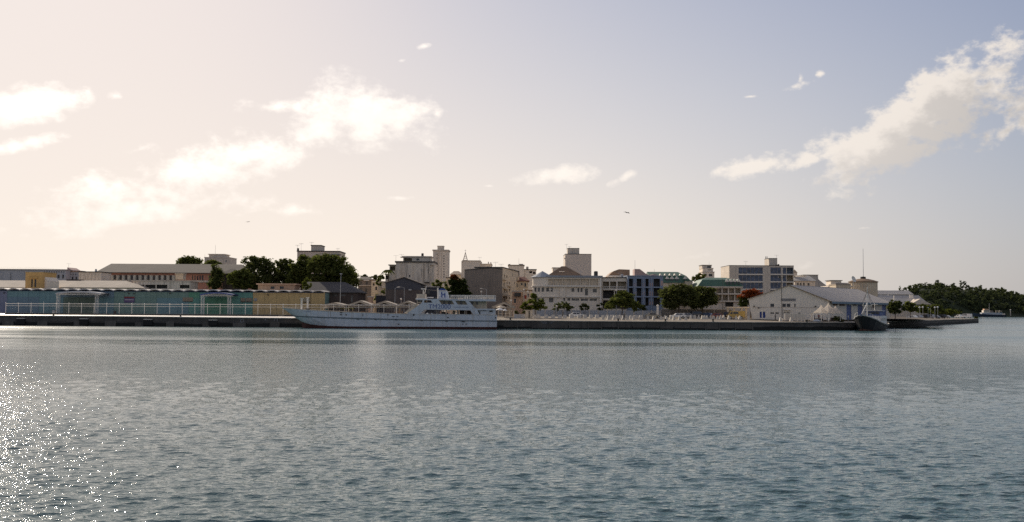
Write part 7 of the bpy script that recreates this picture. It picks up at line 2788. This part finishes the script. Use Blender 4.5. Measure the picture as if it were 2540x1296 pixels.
    for s in (-1, 1):
        for k in range(25):
            x = 1113 + k * 4.8
            u = F.uz(x, 740)[0]
            if proto is None:
                m = MB(); m.bar(F.w(u, cy + s * 4.1, zt_), F.w(u, cy + s * 4.1, zt_ + 1.0), .035, 5); proto = m.build('rail_post', M_WHITEMETAL, root); pu, ps = u, s
            else:
                c = proto.copy(); COL.objects.link(c); c.location = proto.location + F.u * (u - pu) + F.v * ((s - ps) * 4.1)
        for h in (.35, .68, 1.0):
            a, b = F.uz(1113, 740)[0], F.uz(1228.5, 740)[0]
            m = MB(); m.bar(F.w(a, cy + s * 4.1, zt_ + h), F.w(b, cy + s * 4.1, zt_ + h), .03 if h < 1 else .045, 5); m.build('rail', M_WHITEMETAL, root)
    for x in (1153, 1158, 1193.5, 1198):
        a, b = F.uz(x, 743.4), F.uz(x + 1.4, 733.6); m = MB(); F.box(m, a[0], b[0], cy - 3.9, cy - 3.7, a[1], b[1]); m.build('davit', M_WHITEMETAL, root)
    for (x0, x1, y) in ((1196, 1206, 738), (1210, 1222, 736.5)):
        a, b = F.uz(x0, y + 4.5), F.uz(x1, y); m = MB(); F.box(m, a[0], b[0], cy - 1.5, cy + .5, zt_, b[1]); m.build('deck_locker', FERRY_CREAM, root)
    # inclined ladder ramp before the bridge
    m = plate(F, [(1001, 777), (1013, 778.5), (1034, 756), (1032, 752.5)], [], cy - 3.7, cy - 3.62); m.build('stair_side', FERRY_CREAM, root)
    for k in range(9):
        f = k / 8
        a = F.uz(1007 + 25 * f, 777 - 22 * f)
        m = MB(); F.box(m, a[0] - .15, a[0] + .15, cy - 3.6, cy - 2.0, a[1] - .04, a[1] + .04); m.build('stair_tread', FERRY_DECK, root)
    m = plate(F, [(1001, 777), (1013, 778.5), (1034, 756), (1032, 752.5)], [], cy - 2.0, cy - 1.92); m.build('stair_side', FERRY_CREAM, root)
    # bow ramp gantry: two posts with caps
    for (x, y1, s) in ((743.5, 741, -1), (748.5, 738.5, 1)):
        a, b = F.uz(x, 770), F.uz(x, y1)
        m = MB(); F.box(m, a[0] - .2, a[0] + .2, cy + s * 2.4 - .2, cy + s * 2.4 + .2, a[1], b[1]); g = m.build('gantry_post', M_TRIM, root)
        m = MB(); F.box(m, a[0] - .38, a[0] + .38, cy + s * 2.4 - .38, cy + s * 2.4 + .38, b[1] + .002, b[1] + .16); m.build('post_cap', M_TRIM, g)
    a = F.uz(758, 767)
    m = MB(); F.box(m, a[0] - .4, a[0] + .5, cy - 2.6, cy - 1.8, a[1] - .3, a[1] + .15); m.build('windlass', M_DARK, root)
    # lettering TM2000
    cu = bpy.data.curves.new('txt', 'FONT'); cu.body = "TM2000"; cu.size = 1.0; cu.extrude = 0.0
    to = bpy.data.objects.new('txt', cu); COL.objects.link(to)
    me = bpy.data.meshes.new_from_object(to.evaluated_get(bpy.context.evaluated_depsgraph_get()))
    bpy.data.objects.remove(to)
    vs = np.array([tuple(v.co) for v in me.vertices]); lo, hi = vs.min(0), vs.max(0)
    a, b = F.uz(1062.5, 766), F.uz(1118, 755.6)
    off = wloc(root)
    for v in me.vertices:
        u = a[0] + (v.co.x - lo[0]) / (hi[0] - lo[0]) * (b[0] - a[0]); z = a[1] + (v.co.y - lo[1]) / (hi[1] - lo[1]) * (b[1] - a[1])
        v.co = F.w(u, cy - B2 - .062, z) - off
    me.materials.clear(); me.materials.append(FERRY_BLUE)
    o = bpy.data.objects.new('lettering', me); COL.objects.link(o); o.parent = root
    # smaller worn writing behind it and on the bow: short strokes beyond reading
    rs = np.random.RandomState(5)
    for (x0, x1, y0, y1, dd) in ((1126, 1161, 761, 764, B2 + .062), (754, 783, 772, 774.2, 4.12)):
        m = MB(); x = x0
        while x < x1:
            w = rs.uniform(.5, 1.6)
            c, d = F.uz(x, y1 - rs.uniform(0, 1)), F.uz(x + w, y0 + rs.uniform(0, 1))
            F.box(m, c[0], d[0], cy - dd - .02, cy - dd, c[1], d[1]); x += w + rs.uniform(.4, 1.2)
        w_ = m.build('worn_lettering', mat('faded_blue', (.17, .22, .36), .6), root)
    # mooring rope
    for (p, q) in (((1231, 789), (1262, 792)), ((706, 768), (690, 788))):
        a, b = F.uz(*p), P(q[0], q[1], QUAY_Y + .4)
        A = F.w(a[0], cy + 2.5, a[1]); m = MB(); prev = A
        for k in range(1, 7):
            f = k / 6; c = A.lerp(Vector((b.x, QUAY_Y + .5, qz(b.x) + .4)), f) - Vector((0, 0, .5 * math.sin(math.pi * f))); m.bar(prev, c, .035, 5); prev = c
        m.build('mooring_rope', M_CREAM, root)


ferry()


# ================================================================= fishing boat at the corner
def loft(mb, secs, mi=0, close=True):
    n = len(secs[0])
    o = []
    vs = [p for s in secs for p in s]
    fs = [(j * n + i, j * n + i + 1, (j + 1) * n + i + 1, (j + 1) * n + i) for j in range(len(secs) - 1) for i in range(n - 1)]
    mb.add(vs, fs, mi)


def fishing_boat():
    q = P(2124, 815, 243.5)
    fwd = -ARM
    root = thing('fishing_boat', 'black-hulled fishing boat with a white wheelhouse and one mast at the quay corner', 'fishing boat')
    L = 17.0
    st = [(8.6, 0.05, 3.75), (8.1, .75, 3.6), (7.0, 1.55, 3.25), (5, 2.25, 2.75), (2, 2.55, 2.05), (-2, 2.6, 1.6), (-5.5, 2.5, 1.5), (-7.6, 2.2, 1.65), (-8.3, 1.8, 1.75)]
    def sec(x, hb, zs, s, z0, z1):
        # fractions of height between keel and sheer
        out = []
        for f in (z0, (z0 + z1) / 2, z1):
            z = -1.2 + (zs + 1.2) * f
            flare = .12 + .88 * f ** .55
            rake = -1.6 * (1 - f) * max(0, (x - 4) / 4.6)
            out.append((x + rake, s * hb * flare, z))
        return out
    bands = [(0, .34, mat('hull_rust', (.11, .05, .035), .8, .3, .6, stain_amt=.5), 'boot_top'), (.34, .96, mat('hull_black', (.018, .018, .020), .45, .2, .6, streak=.3, stain=(.07, .05, .04)), 'hull'), (.96, 1.0, mat('gunwale_white', (.6, .58, .55), .6), 'gunwale')]
    for (z0, z1, m_, nm) in bands:
        m = MB()
        for s in (-1, 1):
            loft(m, [sec(x, hb + (.03 if nm == 'gunwale' else 0), zs, s, z0, z1) for (x, hb, zs) in st])
        e = st[-1]
        a, b = sec(*e, -1, z0, z1), sec(*e, 1, z0, z1)
        m.add(a + b, [(0, 1, 4, 3), (1, 2, 5, 4)])
        m.build(nm, m_, root)
    m = MB()
    n = len(st)
    vs = [(x, -hb * .97, zs - .45) for (x, hb, zs) in st] + [(x, hb * .97, zs - .45) for (x, hb, zs) in st]
    m.add(vs, [(i, i + 1, n + i + 1, n + i) for i in range(n - 1)]); m.build('deck', FERRY_DECK, root, fix=False)
    m = MB(); m.box(-7.4, -1.8, -1.75, 1.75, 1.0, 3.45); dh = m.build('deckhouse', mat('boat_white', (.66, .66, .66), .6, .06, .8, streak=.3, stain=(.35, .28, .2)), root)
    for k in range(4):
        for s in (-1, 1):
            q_ = MB(); q_.box(-6.8 + k * 1.3, -6.1 + k * 1.3, s * 1.755, s * 1.79, 2.35, 2.95); q_.build('window', GLASS, dh)
    m = MB(); m.box(-5.4, -2.2, -1.5, 1.5, 3.453, 4.6); wh = m.build('wheelhouse', M_BLUEPAINT, root)
    for k in range(3):
        q_ = MB(); q_.box(-2.2, -2.16, -1.3 + k * .92, -.5 + k * .92, 3.85, 4.4); q_.build('window', GLASS, wh)
    m = MB(); m.box(-5.7, -1.9, -1.75, 1.75, 4.603, 4.72); m.build('wheelhouse_roof', M_WHITEMETAL, root)
    m = MB(); m.bar((3.0, 0, 1.8), (2.7, 0, 10.2), .14, 8, r2=.07); m.build('mast', M_WHITEMETAL, root)
    m = MB(); m.bar((2.9, 0, 6.4), (7.9, .0, 3.9), .1, 6, r2=.06); m.build('boom', M_WHITEMETAL, root)
    m = MB(); m.bar((2.8, 0, 8.2), (3.0, -.9, 5.8), .05, 5); m.bar((2.8, 0, 8.2), (3.0, .9, 5.8), .05, 5); m.bar((2.95, -.9, 5.8), (2.95, .9, 5.8), .06, 5); m.build('crosstree', M_WHITEMETAL, root)
    for (a, b) in (((2.72, 0, 9.8), (8.4, 0, 3.8)), ((2.72, 0, 9.8), (-1.9, 0, 4.5)), ((2.75, 0, 9.2), (1.6, -2.5, 2.2)), ((2.75, 0, 9.2), (1.6, 2.5, 2.2)), ((2.75, 0, 9.2), (4.2, -2.3, 2.6)), ((2.75, 0, 9.2), (4.2, 2.3, 2.6))):
        m = MB(); m.bar(a, b, .025, 4); m.build('stay', M_DARKTRIM, root)
    m = MB(); m.bar((-4.2, 0, 4.6), (-4.2, 0, 6.6), .05, 6); m.bar((-4.2, -.6, 6.2), (-4.2, .6, 6.2), .04, 5); m.build('aft_mast', M_WHITEMETAL, root)
    m = MB(); m.lathe([(.6, 0), (.6, .35), (.35, .45), (.35, .75), (.6, .85)], (5.2, 0, 2.3), 10); m.build('winch', M_METAL, root)
    for k in range(7):
        for s in (-1, 1):
            x = 8 - k * .9
            hb = np.interp(x, [p[0] for p in st][::-1], [p[1] for p in st][::-1]); zs = np.interp(x, [p[0] for p in st][::-1], [p[2] for p in st][::-1])
            m = MB(); m.bar((x, s * hb * .95, zs - .1), (x, s * hb * .95, zs + .7), .03, 5); m.build('rail_post', M_WHITEMETAL, root)
    for s in (-1, 1):
        m = MB(); prev = None
        for k in range(7):
            x = 8 - k * .9
            hb = np.interp(x, [p[0] for p in st][::-1], [p[1] for p in st][::-1]); zs = np.interp(x, [p[0] for p in st][::-1], [p[2] for p in st][::-1])
            c = (x, s * hb * .95, zs + .7)
            if prev: m.bar(prev, c, .03, 5)
            prev = c
        m.build('rail', M_WHITEMETAL, root)
    m = MB(); m.bar((-8.2, -1.5, 2.0), (-8.2, 1.5, 2.0), .06, 6); m.bar((-7.9, -1.6, 2.9), (-7.9, 1.6, 2.9), .05, 6); m.bar((-7.9, -1.6, 2.0), (-7.9, -1.6, 2.9), .05, 5); m.bar((-7.9, 1.6, 2.0), (-7.9, 1.6, 2.9), .05, 5); m.build('stern_frame', M_CREAM, root)
    for k in range(4):
        m = MB(); a_ = -6 + k * 2.6
        m.lathe([(.18, 0), (.34, .12), (.34, .28), (.18, .4)], (a_, -2.75, 1.0), 10); m.build('tyre_fender', mat('rubber', (.022, .021, .02), .8), root)
    sc_ = 1.25
    b0 = Vector((P(2136, 800, 249).x, 249.0, 0))
    c = b0 - fwd * 8.6 * sc_
    root.location = (c.x, c.y, 0)
    root.rotation_euler = (0, 0, math.atan2(fwd.y, fwd.x))
    root.scale = (sc_, sc_, 1.08)
    return root


fishing_boat()


# ================================================================= patrol ship by the far shore
def patrol_ship():
    Y = 1150.0
    root = thing('patrol_ship', 'dark-hulled ship with a white bridge near the far wooded shore', 'ship')
    st = [(-19, .1, 4.6), (-17.5, 1.6, 4.3), (-13, 3.0, 3.7), (-6, 3.6, 3.0), (4, 3.7, 2.6), (13, 3.5, 2.5), (18.5, 3.0, 2.6)]
    m = MB()
    for s in (-1, 1):
        loft(m, [[(x + (1 - f) * (2.0 if x < -15 else 0), s * hb * (.35 + .65 * f), -1.0 + (zs + 1.0) * f) for f in (0, .5, 1.0)] for (x, hb, zs) in st])
    e = st[-1]; m.add([(e[0], -e[1] * .35, -1), (e[0], e[1] * .35, -1), (e[0], e[1], e[2]), (e[0], -e[1], e[2])], [(0, 1, 2, 3)])
    m.build('hull', mat('ship_navy', (.05, .065, .10), .5, .1, .1), root)
    m = MB(); n = len(st); m.add([(x, -hb * .98, zs - .1) for (x, hb, zs) in st] + [(x, hb * .98, zs - .1) for (x, hb, zs) in st], [(i, i + 1, n + i + 1, n + i) for i in range(n - 1)]); m.build('deck', FERRY_DECK, root, fix=False)
    m = MB(); m.box(-9, 14, -2.6, 2.6, 2.3, 5.0); m.build('deckhouse', M_BLUEGREY, root)
    m = MB(); m.box(-7, 0, -2.4, 2.4, 5.003, 7.6); b = m.build('bridge', M_WHITE, root)
    m = MB(); m.box(-7.06, -.5, -2.46, -2.41, 6.2, 7.1); m.build('window', GLASS, b)
    m = MB(); m.box(-6, -1, -2.0, 2.0, 7.8, 9.2); m.build('top_bridge', M_SALMON, root)
    m = MB(); m.bar((.3, 0, 5), (.6, 0, 15.5), .22, 6, r2=.1); m.build('mast', M_METAL, root)
    m = MB(); m.box(1.2, 4.5, -1.2, 1.2, 5.003, 7.2); m.build('funnel', M_GREY, root)
    m = MB(); m.bar((8, 0, 5), (8, 0, 7.3), .25, 6); m.bar((11.5, 0, 5), (12, 0, 7.6), .3, 6); m.bar((7.5, 0, 6.9), (15, 0, 6.7), .25, 6); m.build('crane', M_CREAM, root)
    m = MB(); m.box(14.5, 17.5, -2, 2, 2.4, 4.0); m.build('after_house', M_WHITE, root)
    c = P(2453, 780, Y)
    root.location = (c.x, Y, 0)


patrol_ship()
c = P(2515, 778, 1172)
t = thing('navigation_mark', 'small pale beacon on the far shore right of the ship', 'beacon', (c.x, 1180, 1.5))
m = MB(); m.bar((c.x, 1180, 1.5), (c.x, 1180, P(2515, 770, 1180).z), .5, 8, r2=.4); m.build('tower', M_PALE, t)
m = MB(); m.lathe([(.7, 0), (.7, .6), (.2, 1.0)], (c.x, 1180, P(2515, 770, 1180).z), 8); m.build('light', M_TRIM, t)
